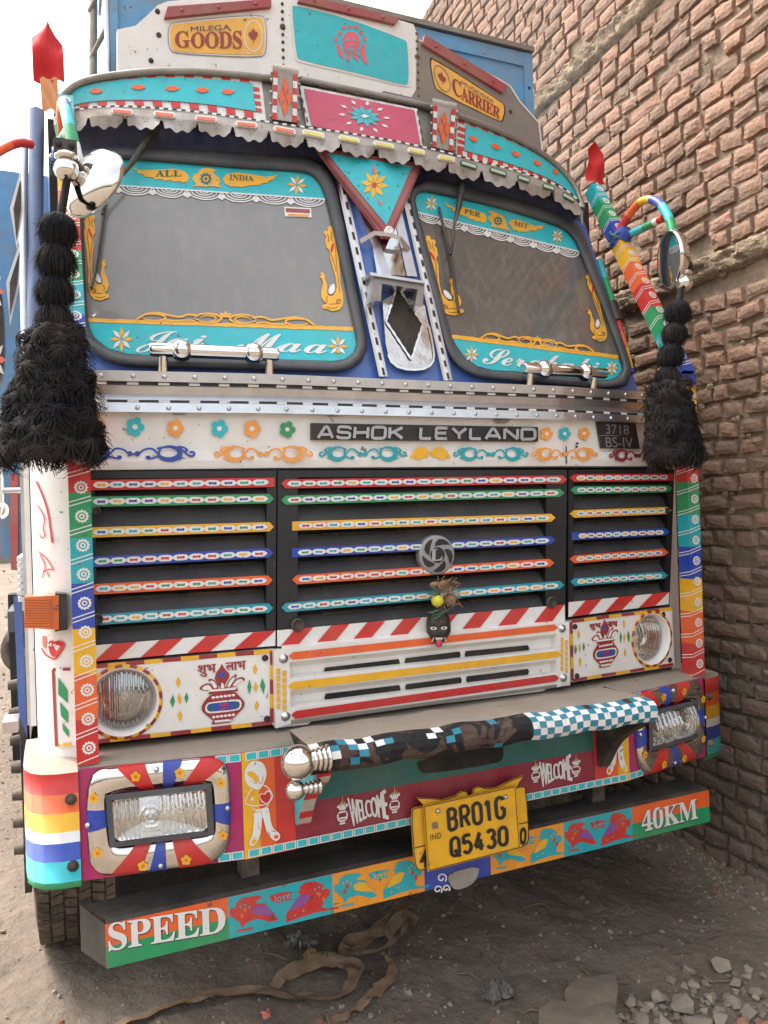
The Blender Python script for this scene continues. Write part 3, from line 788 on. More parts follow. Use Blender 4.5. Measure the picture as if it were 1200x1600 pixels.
# --- sun strips
def sunstrip(ws, srf, poly, low, stars, wings, words_, n, depth, sc):
    b = M()
    b.poly(poly, srf, SKYB, 0.006)
    b.line(low, 2.2, srf, STICKW, 0.0074)
    lace(b, low[0], low[-1], n, depth, srf)
    o = b.build('sun_strip', ws)
    for c, r, sx in stars:
        b = M(); star8(b, c, r, srf, STICKW, GOLD, 0.0085, .1, sx, .19); b.build('star_flower', ws)
    b = M()
    for k, wg in enumerate(wings):
        b.poly(wg, srf, GOLD, 0.0085 + .0002 * k)
    for t, q in words_: b.text(serif(t), q, srf, DGREEN, 0.0105, 0.0)
    bc, br = sc
    b.poly(circ(16, br, bc), srf, GOLD, 0.009)
    for k in range(10):
        a = 2 * math.pi * k / 10
        b.poly([(bc[0] + br * .8 * math.cos(a - .12), bc[1] + br * .8 * math.sin(a - .12)), (bc[0] + br * .8 * math.cos(a + .12), bc[1] + br * .8 * math.sin(a + .12)), (bc[0] + br * .45 * math.cos(a + .3), bc[1] + br * .45 * math.sin(a + .3)), (bc[0] + br * .45 * math.cos(a - .3), bc[1] + br * .45 * math.sin(a - .3))], srf, TEAL, 0.0102)
    b.line(circ(16, br * .5, bc), br * .22, srf, DGREEN, 0.0104, closed=True)
    b.poly(circ(8, br * .2, bc), srf, DGREEN, 0.0104)
    b.build('winged_emblem', ws)
c3 = lambda pts: in_px(.3333, 140, 230, pts)
sunstrip(wsl, WL, [(130, 285), (135, 266), (151, 252), (180, 248), (280, 256), (380, 264.5), (466, 269), (486, 274), (499, 288), (508, 310)], [(130, 286), (508, 311)],
    [((170, 273), 17, .8), ((464, 289), 17, .95)],
    [c3([(193, 94), (235, 108), (310, 106), (400, 100), (445, 112), (468, 140), (455, 163), (425, 168), (432, 160), (385, 162), (390, 154), (340, 157), (345, 150), (300, 150), (305, 143), (255, 138), (258, 130), (222, 120), (225, 112)]),
     c3([(625, 150), (640, 127), (690, 118), (770, 130), (825, 140), (885, 129), (862, 145), (870, 148), (835, 160), (840, 165), (800, 170), (800, 177), (750, 178), (720, 186), (660, 184), (634, 172)]),
     c3([(512, 112), (530, 98), (560, 98), (598, 108), (580, 114), (582, 124), (608, 145), (612, 165), (605, 178), (622, 190), (585, 184), (545, 182), (486, 185), (500, 172), (482, 150), (488, 128), (510, 122)])],
    [('ALL', c3([(308, 138), (432, 136), (430, 108), (310, 106)])), ('INDIA', c3([(655, 154), (770, 158), (768, 136), (657, 126)]))], 7, 13, (c3([(545, 147)])[0], 13))
c6 = lambda pts: in_px(.2333, 640, 290, pts)
sunstrip(wsr, WR, [(653, 332), (649, 318), (650, 307), (656, 301), (665, 300), (729, 314), (789, 328), (868, 353), (886, 363), (898, 378), (905, 393)], [(653, 332), (905, 393)],
    [((674, 318), 13, .8), ((871, 369), 12, .8)],
    [c6([(230, 108), (262, 128), (300, 147), (370, 145), (440, 163), (500, 188), (518, 218), (505, 245), (478, 248), (480, 240), (435, 238), (438, 230), (390, 218), (395, 210), (335, 195), (340, 187), (285, 165), (288, 157), (255, 140)]),
     c6([(665, 252), (680, 228), (735, 230), (800, 255), (840, 272), (905, 268), (885, 282), (892, 288), (850, 292), (855, 302), (800, 300), (790, 310), (730, 308), (695, 296)]),
     c6([(525, 172), (545, 168), (580, 180), (600, 192), (625, 205), (645, 235), (650, 265), (672, 304), (630, 290), (592, 284), (548, 272), (552, 255), (528, 225), (530, 205), (550, 195)])],
    [('PER', c6([(365, 185), (472, 212), (478, 180), (370, 155)])), ('MIT', c6([(700, 266), (790, 286), (797, 258), (704, 236)]))], 7, 12, (c6([(592, 237)])[0], 9.5))
# --- lower strips
def curls(b, a, c, h, srf, mt):
    L = math.dist(a, c); sl = (c[1] - a[1]) / (c[0] - a[0])
    xm, ym = lerp(a, c, .5)
    for sg in (-1, 1):
        P = lambda u, v: (xm + sg * u * L / 2, ym + sl * sg * u * L / 2 - v * h)
        for ring, w0 in (([(.19 + .15 * math.cos(t) * (1 - .1 * t / 6), .38 + .34 * math.sin(t) * (1 - .1 * t / 6)) for t in [i * 6.6 / 22 - .6 for i in range(23)]], .13),
                         ([(.19 + .085 * math.cos(t), .36 + .2 * math.sin(t)) for t in [i * 4.6 / 14 for i in range(15)]], .09),
                         ([(.80 + .13 * math.cos(t), .30 + .24 * math.sin(t)) for t in [i * 6.0 / 18 for i in range(19)]], .11)):
            b.line([P(*p) for p in ring], [h * w0 * (.5 + .8 * math.sin(math.pi * i / (len(ring) - 1))) for i in range(len(ring))], srf, mt, 0.0085)
        b.line([P(*p) for p in smooth_path([(.3, .5), (.42, .62), (.5, .35), (.62, .45), (.75, .66), (.9, .55), (1, .08)], 2)], h * .14, srf, mt, 0.0088)
        b.line([P(*p) for p in smooth_path([(.34, .1), (.45, .2), (.55, .05), (.68, .12)], 2)], h * .12, srf, mt, 0.0090)
        b.poly([P(.0, .7), P(.05, .8), P(.03, .55), P(0, .5)], srf, mt, 0.0092)
    P = lambda u, v: (xm + u * L / 2, ym + sl * u * L / 2 - v * h)
    b.poly([P(-.04, .45), P(-.07, .78), P(-.02, .72), P(0, 1.0), P(.02, .72), P(.07, .78), P(.04, .45)], srf, mt, 0.0094)
def lower(ws, srf, poly, top, cur, stars, texts):
    b = M(); b.poly(poly, srf, SKYB, 0.006)
    n = 40
    b.line([lerp(top[0], top[1], i / n) for i in range(n + 1)], [5.5 + 1.2 * (i % 2) for i in range(n + 1)], srf, GOLD, 0.0075)
    b.build('lower_strip', ws)
    b = M(); curls(b, *cur, srf, GOLD); b.build('gold_scroll', ws)
    for c, r, sx in stars:
        b = M(); star8(b, c, r, srf, STICKW, GOLD, 0.0085, .0, sx, .2); b.build('star_flower', ws)
    for t, q in texts: b = M(); b.text(script(t), q, srf, STICKW, 0.0085, 0.006); b.build('script_lettering', ws)
lower(wsl, WL, [(137, 503), (553, 517), (557, 537), (552, 551), (538, 561), (520, 564), (450, 562), (340, 558), (250, 556), (200, 553), (169, 544), (148, 527), (139, 512)], [(136.5, 500), (552, 514)], ((213, 501), (492, 510), 21),
    [((190, 530), 20, .95), ((528, 541), 17, .95)], [('Jai', [(212, 551), (322, 548), (323, 519), (214, 516)]), ('Maa', [(368, 547), (511, 553), (511, 525), (372, 519)])])
lower(wsr, WR, [(707, 528), (966, 561), (972, 577), (966, 587), (954, 593), (935, 593.5), (870, 588), (818, 581), (770, 578), (746, 572), (727, 559), (714, 542)], [(706, 525.5), (966, 558)], ((752, 530), (928, 553), 18),
    [((737, 554), 13, .9), ((956, 575), 12, .9)], [('Serabali', [(753, 568), (936, 584), (937, 561), (757, 543)])])
# --- peacock decals at the sides
PC = [(555, 400), (550, 385), (560, 365), (572, 366), (568, 380), (580, 390), (568, 402), (566, 425), (574, 450), (584, 475), (588, 505), (580, 530), (565, 545), (590, 555), (590, 572), (565, 578), (545, 588), (510, 580), (488, 555), (480, 520), (478, 480), (482, 430), (476, 380), (472, 320), (466, 270), (460, 215), (466, 190), (460, 160), (468, 150), (464, 130), (475, 115), (478, 100), (490, 97), (500, 108), (500, 125), (517, 124), (522, 140), (512, 158), (522, 180), (521, 220), (508, 240), (512, 280), (506, 330), (500, 400), (502, 450), (515, 480), (530, 500), (550, 500), (556, 480), (548, 450), (550, 425)]
GSH = mat('gold_shade', (120, 74, 20))
def peacock(ws, srf, q):
    b = M()
    N = lambda p: ((p[0] - 460) / 130.0, 1 - (p[1] - 97) / 491.0)
    T = lambda pts: [quad(q, *N(p)) for p in pts]
    b.poly(T(PC), srf, GOLD, 0.008)
    b.poly(T([(478, 195), (490, 198), (502, 228), (503, 255), (490, 235)]), srf, RED, 0.0095)
    b.poly(T(smooth_loop([(512, 428), (530, 438), (546, 465), (548, 492), (528, 488), (512, 465)], 1)), srf, STICKW, 0.0095)
    for st in ([(482, 130), (490, 160), (488, 185)], [(476, 210), (480, 260), (486, 330), (490, 420), (492, 480)], [(505, 250), (498, 300), (494, 360)], [(495, 520), (520, 545), (555, 548)], [(515, 565), (540, 572), (570, 565)], [(556, 500), (566, 520), (560, 535)], [(506, 140), (500, 165), (508, 190)]): b.line(T(st), .9, srf, GSH, .0096)
    b.line(T(circ(10, 12, (505, 532))), 1.0, srf, GSH, .0097, closed=True)
    b.build('peacock_decal', ws)
peacock(wsl, WL, [(133, 470), (171, 470), (168, 328), (131, 328)])
peacock(wsl, WL, [(546, 486), (505, 486), (482, 353), (524, 353)])
peacock(wsr, WR, [(683, 494), (726, 492), (699, 366), (660, 368)])
peacock(wsr, WR, [(957, 534), (927, 533), (899, 424), (925, 424)])
b = M(); b.patch([(445, 338), (487, 340), (486, 325), (444, 323)], WL, STICKW, 1, 1, 0.007)
b.patch([(447, 331), (484, 333), (484, 327), (446, 325)], WL, SEALRED, 1, 1, 0.0082); b.patch([(450, 337), (482, 339), (482, 335), (450, 333.5)], WL, PEACH, 1, 1, 0.0082)
b.build('permit_sticker', wsl)
# --- wipers
def wiper(srf, arm, blade, name):
    b = M()
    A = [srf.px(p, o) for p, o in arm]
    b.tube(A, [0.013] * 2 + [0.006] * (len(A) - 2), PLASTIC, 8)
    b.lathe(A[0], (0, -1, .3), [(.02, -.03), (.02, .012), (.012, .018)], PLASTIC, 12)
    w = b.build('wiper', truck)
    b = M(); B = [srf.px(p, o) for p, o in blade]
    b.tube(B, 0.006, PLASTIC, 6)
    L = [srf.px(p, 0.014) for p, o in blade]; b.tube(L, 0.005, RUBBER, 6)
    n = len(B)
    for i in range(1, n - 1): b.tube([B[i], L[i]], .007, PLASTIC, 6)
    b.build('blade', w)
wiper(WL, [((241, 199), .05), ((212, 246), .06), ((186, 280), .055), ((166, 306), .05), ((160, 335), .04)], [((165, 303), .03), ((161, 340), .036), ((155, 385), .034), ((149, 425), .034), ((142, 450), .03)], 'l')
wiper(WR, [((725, 273), .05), ((717, 322), .06), ((710, 350), .055), ((707, 380), .05), ((704, 398), .04)], [((686, 324), .03), ((694, 358), .036), ((703, 398), .034), ((710, 440), .034), ((717, 488), .03)], 'r')

# ================================================================ centre pillar
pil = M()
for a, c in (((599, 588), (522, 235)), ((700, 594), (634, 300))):
    for s_, w_, mt in ((-5.2, 3.2, STEEL), (0, 7.4, STICKW), (5.2, 3.2, STEEL)):
        pil.line([(a[0] + s_, a[1]), (c[0] + s_, c[1])], w_, WC, mt, 0.010 if mt is STEEL else 0.008)
    n = 15
    for k in range(n):
        t0, t1 = (k + .1) / n, (k + .6) / n
        p, q = lerp(a, c, t0), lerp(a, c, t1)
        pil.poly([(p[0] - .3, p[1]), (p[0] + 3.6, p[1] + .6), (q[0] + 3.6, q[1] + .6), (q[0] - .3, q[1])], WC, INK, 0.0095)
pil_o = pil.build('centre_pillar', truck)
b = M()
b.slab([(558, 320), (572, 318), (612, 602 - 170), (600, 432)], WC, STEEL, 0.012, 0.02)
b.slab([(614, 330), (628, 333), (652, 432), (636, 431)], WC, STEEL, 0.012, 0.02)
b.poly([(572, 318), (614, 330), (634, 431), (589, 428)], WC, MIRROR, 0.009)
b.build('inset_mirror', pil_o)
b = M()   # chrome hood and the crumpled chrome plate with its diamond opening
b.poly(smooth_loop([(597, 458), (662, 470), (668, 500), (676, 535), (679, 560), (670, 575), (642, 579), (614, 571), (604, 548), (600, 505)], 1), WC, FOIL, 0.014)
b.poly([(618, 452), (628, 452), (661, 506), (643, 562), (603, 502)], WC, VOID, 0.0165)
for a, c in (((618, 455), (603, 502)), ((603, 502), (643, 562)), ((643, 562), (661, 506)), ((661, 506), (626, 455))):
    b.line([lerp(a, c, i / 10) for i in range(11)], [2.5 + 1.5 * (i % 2) for i in range(11)], WC, CHROME, 0.019)
ol = smooth_loop([(600, 505), (604, 548), (614, 571), (642, 579), (670, 575), (679, 560), (676, 535), (668, 500)], 1)
b.line(ol[2:-2], 3.0, WC, CHROME, 0.018)
b.build('chrome_plate', pil_o)
b = M()
hd = [(583, 428), (664, 441), (660, 479), (648, 478), (653, 452), (597, 443), (595, 471), (583, 469)]
b.slab(hd, WC, DSTEEL, 0.075, 0.09, STEEL)
b.slab([(578, 425), (664, 439), (664, 443), (579, 430)], WC, STEEL, 0.085, 0.1)
b.build('hood', pil_o)
b = M()
b.tube([WC.px(p, o) for p, o in (((563, 377), .012), ((585, 364), .05), ((606, 366), .055), ((624, 372), .05), ((638, 390), .012))], [.012] * 5, STEEL, 4, flat_sides=True)
b.lathe(WC.px((606, 364), .058), (0, -1, .3), [(.018, 0), (.018, .02), (.012, .022), (.006, .014), (0, .014)], STICKW, 14)
b.build('bracket', pil_o)

# ================================================================ hanging triangular board under the visor
TP = WC.back(-0.045)
b = M()
out = [(496, 231), (661, 255), (612, 371), (599, 370)]
b.slab(out, TP, SEALRED, 0.006, 0.025)
b.poly([(511, 239), (644, 259.5), (604, 352)], TP, SKYB, 0.0085)
for p, q in (((497, 232), (603, 366)), ((660, 256), (610, 366))):
    n_ = [lerp(p, q, i / 9) for i in range(10)]
    b.line(n_, 3, TP, mat('rust_edge', (110, 48, 50)), 0.0088)
for p in ((530, 250), (560, 254), (590, 258), (620, 262), (545, 270), (575, 310), (622, 290), (608, 325), (560, 290), (630, 272)):
    b.poly(circ(6, 1.5, p), TP, DGREEN, 0.009)
to = b.build('triangle_board', truck)
b = M(); star8(b, (585, 288), 23, TP, YELLOW, YELLOW, 0.010, .15, .98, .22)
b.poly(circ(10, 4, (585, 289)), TP, RED, 0.0115)
b.poly([(581, 262), (584, 258), (587, 268), (584, 272)], TP, PINKMOTIF, .011); b.poly([(593, 312), (597, 318), (594, 322), (590, 314)], TP, PINKMOTIF, .011)
b.build('star_flower', to)

# ================================================================ painted visor band
vis = M()
def band_quad(T, B, srf, mt, off, n=14):
    rows = []
    def samp(P, t):
        d = [0]
        for i in range(len(P) - 1): d.append(d[-1] + math.dist(P[i], P[i + 1]))
        x = t * d[-1]
        for i in range(len(P) - 1):
            if x <= d[i + 1] + 1e-9: return lerp(P[i], P[i + 1], (x - d[i]) / (d[i + 1] - d[i]))
        return P[-1]
    return samp
samp = band_quad(None, None, None, None, 0)
LTOP = smooth_path([(84, 166), (100, 147), (120, 130), (160, 120), (230, 112), (300, 111.5), (370, 116), (408, 121)], 2)
LBOT = smooth_path([(84, 178), (120, 168), (180, 165), (250, 167), (320, 174), (370, 182), (416, 190)], 2)
MTOP = [(470, 122), (656, 161)]; MBOT = [(416, 190), (480, 199), (663, 233), (712, 244)]
RTOP = smooth_path([(714, 181), (777, 203), (833, 230), (872, 258), (900, 292), (911, 326)], 2)
RBOT = smooth_path([(712, 244), (777, 260), (847, 281), (884, 298), (905, 318), (911, 332)], 2)
def bandgrid(b, T, B, mt, off=0.0, n=26, t0=0, t1=1, u0=0.0, u1=1.0, rows=2, srf=VB):
    g = []
    for r in range(rows + 1):
        f = t0 + (t1 - t0) * r / rows
        g.append([srf.px(lerp(samp(B, u0 + (u1 - u0) * i / n), samp(T, u0 + (u1 - u0) * i / n), f), off) for i in range(n + 1)])
    b.grid(g, mt, smooth=False)
bandgrid(vis, LTOP, LBOT, STICKW); bandgrid(vis, RTOP, RBOT, STICKW)
MT2 = [(408, 121), (470, 124), (656, 163), (714, 181)]
bandgrid(vis, MT2, MBOT, DSTEEL, -0.004)
# closing it in behind: the band is a shell bolted on the roof edge
for T, B in ((LTOP, LBOT), (MT2, MBOT), (RTOP, RBOT)):
    g = [[VB.px(samp(T, i / 20), 0) for i in range(21)], [VB.px(samp(T, i / 20), 0) + np.array((0, .34, .03)) for i in range(21)]]
    vis.grid(g, DSTEEL, smooth=False)
    g = [[VB.px(samp(B, i / 20), 0) for i in range(21)], [VB.px(samp(B, i / 20), 0) + np.array((0, .16, -.02)) for i in range(21)]]
    vis.grid(g, HEADER, smooth=False)
# checks round the teal panels
def checks(T, B, n, t0, t1, u0, u1):
    for k in range(n):
        bandgrid(vis, T, B, RED, 0.004, 2, t0, t1, u0 + (u1 - u0) * (k + .0) / n, u0 + (u1 - u0) * (k + .5) / n, 1)
checks(LTOP, LBOT, 11, .84, .97, 0.04, .985); checks(LTOP, LBOT, 11, .03, .2, 0.04, .985)
checks(RTOP, RBOT, 12, .86, .97, .01, .95); checks(RTOP, RBOT, 13, .03, .2, .01, .95)
for k in range(4):
    bandgrid(vis, LTOP, LBOT, RED, 0.0045, 1, .2 + .16 * k, .28 + .16 * k, .955, .985, 1)
    bandgrid(vis, RTOP, RBOT, RED, 0.0045, 1, .2 + .16 * k, .28 + .16 * k, .01, .06, 1)
bandgrid(vis, LTOP, LBOT, SKYB, 0.006, 24, .2, .84, 0.03, .955); bandgrid(vis, RTOP, RBOT, SKYB, 0.006, 24, .2, .86, .06, .96)
for k, (x, y, w) in enumerate([(150, 142, 11), (216, 136, 12), (269, 138, 12), (316, 140.5, 11), (356, 143, 11), (740, 217, 7.5), (775, 229, 8), (806, 240.5, 7), (840, 254.5, 6.5), (868, 268, 4.5)]):
    sl = 0.0 if x < 500 else .35
    vis.poly([(x - w, y - sl * w), (x - w * .4, y - 3.8 - sl * w * .4), (x + w * .4, y - 3.8 + sl * w * .4), (x + w, y + sl * w), (x + w * .4, y + 3.8 + sl * w * .4), (x - w * .4, y + 3.8 - sl * w * .4)], VB, ORANGE, 0.0095)
visor = vis.build('visor', truck)
b = M()   # pipe along the top edge
pts = [VB.px(p, 0.012) for p in LTOP + MT2[1:3] + RTOP]
b.tube(pts, 0.014, DSTEEL, 8)
b.build('top_pipe', visor)
# rose centre panel in a dashed steel frame
b = M()
b.slab([(479, 196), (661, 232), (652, 170), (468, 133)], VB, STICKW, 0.012, 0.05, STEEL)
b.patch([(487, 196.5), (657.5, 228.5), (647.5, 172), (475, 138)], VB, PINK, 8, 2, 0.0165)
for (a, c, n, w) in (((470, 128), (654, 166), 7, 2.6), ((482, 198.5), (660, 232.5), 8, 2.6), ((468, 137), (482, 196), 4, 2.2), ((652, 171), (662, 229), 4, 2.2)):
    for k in range(n): b.line([lerp(a, c, (k + .1) / n), lerp(a, c, (k + .65) / n)], w, VB, INK, 0.0185)
pp = b.build('rose_panel', truck)
b = M(); C0 = (569.5, 181.5)
for k in range(10):
    a = 2 * math.pi * k / 10 + .12
    P = lambda q, t: (C0[0] + 27 * q * math.cos(a + t), C0[1] + 16 * q * math.sin(a + t) + 27 * q * math.cos(a + t) * .19)
    b.poly([P(.1, 0), P(.6, .3), P(1.0, 0), P(.6, -.3)], VB, SKYB, 0.019 + .0003 * (k % 2))
    if k % 5 != 9: b.poly([P(1.08, .32), P(1.3, .41), P(1.55, .32), P(1.3, .23)], VB, STICKW, 0.019)
b.poly([(563, 181), (570, 178.5), (577, 182), (570, 184.5)], VB, STICKW, 0.0205)
b.build('painted_flower', pp)
# two rolled steel straps either side of the rose panel
def strap(TLp, TRp, BRp, BLp):
    b = M()
    rows = []
    for k in range(9):
        a = math.pi * .95 * k / 8
        rows.append([VB.px(lerp(TLp, TRp, u), 0.05 + .03 * math.cos(a)) + np.array((0, 0, .03 * math.sin(a))) for u in (0, .25, .5, .75, 1)])
    front = [[VB.px(lerp(lerp(BLp, BRp, u), lerp(TLp, TRp, u), v), 0.03 + .05 * v) for u in (0, .25, .5, .75, 1)] for v in (0, .33, .66, 1)]
    b.grid(front, GALV, smooth=False); b.grid(rows, DSTEEL)
    for u in (0, 1):
        b.face([VB.px(lerp(lerp(BLp, BRp, u), lerp(TLp, TRp, u), v), 0.03 + .05 * v) for v in (0, 1)] + [VB.px(lerp(lerp(BLp, BRp, u), lerp(TLp, TRp, u), v), 0.0) for v in (1, 0)], GALV)
    q = [BLp, BRp, TRp, TLp]
    S2 = Srf(VB.y0, VB.z0, VB.slope, 0, XC, VB.bow)
    def P(u, v): 
        p = lerp(lerp(BLp, BRp, u), lerp(TLp, TRp, u), v); return VB.px(p, 0.034 + .05 * v)
    for k in range(7):
        v0, v1 = k / 7, (k + 1) / 7; mt = RED if k % 2 == 0 else STICKW; m2 = STICKW if k % 2 == 0 else RED
        b.face([P(.03, v0), P(.2, v0), P(.2, v1), P(.03, v1)], mt); b.face([P(.78, v0), P(.95, v0), P(.95, v1), P(.78, v1)], mt)
    for cu, cv in ((.5, .72), (.5, .28), (.36, .5), (.64, .5)):
        b.face([P(cu, cv + .19) + np.array((0, -.002, 0)), P(cu + .12, cv) + np.array((0, -.002, 0)), P(cu, cv - .19) + np.array((0, -.002, 0)), P(cu - .12, cv) + np.array((0, -.002, 0))], ORANGE)
    for v in (.05, .3, .55, .8, .95):
        for u in (-.03, 1.03): b.sphere(P(u, v), .007, DSTEEL, 8, 5)
    b.build('roll_strap', visor)
strap((426, 110), (467, 117), (466, 192), (424, 186)); strap((676, 164), (714, 172), (709, 237), (675, 229))
# marker lamps and the scalloped frill below
FR0 = VB.back(-0.03)
LL = [((191, 174), LENSR), ((257, 178.5), LENSR), ((322, 185), LENSR), ((385, 194), LENSR), ((445, 203), LENSR), ((490, 209), LENSY), ((546, 217), LENSY), ((600, 226), LENSY), ((651, 236), LENSY), ((698, 247), LENSY), ((733, 257), LENSG), ((779, 268), LENSG), ((819, 279), LENSG), ((858, 292), LENSG), ((889, 308), LENSG)]
CUR = smooth_path([(84, 190), (130, 177), (191, 174), (257, 178.5), (322, 185), (385, 194), (445, 203), (490, 209), (546, 217), (600, 226), (651, 236), (698, 247), (733, 257), (779, 268), (819, 279), (858, 292), (889, 308), (904, 322), (911, 338)], 1)
b = M()
N = 300; top = []; mid = []; low = []
for i in range(N + 1):
    t = i / N; p = samp(CUR, t); ph = (t * 15.2) % 1.0
    dp = 15 + 10 * abs(math.sin(math.pi * ph)) ** .7 - (9 if ph < .045 or ph > .955 else 0) + 2.5 * math.sin(6 * math.pi * ph)
    sc_ = 1.0 if p[0] < 700 else 1.0 - .25 * (p[0] - 700) / 210
    top.append(FR0.px((p[0], p[1] - 8 * sc_), 0)); mid.append(FR0.px((p[0], p[1] + 5 * sc_), .008)); low.append(FR0.px((p[0], p[1] + dp * sc_), 0.004 + .012 * math.sin(40 * t)))
b.grid([low, mid, top], GALV, smooth=False)
g2 = [[q + np.array((0, .03, 0)) for q in top], top]
b.grid(g2, STEEL, smooth=False)
for i in range(62):
    t = (i + .5) / 62; p = samp(CUR, t); q = samp(CUR, min(1, t + .5 / 62))
    b.line([(p[0], p[1] - 9), (q[0], q[1] - 9)], 2.6, FR0, INK if True else STICKW, .004)
    b.line([(q[0], q[1] - 9), (lerp(q, samp(CUR, min(1, t + 1 / 62)), .98)[0], lerp(q, samp(CUR, min(1, t + 1 / 62)), .98)[1] - 9)], 2.6, FR0, STICKW, .004)
    if i % 4 == 2:
        for dx, dy in ((0, 11), (-4, 9), (4, 9), (-2, 14), (2, 14)): b.poly(circ(5, 1.0, (p[0] + dx, p[1] + dy)), FR0, CHASSIS, .014)
b.build('frill', visor)
for (x, y), mt in LL:
    w = 17 if x < 500 else (16 if x < 650 else (13 if x < 800 else 9)); h = 4.6 if x < 500 else 4.2
    sl = .1 if x < 420 else (.2 if x < 700 else (.32 if x < 870 else .55))
    P = lambda u, v: (x + u * w, y + sl * u * w + v * h)
    b = M()
    b.slab([P(-1, -.5), P(-.85, -1), P(.85, -1), P(1, -.5), P(1, .5), P(.85, 1), P(-.85, 1), P(-1, .5)], FR0, STICKW if x < 720 else mat('green_marker_case', (70, 96, 80)), .016, .03)
    b.slab([P(-.82, -.5), P(.82, -.5), P(.82, .55), P(-.82, .55)], FR0, mt, .020, .01)
    b.build('marker_lamp', visor)

# ================================================================ head board above the cab
hb = M()
Ob = [(183, 150), (183, 46), (212, 40), (232, 22), (246, 8), (262, 2), (420, -12), (440, -12), (560, 12), (646, 38), (655, 62), (700, 82), (780, 124), (797, 134), (812, 158), (836, 185), (842, 192), (848, 242), (760, 240), (655, 205), (560, 180), (415, 165)]
b_ = [SG.px(p) for p in Ob]
hb.extr(b_, (0, .03, 0), WHITE)
# grey bare-metal right wing of the board
hb.poly([(652, 44), (655, 62), (700, 82), (780, 124), (797, 134), (812, 158), (836, 185), (842, 192), (846, 240), (760, 238), (655, 203), (590, 186), (585, 160), (590, 148), (600, 142), (643, 152), (650, 140)], SG, mat('scraped_grey', (128, 122, 120), 0.6, dust=0.4, bump=.25, bscale=12), 0.003)
hb.line([(655, 62), (700, 82), (780, 124), (797, 134), (812, 158), (836, 185), (842, 192), (848, 242)], 2.0, SG, STICKW, 0.006)
for x, ya, yb, n in ((441, 0, 108, 9), (651, 46, 180, 11)):
    for k in range(n):
        p = (x + (2 if x < 500 else 4) * k / n, ya + (yb - ya) * (k + .5) / n)
        hb.sphere(SG.px(p, .002), .007 if k != 3 else .013, CHASSIS, 8, 5)
for p in ((248, 55), (246, 18), (236, 95), (797, 175)): hb.sphere(SG.px(p, .0), .011, CHASSIS, 8, 5)
hb_o = hb.build('head_board', truck)
b = M()
b.poly(smooth_loop([(453, 8), (456, 4), (540, 24), (635, 58), (640, 66), (643, 130), (638, 138), (560, 118), (468, 98), (460, 92)], 1), SG, STICKW, 0.003)
b.poly(smooth_loop([(456, 11), (460, 8), (540, 28), (632, 61), (637, 68), (639, 128), (634, 134), (560, 114), (470, 94), (463, 88)], 1), SG, SKYB, 0.005)
mo = [(528, 56), (533, 48), (541, 43), (552, 42), (561, 46), (568, 54), (571, 66), (569, 78), (572, 84), (574, 102), (568, 100), (566, 90), (560, 92), (556, 97), (551, 90), (546, 96), (541, 88), (535, 92), (530, 90), (532, 82), (526, 72)]
for k in range(9):          # mane strokes
    a0 = math.radians(-205 + 26 * k); a1 = a0 + math.radians(19)
    b.line([(548 + (21 + 2 * (k % 2)) * math.cos(t), 66 + (24 + 2 * (k % 2)) * math.sin(t)) for t in [a0 + (a1 - a0) * i / 4 for i in range(5)]], [2, 4.5, 5, 4.5, 2], SG, PINKMOTIF, .007)
b.poly(smooth_loop([(536, 58), (541, 51), (548, 49), (555, 51), (561, 58), (562, 68), (558, 78), (553, 84), (543, 84), (538, 77), (535, 68)], 1), SG, PINKMOTIF, .0072)
for q in ([(529, 70), (535, 78), (537, 92), (531, 88), (527, 80)], [(540, 84), (546, 86), (545, 97), (541, 92)], [(550, 86), (557, 82), (560, 96), (554, 92)], [(562, 76), (569, 72), (571, 84), (576, 102), (569, 98), (564, 88)]): b.poly(q, SG, PINKMOTIF, .0072)
for q in ([(540, 62), (545, 60), (546, 63), (541, 65)], [(551, 60), (557, 62), (556, 65), (551, 63)], [(546, 69), (551, 69), (549, 73)], [(541, 77), (548, 75), (556, 77), (549, 80)]): b.poly(q, SG, SKYB, .0085)
b.build('turquoise_panel', hb_o)
MAPLE = [(0, -1), (.12, -.62), (.3, -.72), (.24, -.36), (.5, -.55), (.55, -.4), (.85, -.42), (.72, -.2), (.86, -.1), (.4, .2), (.46, .34), (.06, .3), (.06, .75), (-.06, .75), (-.06, .3), (-.46, .34), (-.4, .2), (-.86, -.1), (-.72, -.2), (-.85, -.42), (-.55, -.4), (-.5, -.55), (-.24, -.36), (-.3, -.72), (-.12, -.62)]
def signplate(q, words2, leaf, name):
    b = M()
    def Q(u, v): return quad(q, u, v)
    rim = [Q(u, v) for u, v in smooth_loop([(-.02, .1), (-.02, .9), (.05, 1.06), (.95, 1.06), (1.02, .9), (1.02, .1), (.95, -.06), (.05, -.06)], 2)]
    b.poly(rim, SG, STICKW, .003)
    b.line(rim, 1.2, SG, DSTEEL, .004, closed=True)
    b.poly([Q(u, v) for u, v in smooth_loop([(0, .12), (0, .88), (.06, 1), (.94, 1), (1, .88), (1, .12), (.94, 0), (.06, 0)], 2)], SG, SIGNORANGE, .005)
    for t, (u0, u1, v0, v1), mt, bold, sp, wp in words2:
        b.text(t, [Q(u0, v0), Q(u1, v0), Q(u1, v1), Q(u0, v1)], SG, mt, .008, bold, sp, wp)
    u, v, ru, rv = leaf
    b.poly([Q(u + ru * .62 * x, v - rv * .62 * y) for x, y in MAPLE], SG, SIGNBROWN, .008)
    b.line([Q(u + ru * math.cos(t), v + rv * math.sin(t)) for t in [2 * math.pi * i / 24 for i in range(24)]], 1.6, SG, STICKW if name == 'g' else DSTEEL, .007, closed=True)
    b.build('sign_plate', hb_o)
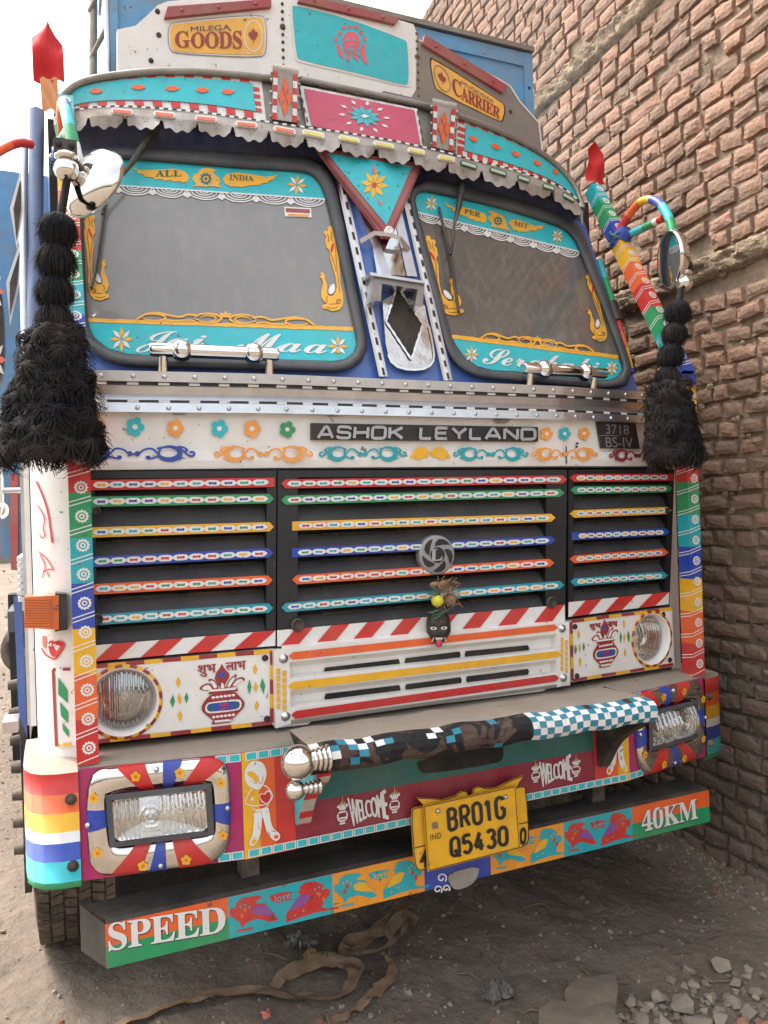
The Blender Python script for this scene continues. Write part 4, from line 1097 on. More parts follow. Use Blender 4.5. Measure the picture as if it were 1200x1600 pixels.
signplate([(267, 81), (414, 87), (413, 25), (265, 37)], [(serif('G'), (.05, .21, .16, .72), SIGNBROWN, .008, 1, None), (serif('OODS'), (.22, .76, .16, .66), SIGNBROWN, .008, .92, None), ('MILEGA', (.22, .64, .69, .85), NAVY, .0, 1, None)], (.88, .5, .095, .40), 'g')
signplate([(680, 140), (785, 192), (789, 163), (671, 88)], [(serif('C'), (.28, .41, .16, .78), SIGNBROWN, .008, 1, None), (serif('ARRIER'), (.40, .955, .13, .66), SIGNBROWN, .008, .92, None), ('MUQDDER', (.42, .86, .69, .86), NAVY, .0, 1, None)], (.14, .5, .11, .40), 'c')
for q in ([(257, 27), (424, 10), (424, -2), (262, 10)], [(466, 2), (618, 37), (625, 28), (470, -10)], [(660, 68), (786, 145), (792, 132), (664, 54)]):
    b = M(); b.slab(q, SG, SEALRED, .02, .02)
    for t in (.15, .5, .85): b.sphere(SG.px(quad(q, t, .5), .02), .008, SEALRED, 8, 5)
    b.build('red_strip', hb_o)

# ================================================================ blue over-cab load box and load body
b = M()
b.box(.235, 2.297, 3.33, 3.74, 1.2, 2.336, BODYBLUE)
b.box(.225, 2.307, 3.30, 3.76, 2.336, 2.36, DSTEEL)
b.box(.235, .275, 3.315, 3.33, 1.2, 2.33, BODYBLUE); b.box(2.25, 2.302, 3.315, 3.33, 1.2, 2.33, BODYBLUE); b.box(.28, 2.25, 3.318, 3.33, 2.26, 2.33, BODYBLUE)
for k in range(6): b.sphere((2.275, 3.315, 1.3 + .17 * k), .008, CHASSIS, 8, 5)
b.build('load_box', truck)
b = M()
b.box(-.235, 2.66, 4.05, 10.5, -.16, 1.68, BODYBLUE)
for k in range(9): b.box(-.265, -.235, 4.05 + .78 * k, 4.13 + .78 * k, -.16, 1.68, BODYBLUE); b.box(2.66, 2.69, 4.05 + .78 * k, 4.13 + .78 * k, -.16, 1.68, BODYBLUE)
b.build('load_body', truck)
b = M()   # silver tarpaulin frame at the left of the load box
b.tube([(.17, 3.45, 1.62), (.20, 3.45, 2.5)], .018, DSTEEL, 8); b.tube([(.232, 3.32, 1.4), (.232, 3.32, 2.6)], .012, STEEL, 8)
for k in range(4): b.tube([(.17, 3.45, 1.75 + .2 * k), (.235, 3.36, 1.85 + .2 * k)], .010, DSTEEL, 6)
b.tube([(.12, 3.3, 1.66), (.12, 3.3, 1.74), (.15, 3.3, 1.77), (.19, 3.3, 1.74), (.20, 3.3, 1.68)], .014, BODYBLUE, 8)
b.build('tarpaulin_rail', truck)
# ================================================================ white lower grille
b = M()
GO = [(428, 1015), (889, 970.5), (891, 1071), (857, 1075), (848, 1080), (490, 1124), (481, 1132), (431, 1138)]
GB = FC.back(-0.02)
def gq(u, v): return quad([(431, 1138), (891, 1071), (889, 970.5), (428, 1015)], u, v)
# body: frame ribs standing proud, channels with slots sunk between them
b.slab(GO, GB.back(.03), WHITE, 0, .05)
slots = [[(508, 1054), (623, 1041), (623, 1030), (508, 1043)], [(634, 1039.5), (718, 1029), (718, 1018), (634, 1028.5)], [(728, 1028), (825, 1017.5), (825, 1008), (728, 1017.5)],
         [(509, 1096), (624, 1081.5), (624, 1070.5), (509, 1084)], [(635, 1080), (720, 1068), (720, 1058), (635, 1069)], [(730, 1067), (825, 1054), (825, 1045), (730, 1057)]]
for q in slots: b.poly([q[0], q[1], (q[1][0] + 2, (q[1][1] + q[2][1]) / 2), q[2], q[3], (q[3][0] - 2, (q[3][1] + q[0][1]) / 2)], GB.back(.03), VOID, .004)
ribs = [((440, 1024.5), (882, 980.5), 23, 17), ((440, 1072), (882, 1022), 18, 14), ((440, 1117.5), (882, 1060), 19, 15)]
for A, C, h0, h1 in ribs:
    pl = [(A[0], A[1] + h0 / 2), (C[0], C[1] + h1 / 2), (C[0], C[1] - h1 / 2), (A[0], A[1] - h0 / 2)]
    a = [GB.px(p, 0.006) for p in pl]; c = [GB.back(.028).px(p) for p in [(pl[0][0], pl[0][1] + 7), (pl[1][0], pl[1][1] + 5), (pl[2][0], pl[2][1] - 5), (pl[3][0], pl[3][1] - 7)]]
    b.face(a, WHITE)
    for i in range(4): b.face([a[i], a[(i + 1) % 4], c[(i + 1) % 4], c[i]], WHITE)
for x0, x1 in ((428, 452), (871, 891)):
    t0, t1 = (x0 - 428) / 463, (x1 - 428) / 463
    b.slab([gq(t0, 0.0), gq(t1, 0.03), gq(t1, .99), gq(t0, .99)], GB, WHITE, 0.0065, .04)
lg = b.build('lower_grille', truck)
for A, C, h0, h1, mt in (((451, 1025), (872, 980.5), 12, 10, ORANGE), ((450, 1072), (877, 1022), 12, 10, YELLOW), ((455, 1117), (874, 1059.5), 12.5, 10.5, RED)):
    b = M()
    b.poly([(A[0] + 7, A[1] + h0 / 2), (C[0] - 6, C[1] + h1 / 2), C, (C[0] - 6, C[1] - h1 / 2), (A[0] + 7, A[1] - h0 / 2), A], GB, mt, .0095); b.build('painted_stripe', lg)
b = M()
for x, y0, y1, n in ((435, 1045, 1110, 6), (444.5, 1044, 1109, 6), (878.5, 996, 1050, 6), (885.5, 996, 1049, 6)):
    for k in range(n):
        ya = y0 + (y1 - y0) * k / n + (4 if x in (444.5, 885.5) else 0); w = 3 if x < 500 else 2
        b.poly([(x - w, ya), (x + w, ya - .5), (x + w, ya + (y1 - y0) / n * .8), (x - w, ya + (y1 - y0) / n * .8)], GB, YELLOW, .0095)
b.build('yellow_bricks', lg)
for p in ((443, 1029), (446, 1119), (878, 982), (880, 1059)):
    b = M(); c = GB.px(p, .006); b.lathe(c, (0, -1, 0), [(.016, 0), (.016, .003), (.011, .004), (.010, .012), (0, .013)], STEEL, 12); b.build('bolt', lg)

# ================================================================ headlamp panels with the auspicious pot
def P2(srf, pts, o): return [(srf.px(p)[0] - o[0], srf.px(p)[2] - o[1]) for p in pts]
c3b = lambda pts: in_px(.14167, 260, 1020, pts)
o_l = XZ(FL, (348, 1080)); o_r = XZ(FR, (944, 1002))
pot = []
def addp(mt, pts): pot.append((mt, P2(FL, pts, o_l)))
addp(MAROON, c3b([(610, 118), (640, 170), (695, 230), (690, 270), (650, 330), (612, 400), (560, 340), (530, 280), (545, 220), (585, 165)]))
addp(BLUE, c3b([(610, 195), (655, 240), (640, 270), (612, 250), (580, 275), (565, 245)]))
for lf in ([(610, 290), (645, 350), (640, 400), (595, 400), (590, 350)], [(450, 290), (500, 280), (540, 310), (585, 395), (525, 410), (490, 330)], [(355, 390), (400, 350), (460, 325), (505, 360), (535, 405), (470, 415), (400, 412)],
           [(775, 218), (770, 265), (735, 320), (690, 390), (645, 400), (665, 340), (700, 280)], [(870, 303), (850, 262), (790, 268), (740, 310), (690, 390), (760, 375), (790, 320), (820, 300)]):
    addp(MAROON, smooth_loop(c3b(lf), 1))
    cx = sum(p[0] for p in lf) / len(lf); cy = sum(p[1] for p in lf) / len(lf)
    addp(WHITE, smooth_loop(c3b([(cx + (x - cx) * .68, cy + (y - cy) * .68 + 3) for x, y in lf]), 1))
addp(WHITE, c3b([(455, 402), (620, 392), (770, 372), (760, 402), (480, 432)]))
addp(MAROON, c3b([(452, 450), (480, 425), (770, 400), (760, 372), (790, 405), (775, 418), (480, 452)]))
addp(MAROON, smooth_loop(c3b([(500, 445), (745, 415), (800, 470), (865, 540), (850, 600), (790, 660), (735, 720), (515, 745), (450, 690), (390, 640), (385, 580), (430, 510)]), 1))
addp(MAROON, c3b([(512, 740), (735, 715), (725, 738), (528, 758), (520, 782), (498, 780)]))
addp(WHITE, c3b([(530, 740), (722, 722), (715, 745), (530, 765)])); addp(MAROON, c3b([(498, 768), (705, 748), (705, 760), (500, 784)]))
pill = [(420, 600), (450, 545), (520, 535), (790, 500), (828, 530), (825, 590), (790, 630), (480, 665), (435, 650)]
addp(WHITE, smooth_loop(c3b(pill), 2))
cx, cy = 624, 585
addp(BLUE, smooth_loop(c3b([(cx + (x - cx) * .9, cy + (y - cy) * .74) for x, y in pill]), 2))
for x0, y0, x1, y1 in ((515, 488, 735, 460), (520, 702, 735, 676)):
    for k in range(6):
        t = k / 5; addp(WHITE, c3b(circ(8, 21, (x0 + (x1 - x0) * t, y0 + (y1 - y0) * t), ry=15)))
for gx, gy in ((490, 607), (765, 570)):
    g = []
    for k in range(16): r_ = 38 if k % 2 else 26; g.append((gx + r_ * math.cos(math.pi * k / 8), gy + r_ * math.sin(math.pi * k / 8)))
    addp(DGREEN, c3b(g))
for st in ([(585, 572), (680, 560), (680, 572), (585, 584)], [(624, 550), (636, 548), (642, 622), (630, 624)], [(585, 550), (597, 548), (600, 584), (588, 586)], [(588, 612), (640, 606), (640, 622), (588, 628)], [(624, 550), (676, 542), (676, 556), (624, 562)], [(668, 566), (680, 564), (684, 612), (672, 614)]):
    addp(RED, c3b(st))
diam = []
for mt, q in ((YELLOW, [(128, 255), (155, 322), (130, 385), (102, 322)]), (GREEN, [(70, 455), (95, 525), (68, 600), (40, 530)]), (YELLOW, [(142, 437), (170, 505), (147, 568), (120, 500)]), (GREEN, [(220, 430), (243, 492), (218, 555), (198, 492)]), (YELLOW, [(147, 627), (175, 690), (155, 760), (123, 690)]),
              (YELLOW, [(975, 118), (1000, 178), (975, 240), (950, 180)]), (GREEN, [(913, 285), (935, 370), (912, 455), (890, 372)]), (YELLOW, [(982, 310), (1005, 375), (984, 440), (958, 375)]), (GREEN, [(1055, 272), (1088, 360), (1068, 452), (1030, 355)]), (YELLOW, [(992, 515), (1017, 575), (993, 640), (968, 578)])):
    diam.append((mt, P2(FL, c3b(q), o_l)))
def hpanel(srf, poly, o, dashes, lampc, tx):
    b = M()
    # white sheet with a round opening for the lamp
    x0, z0 = lampc; R1 = .114
    A = [srf.px(p, .004) for p in poly]; cc = srf.xz(x0, z0, .004)
    def edge(a):
        best = None
        for i in range(4):
            p, q = A[i], A[(i + 1) % 4]; ex_, ez_ = q[0] - p[0], q[2] - p[2]; dx, dz = math.cos(a), math.sin(a)
            det = dx * (-ez_) + dz * ex_
            if abs(det) < 1e-9: continue
            t = ((p[0] - x0) * (-ez_) + (p[2] - z0) * ex_) / det; s_ = (dx * (p[2] - z0) - dz * (p[0] - x0)) / det
            if t > 0 and -1e-6 <= s_ <= 1 + 1e-6: best = srf.xz(x0 + dx * t, z0 + dz * t, .004)
        return best
    an = sorted([2 * math.pi * k / 64 for k in range(64)] + [math.atan2(p[2] - z0, p[0] - x0) % (2 * math.pi) for p in A])
    outer = [edge(a) for a in an]; inner = [srf.xz(x0 + R1 * math.cos(a), z0 + R1 * math.sin(a), .004) for a in an]
    inner = [q if np.hypot(q[0] - x0, q[2] - z0) <= np.hypot(o_[0] - x0, o_[2] - z0) - .001 else q + (o_ - q) * .999 for q, o_ in zip(inner, outer)]
    b.grid([outer, inner], WHITE, smooth=False, closed=True)
    for i in range(4): b.face([A[i], A[(i + 1) % 4], A[(i + 1) % 4] + np.array((0, .05, 0)), A[i] + np.array((0, .05, 0))], WHITE)
    for (a, c, n) in dashes:
        for k in range(n):
            b.line([lerp(a, c, k / n), lerp(a, c, (k + 1) / n)], 6.5 if a[0] < 600 else 4.8, srf, (RED if k % 2 == 0 else SIGNORANGE) if False else (MAROON if k % 2 == 0 else YELLOW), .0065)
    p = b.build('headlamp_panel', truck)
    b = M(); off = .0068
    for mt, q in pot:
        off += .00008; b.xz([(o[0] + u, o[1] + v) for u, v in q], srf, mt, off)
    for t, q in tx:
        for d_ in (0, .7, 1.3): b.text(t, [(p[0] + d_, p[1] + d_ * .3) for p in q], srf, MAROON, .0075 + .0002 * d_, 0)
    b.build('pot_motif', p)
    b = M()
    for mt, q in diam: b.xz([(o[0] + u, o[1] + v) for u, v in q], srf, mt, .0068)
    b.build('painted_diamonds', p)
    # round headlamp sunk in a flared white bezel
    x0, z0 = lampc; n_ = srf.n(x0, z0); c = srf.xz(x0, z0, 0)
    b = M()
    R1 = .114; R0 = .101
    b.lathe(c, n_, [(R1 + .006, .005), (R1 + .006, .0085), (R1 - .004, .0085)], lambda a, k: (MAROON if (k // 2) % 2 == 0 else YELLOW), 64, cap=False)
    b.lathe(c, n_, [(R1 - .004, .009), (R1 - .010, .007), (R0, -.028), (R0 - .006, -.034)], WHITE, 48, cap=False)
    b.build('bezel', p)
    b = M()
    rr = R0 - .004
    b.lathe(c, n_, [(rr * 1.0, -.036), (rr * 1.0, -.026), (rr * .96, -.024)], CHROME, 48, cap=False)
    b.lathe(c, n_, [(rr * .97, -.03), (rr * .85, -.075), (rr * .55, -.11), (rr * .25, -.125), (0.001, -.128)], CHROME, 40, cap=False)
    b.lathe(c, n_, [(0.012, -.128), (.012, -.08), (.001, -.07)], STICKW, 12, cap=False)
    b.build('reflector', p)
    b = M()
    ax = np.array(n_); ex = np.cross(ax, (0, 0, 1)); ex /= np.linalg.norm(ex); ez = np.cross(ex, ax)
    NB = 30; rows = []   # fluted lens
    def lensdepth(u, v):
        r = math.hypot(u, v); d = -.022 + .02 * (1 - min(1, r * r))
        if abs(u) < .75: d += .0011 * abs(((u * 13) % 1) - .5) + (.004 if int((u + 1) * 13) % 2 else -.002) * v
        return d
    NU = 108
    for j in range(17):
        row = []
        for i in range(NU + 1):
            u = -.995 + 1.99 * i / NU; v = (-1 + 2 * j / 16) * math.sqrt(1 - u * u)
            row.append(c + (ex * u + ez * v) * rr * .965 + ax * lensdepth(u, v))
        rows.append(row)
    b.grid(rows, FOGLENS, smooth=False)
    b.build('lens', p)
    for q in SCREWS[0 if x0 < XC else 1]:
        b = M(); b.lathe(srf.px(q, .004), (0, -1, 0), [(.011, 0), (.011, .004), (.006, .005), (0, .003)], INK, 10); b.build('screw', p)
    return p
def foglens():
    m = bpy.data.materials.new('fog_lamp_lens'); m.use_nodes = True; nt = m.node_tree
    b = nt.nodes['Principled BSDF']; b.inputs['Base Color'].default_value = (.8, .8, .79, 1); b.inputs['Roughness'].default_value = .06; b.inputs['Metallic'].default_value = 1.0
    tr = nt.nodes.new('ShaderNodeBsdfTransparent'); tr.inputs['Color'].default_value = (.93, .93, .92, 1)
    mx = nt.nodes.new('ShaderNodeMixShader'); mx.inputs[0].default_value = .58
    nt.links.new(b.outputs[0], mx.inputs[1]); nt.links.new(tr.outputs[0], mx.inputs[2]); nt.links.new(mx.outputs[0], nt.nodes['Material Output'].inputs['Surface'])
    return m
FOGLENS = foglens()
def lensmat():
    m = bpy.data.materials.new('lamp_lens'); m.use_nodes = True; nt = m.node_tree
    b = nt.nodes['Principled BSDF']; b.inputs['Base Color'].default_value = (.34, .33, .30, 1); b.inputs['Roughness'].default_value = .05
    tr = nt.nodes.new('ShaderNodeBsdfTransparent'); tr.inputs['Color'].default_value = (.86, .85, .82, 1)
    mx = nt.nodes.new('ShaderNodeMixShader'); mx.inputs[0].default_value = .68
    nt.links.new(b.outputs[0], mx.inputs[1]); nt.links.new(tr.outputs[0], mx.inputs[2]); nt.links.new(mx.outputs[0], nt.nodes['Material Output'].inputs['Surface'])
    return m
LENSGREY = lensmat()
SCREWS = [((147, 1059), (146, 1157), (414, 1028), (417, 1123)), ((898, 979), (901, 1056), (1036, 960), (1046, 1031))]
lcx = .163 + .006
o1 = hpanel(FL, [(138, 1041), (427, 1013.5), (427.5, 1132), (140, 1163)], o_l,
    [((140, 1042), (425, 1017), 10), ((140, 1160), (425, 1129), 9), ((425, 1017), (425, 1129), 5)], (XZ(FL, (193, 1096))), [('शुभ', [(308.5, 1058), (337, 1056), (336.5, 1037), (308.5, 1040)]), ('लाभ', [(353, 1047.5), (383, 1046), (383, 1032), (352, 1035.5)])])
xr, zr = XZ(FR, (1017, 998))
o2 = hpanel(FR, [(891, 970), (1050, 949), (1054, 1041), (893.5, 1066)], o_r,
    [((893, 971), (1050, 951), 8), ((895, 1063), (1052, 1038), 7), ((892.5, 972), (894.5, 1063), 5)], (xr, zr), [('शुभ', [(921, 985), (938, 983.5), (938, 973), (921, 975)]), ('लाभ', [(947, 980), (964, 978.5), (964, 970), (947, 971.5)])])
b = M()   # the left panel's return round the corner, with green strokes
RT = Corner([-.100, -.094, -.086, -.064, -.024, .026, .076, .2], [3.29, 2.905, 2.805, 2.725, 2.665, 2.63, 2.60, 2.58])
b.patch([(87, 1168), (138, 1163), (138, 1041), (82, 1044)], RT, WHITE, 10, 1, .0)
b.line([(84, 1046), (110, 1045)], 5, RT, MAROON, .003); b.line([(84, 1046), (89, 1166)], 4, RT, MAROON, .003); b.line([(89, 1164), (112, 1162)], 5, RT, YELLOW, .003)
for q in ([(92, 1058), (106, 1078), (106, 1098), (92, 1085)], [(94, 1096), (107, 1112), (107, 1130), (96, 1118)], [(98, 1128), (108, 1142), (108, 1152), (99, 1140)]): b.poly(q, RT, GREEN, .003)
b.build('panel_return', truck)
# amber side lamp
b = M()
TS = flat(2.60)
b.slab([(38, 981), (92, 984), (92, 930), (39, 933)], TS, AMBER, 0, .10)
for k in range(12):
    y = 935 + k * 4; b.slab([(38, y + 2.6), (80, y + 3.0), (80, y), (38, y)], TS, AMBER, .006, .01)
s_ = b.build('turn_lamp', truck)
b = M(); b.slab([(86, 987), (106, 984), (104, 928), (86, 927)], TS.back(.005), PLASTIC, .0, .10); b.build('lamp_base', s_)

# ================================================================ bumper
b = M()
zT, zB = -.746, -1.083
plan = [(.027, 2.50), (BXL, 2.42), (2 * XC - BXL, 2.42), (2.505, 2.50)]
for i in range(3):
    (xa, ya), (xb, yb) = plan[i], plan[i + 1]
    b.face([(xa, ya, zB), (xb, yb, zB), (xb, yb, zT), (xa, ya, zT)], MAGENTA if i != 1 else WINE)
    n = 10
    rows = [[(xa + (xb - xa) * k / n, ya + (yb - ya) * k / n + dy, zT + dz) for k in range(n + 1)] for dy, dz in ((0, 0), (.012, .012), (.05, .016), (.2, .012), (.30, .0))]
    b.grid(rows, DUSTTOP, smooth=False)
    b.face([(xa, ya, zB), (xb, yb, zB), (xb, yb + .06, zB - .01), (xa, ya + .06, zB - .01)], CHASSIS)
b.face([(p[0], p[1] + .06, zB - .01) for p in plan] + [(2.505, 2.85, zB), (.027, 2.85, zB)], CHASSIS)
# painted fields
Z = lambda srf, x0, x1, z0, z1, mt, off=.003: b.xz([(x0, z0), (x1, z0), (x1, z1), (x0, z1)], srf, mt, off)
xs = [XZ(BC, (379, 1250))[0], XZ(BC, (405, 1250))[0], XZ(BC, (430, 1250))[0]]
xm = lambda x: 2 * XC - x
xr_ = XZ(BC, (460, 1250))[0]
Z(BC, xs[0], xs[1], zB, zT, YELLOW); Z(BC, xs[1], xs[2], zB, zT, ORANGE); Z(BC, xs[2], xr_, zB, zT, RED)
Z(BC, xm(xs[1]), xm(xs[0]), zB, zT, YELLOW); Z(BC, xm(xs[2]), xm(xs[1]), zB, zT, ORANGE); Z(BC, xm(xr_), xm(xs[2]), zB, zT, RED)
Z(BC, xr_, xm(xr_), XZ(BC, (680, 1217))[1], zT, DGREEN)
zt = lambda z: z
for srf, x0, x1, n in ((BL, .425, BXL - .004, 2), (BR, xm(BXL) + .004, 2.107, 2), (BC, BXL + .008, xm(BXL) - .008, 38)):
    for k in range(n):
        a = x0 + (x1 - x0) * (k + .1) / n; c = x0 + (x1 - x0) * (k + .85) / n
        for z0, z1 in ((zB + .006, zB + .026), (zT - .024, zT - .004)):
            if srf is BC and z1 > -.9 and xr_ < (a + c) / 2 < xm(xr_): continue
            Z(srf, a - .004, c + .004, z0 - .003, z1 + .003, STICKW, .0042); Z(srf, a, c, z0, z1, SKYB, .005)
b.poly(smooth_loop([(651, 1186), (786, 1161), (787, 1186), (776, 1193), (668, 1210), (654, 1205)], 1), BC, VOID, .005)
bump = b.build('bumper', truck)
# cartoon child hugging a heart, once on each side
c4 = lambda pts: in_px(.10627, 370, 1160, pts)
oc = XZ(BC, (408, 1250))
CHD = []
def addc(mt, pts, it=1): CHD.append((mt, P2(BC, smooth_loop(c4(pts), it) if it else c4(pts), oc)))
def strk(mt, pts, w):
    pts = smooth_path(c4(pts), 1)
    for i in range(len(pts) - 1):
        a, c = pts[i], pts[i + 1]; dx, dy = c[0] - a[0], c[1] - a[1]; l = math.hypot(dx, dy) or 1
        CHD.append((mt, P2(BC, [(a[0] - dy / l * w, a[1] + dx / l * w), (c[0] - dy / l * w, c[1] + dx / l * w), (c[0] + dy / l * w, c[1] - dx / l * w), (a[0] + dy / l * w, a[1] - dx / l * w)], oc)))
addc(STICKW, [(105, 460), (130, 360), (180, 300), (230, 265), (300, 270), (355, 275), (410, 340), (435, 440), (420, 530), (385, 610), (340, 680), (300, 695), (240, 670), (170, 640), (120, 560)])
addc(YELLOW, [(140, 420), (230, 420), (290, 470), (310, 600), (240, 600), (170, 520)]); addc(STICKW, [(150, 480), (200, 500), (280, 590), (240, 580), (180, 530)])
strk(ORANGE, [(295, 470), (315, 540), (325, 600), (370, 590), (380, 490)], .45)
strk(STICKW, [(215, 670), (160, 760), (120, 860), (125, 900), (240, 925), (330, 915), (430, 905)], .75)
strk(STICKW, [(380, 615), (450, 650), (510, 740), (520, 800), (440, 900), (445, 940)], .9)
addc(STICKW, [(320, 760), (350, 735), (400, 745), (420, 700), (470, 690), (500, 740), (500, 820), (440, 905), (340, 850)])
addc(RED, [(330, 770), (360, 745), (405, 760), (430, 720), (475, 715), (492, 760), (485, 830), (430, 893), (345, 830)])
strk(STICKW, [(220, 935), (230, 980), (340, 975), (450, 930)], .7)
addc(STICKW, [(235, 990), (450, 935), (470, 1000), (495, 1180), (540, 1270), (620, 1320), (630, 1390), (580, 1440), (520, 1420), (440, 1330), (410, 1230), (375, 1080), (360, 1100), (350, 1300), (300, 1440), (240, 1510), (180, 1500), (175, 1440), (220, 1350), (245, 1150)], 1)
addc(YELLOW, [(195, 1450), (230, 1410), (290, 1420), (270, 1470), (220, 1490)]); addc(ORANGE, [(520, 1370), (570, 1340), (605, 1350), (605, 1390), (565, 1410)])
addc(STICKW, [(200, 800), (235, 790), (240, 850), (190, 835)], 0)
strk(ORANGE, [(250, 1025), (330, 1000)], .4); strk(ORANGE, [(345, 990), (365, 1060)], .4); strk(ORANGE, [(410, 1010), (450, 1000)], .4); strk(ORANGE, [(310, 1170), (300, 1230), (335, 1270)], .4); strk(MAROON, [(450, 1300), (480, 1360)], .6); strk(MAROON, [(500, 1280), (560, 1300)], .5); strk(YELLOW, [(215, 1390), (290, 1390)], .5)
for srf, sx, ox in ((BC, 1, oc[0]), (BC, -1, 2 * XC - oc[0])):
    b = M(); off = .005
    for mt, q in CHD: off += .00007; b.xz([(ox + sx * u, oc[1] + v) for u, v in q], srf, mt, off)
    b.build('child_drawing', bump)
# WELCOME, pinched in the middle, between two pots
def welcome(q, pots):
    b = M()
    wp = lambda u, v: (u, .5 + (v - .5) * (.55 + .45 * abs(2 * u - 1) ** 1.3))
    for d_ in (-.8, 0, .8): b.text('WELCOME', [(p[0] + d_, p[1] - d_ * .2) for p in q], BC, STICKW, .005 + .0002 * (d_ + 1), 0, .92, wp)
    for cx, cy, s_ in pots:
        P = lambda u, v: (cx + u * s_, cy + v * s_ * 1.9 - u * s_ * .17)
        for mt, pts in ((STICKW, [(-.5, -.35), (-.9, -.55), (-.5, -.75), (-.25, -.45), (-.35, -.95), (-.1, -.6), (0, -1.4), (.12, -.6), (.4, -.95), (.28, -.45), (.6, -.75), (.95, -.55), (.5, -.35), (.45, -.2), (.9, .15), (.75, .55), (.4, .7), (.42, .95), (-.42, .95), (-.4, .7), (-.75, .55), (-.9, .15), (-.45, -.2)]),
                        (YELLOW, [(0, -1.25), (.12, -.85), (0, -.5), (-.12, -.85)]), (WINE, [(-.55, -.22), (.55, -.22), (.52, -.14), (-.52, -.14)]), (WINE, [(-.62, .0), (.62, .0), (.62, .36), (-.62, .36)]), (STICKW, [(-.3, .06), (.3, .06), (.3, .30), (-.3, .30)]), (WINE, [(-.14, .1), (-.05, .1), (-.05, .26), (-.14, .26)]), (WINE, [(.05, .1), (.14, .1), (.14, .26), (.05, .26)]), (WINE, [(-.5, .5), (.5, .5), (.45, .58), (-.45, .58)]), (WINE, [(-.4, .74), (.4, .74), (.4, .80), (-.4, .80)])):
            b.poly([P(*p) for p in pts], BC, mt, .0048 + .0004 * (mt is not STICKW) + .0003 * (len(pts) == 4 and mt is STICKW))
    b.build('welcome_lettering', bump)
welcome([(550, 1294), (607, 1281), (602, 1232), (543, 1246)], [(535, 1270, 10), (616.5, 1253, 9.5)])
welcome([(846, 1233), (894, 1221), (891, 1177), (843, 1190)], [(837, 1208, 8), (900, 1199, 8)])
# corner caps in rainbow bands
RB = [(RED, .177), (ORANGE, .16), (YELLOW, .16), (STICKW, .094), (BLUE, .155), (SKYB, .177), (GREEN, .077)]
for sg in (-1, 1):
    b = M()
    X = lambda x: x if sg < 0 else 2 * XC - x
    pl = [(.026, 2.492), (-.03, 2.498), (-.075, 2.515), (-.105, 2.545), (-.124, 2.59), (-.13, 2.65), (-.132, 2.80), (-.132, 2.95)]
    z = -.752; rows = []; cols = []
    for mt, f in RB:
        for z2 in (z, z - f * .352): rows.append([(X(x), y + (.02 if z2 < -1.09 else 0), z2) for x, y in pl])
        cols += [mt, mt]; z -= f * .352
    b.grid(rows, lambda a, c: cols[a], smooth=True)
    b.face([(X(x), y, -.752) for x, y in pl] + [(X(.026), 2.95, -.752)], DUSTTOP)
    cp = b.build('corner_cap', truck)
    for z_ in (-.83, -1.03):
        b = M(); b.lathe((X(.004), 2.494, z_), (0, -1, 0), [(.017, 0), (.017, .004), (.010, .006), (.009, .013), (0, .013)], CHASSIS, 10); b.build('bolt', cp)
# rectangular fog lamps in painted chrome surrounds
LO = smooth_loop([(140, 1216), (150, 1203), (164, 1197), (325, 1182), (343, 1184), (355, 1195), (360, 1216), (361, 1305), (354, 1327), (340, 1343), (325, 1350), (175, 1367), (155, 1364), (143, 1354), (138, 1339), (134, 1250)], 2)
LI = smooth_loop([(171, 1250), (176, 1240), (190, 1236), (312, 1223), (322, 1224), (327, 1232), (330, 1285), (327, 1296), (316, 1301), (194, 1318), (184, 1317), (178, 1308)], 2)
def by_angle(P, N):
    cx = sum(p[0] for p in P) / len(P); cy = sum(p[1] for p in P) / len(P); out = []
    for k in range(N):
        a = 2 * math.pi * k / N; d = (math.cos(a) * 1.25, math.sin(a)); best = None
        for i in range(len(P)):
            p, q = P[i], P[(i + 1) % len(P)]; ex, ey = q[0] - p[0], q[1] - p[1]; px_, py_ = p[0] - cx, p[1] - cy
            det = d[0] * (-ey) + d[1] * ex
            if abs(det) < 1e-9: continue
            t = (px_ * (-ey) + py_ * ex) / det; s_ = (d[0] * py_ - d[1] * px_) / det
            if t > 0 and 0 <= s_ <= 1: best = (cx + d[0] * t, cy + d[1] * t)
        out.append(best or out[-1])
    return out
NA = 96
LOa, LIa = by_angle(LO, NA), by_angle(LI, NA)
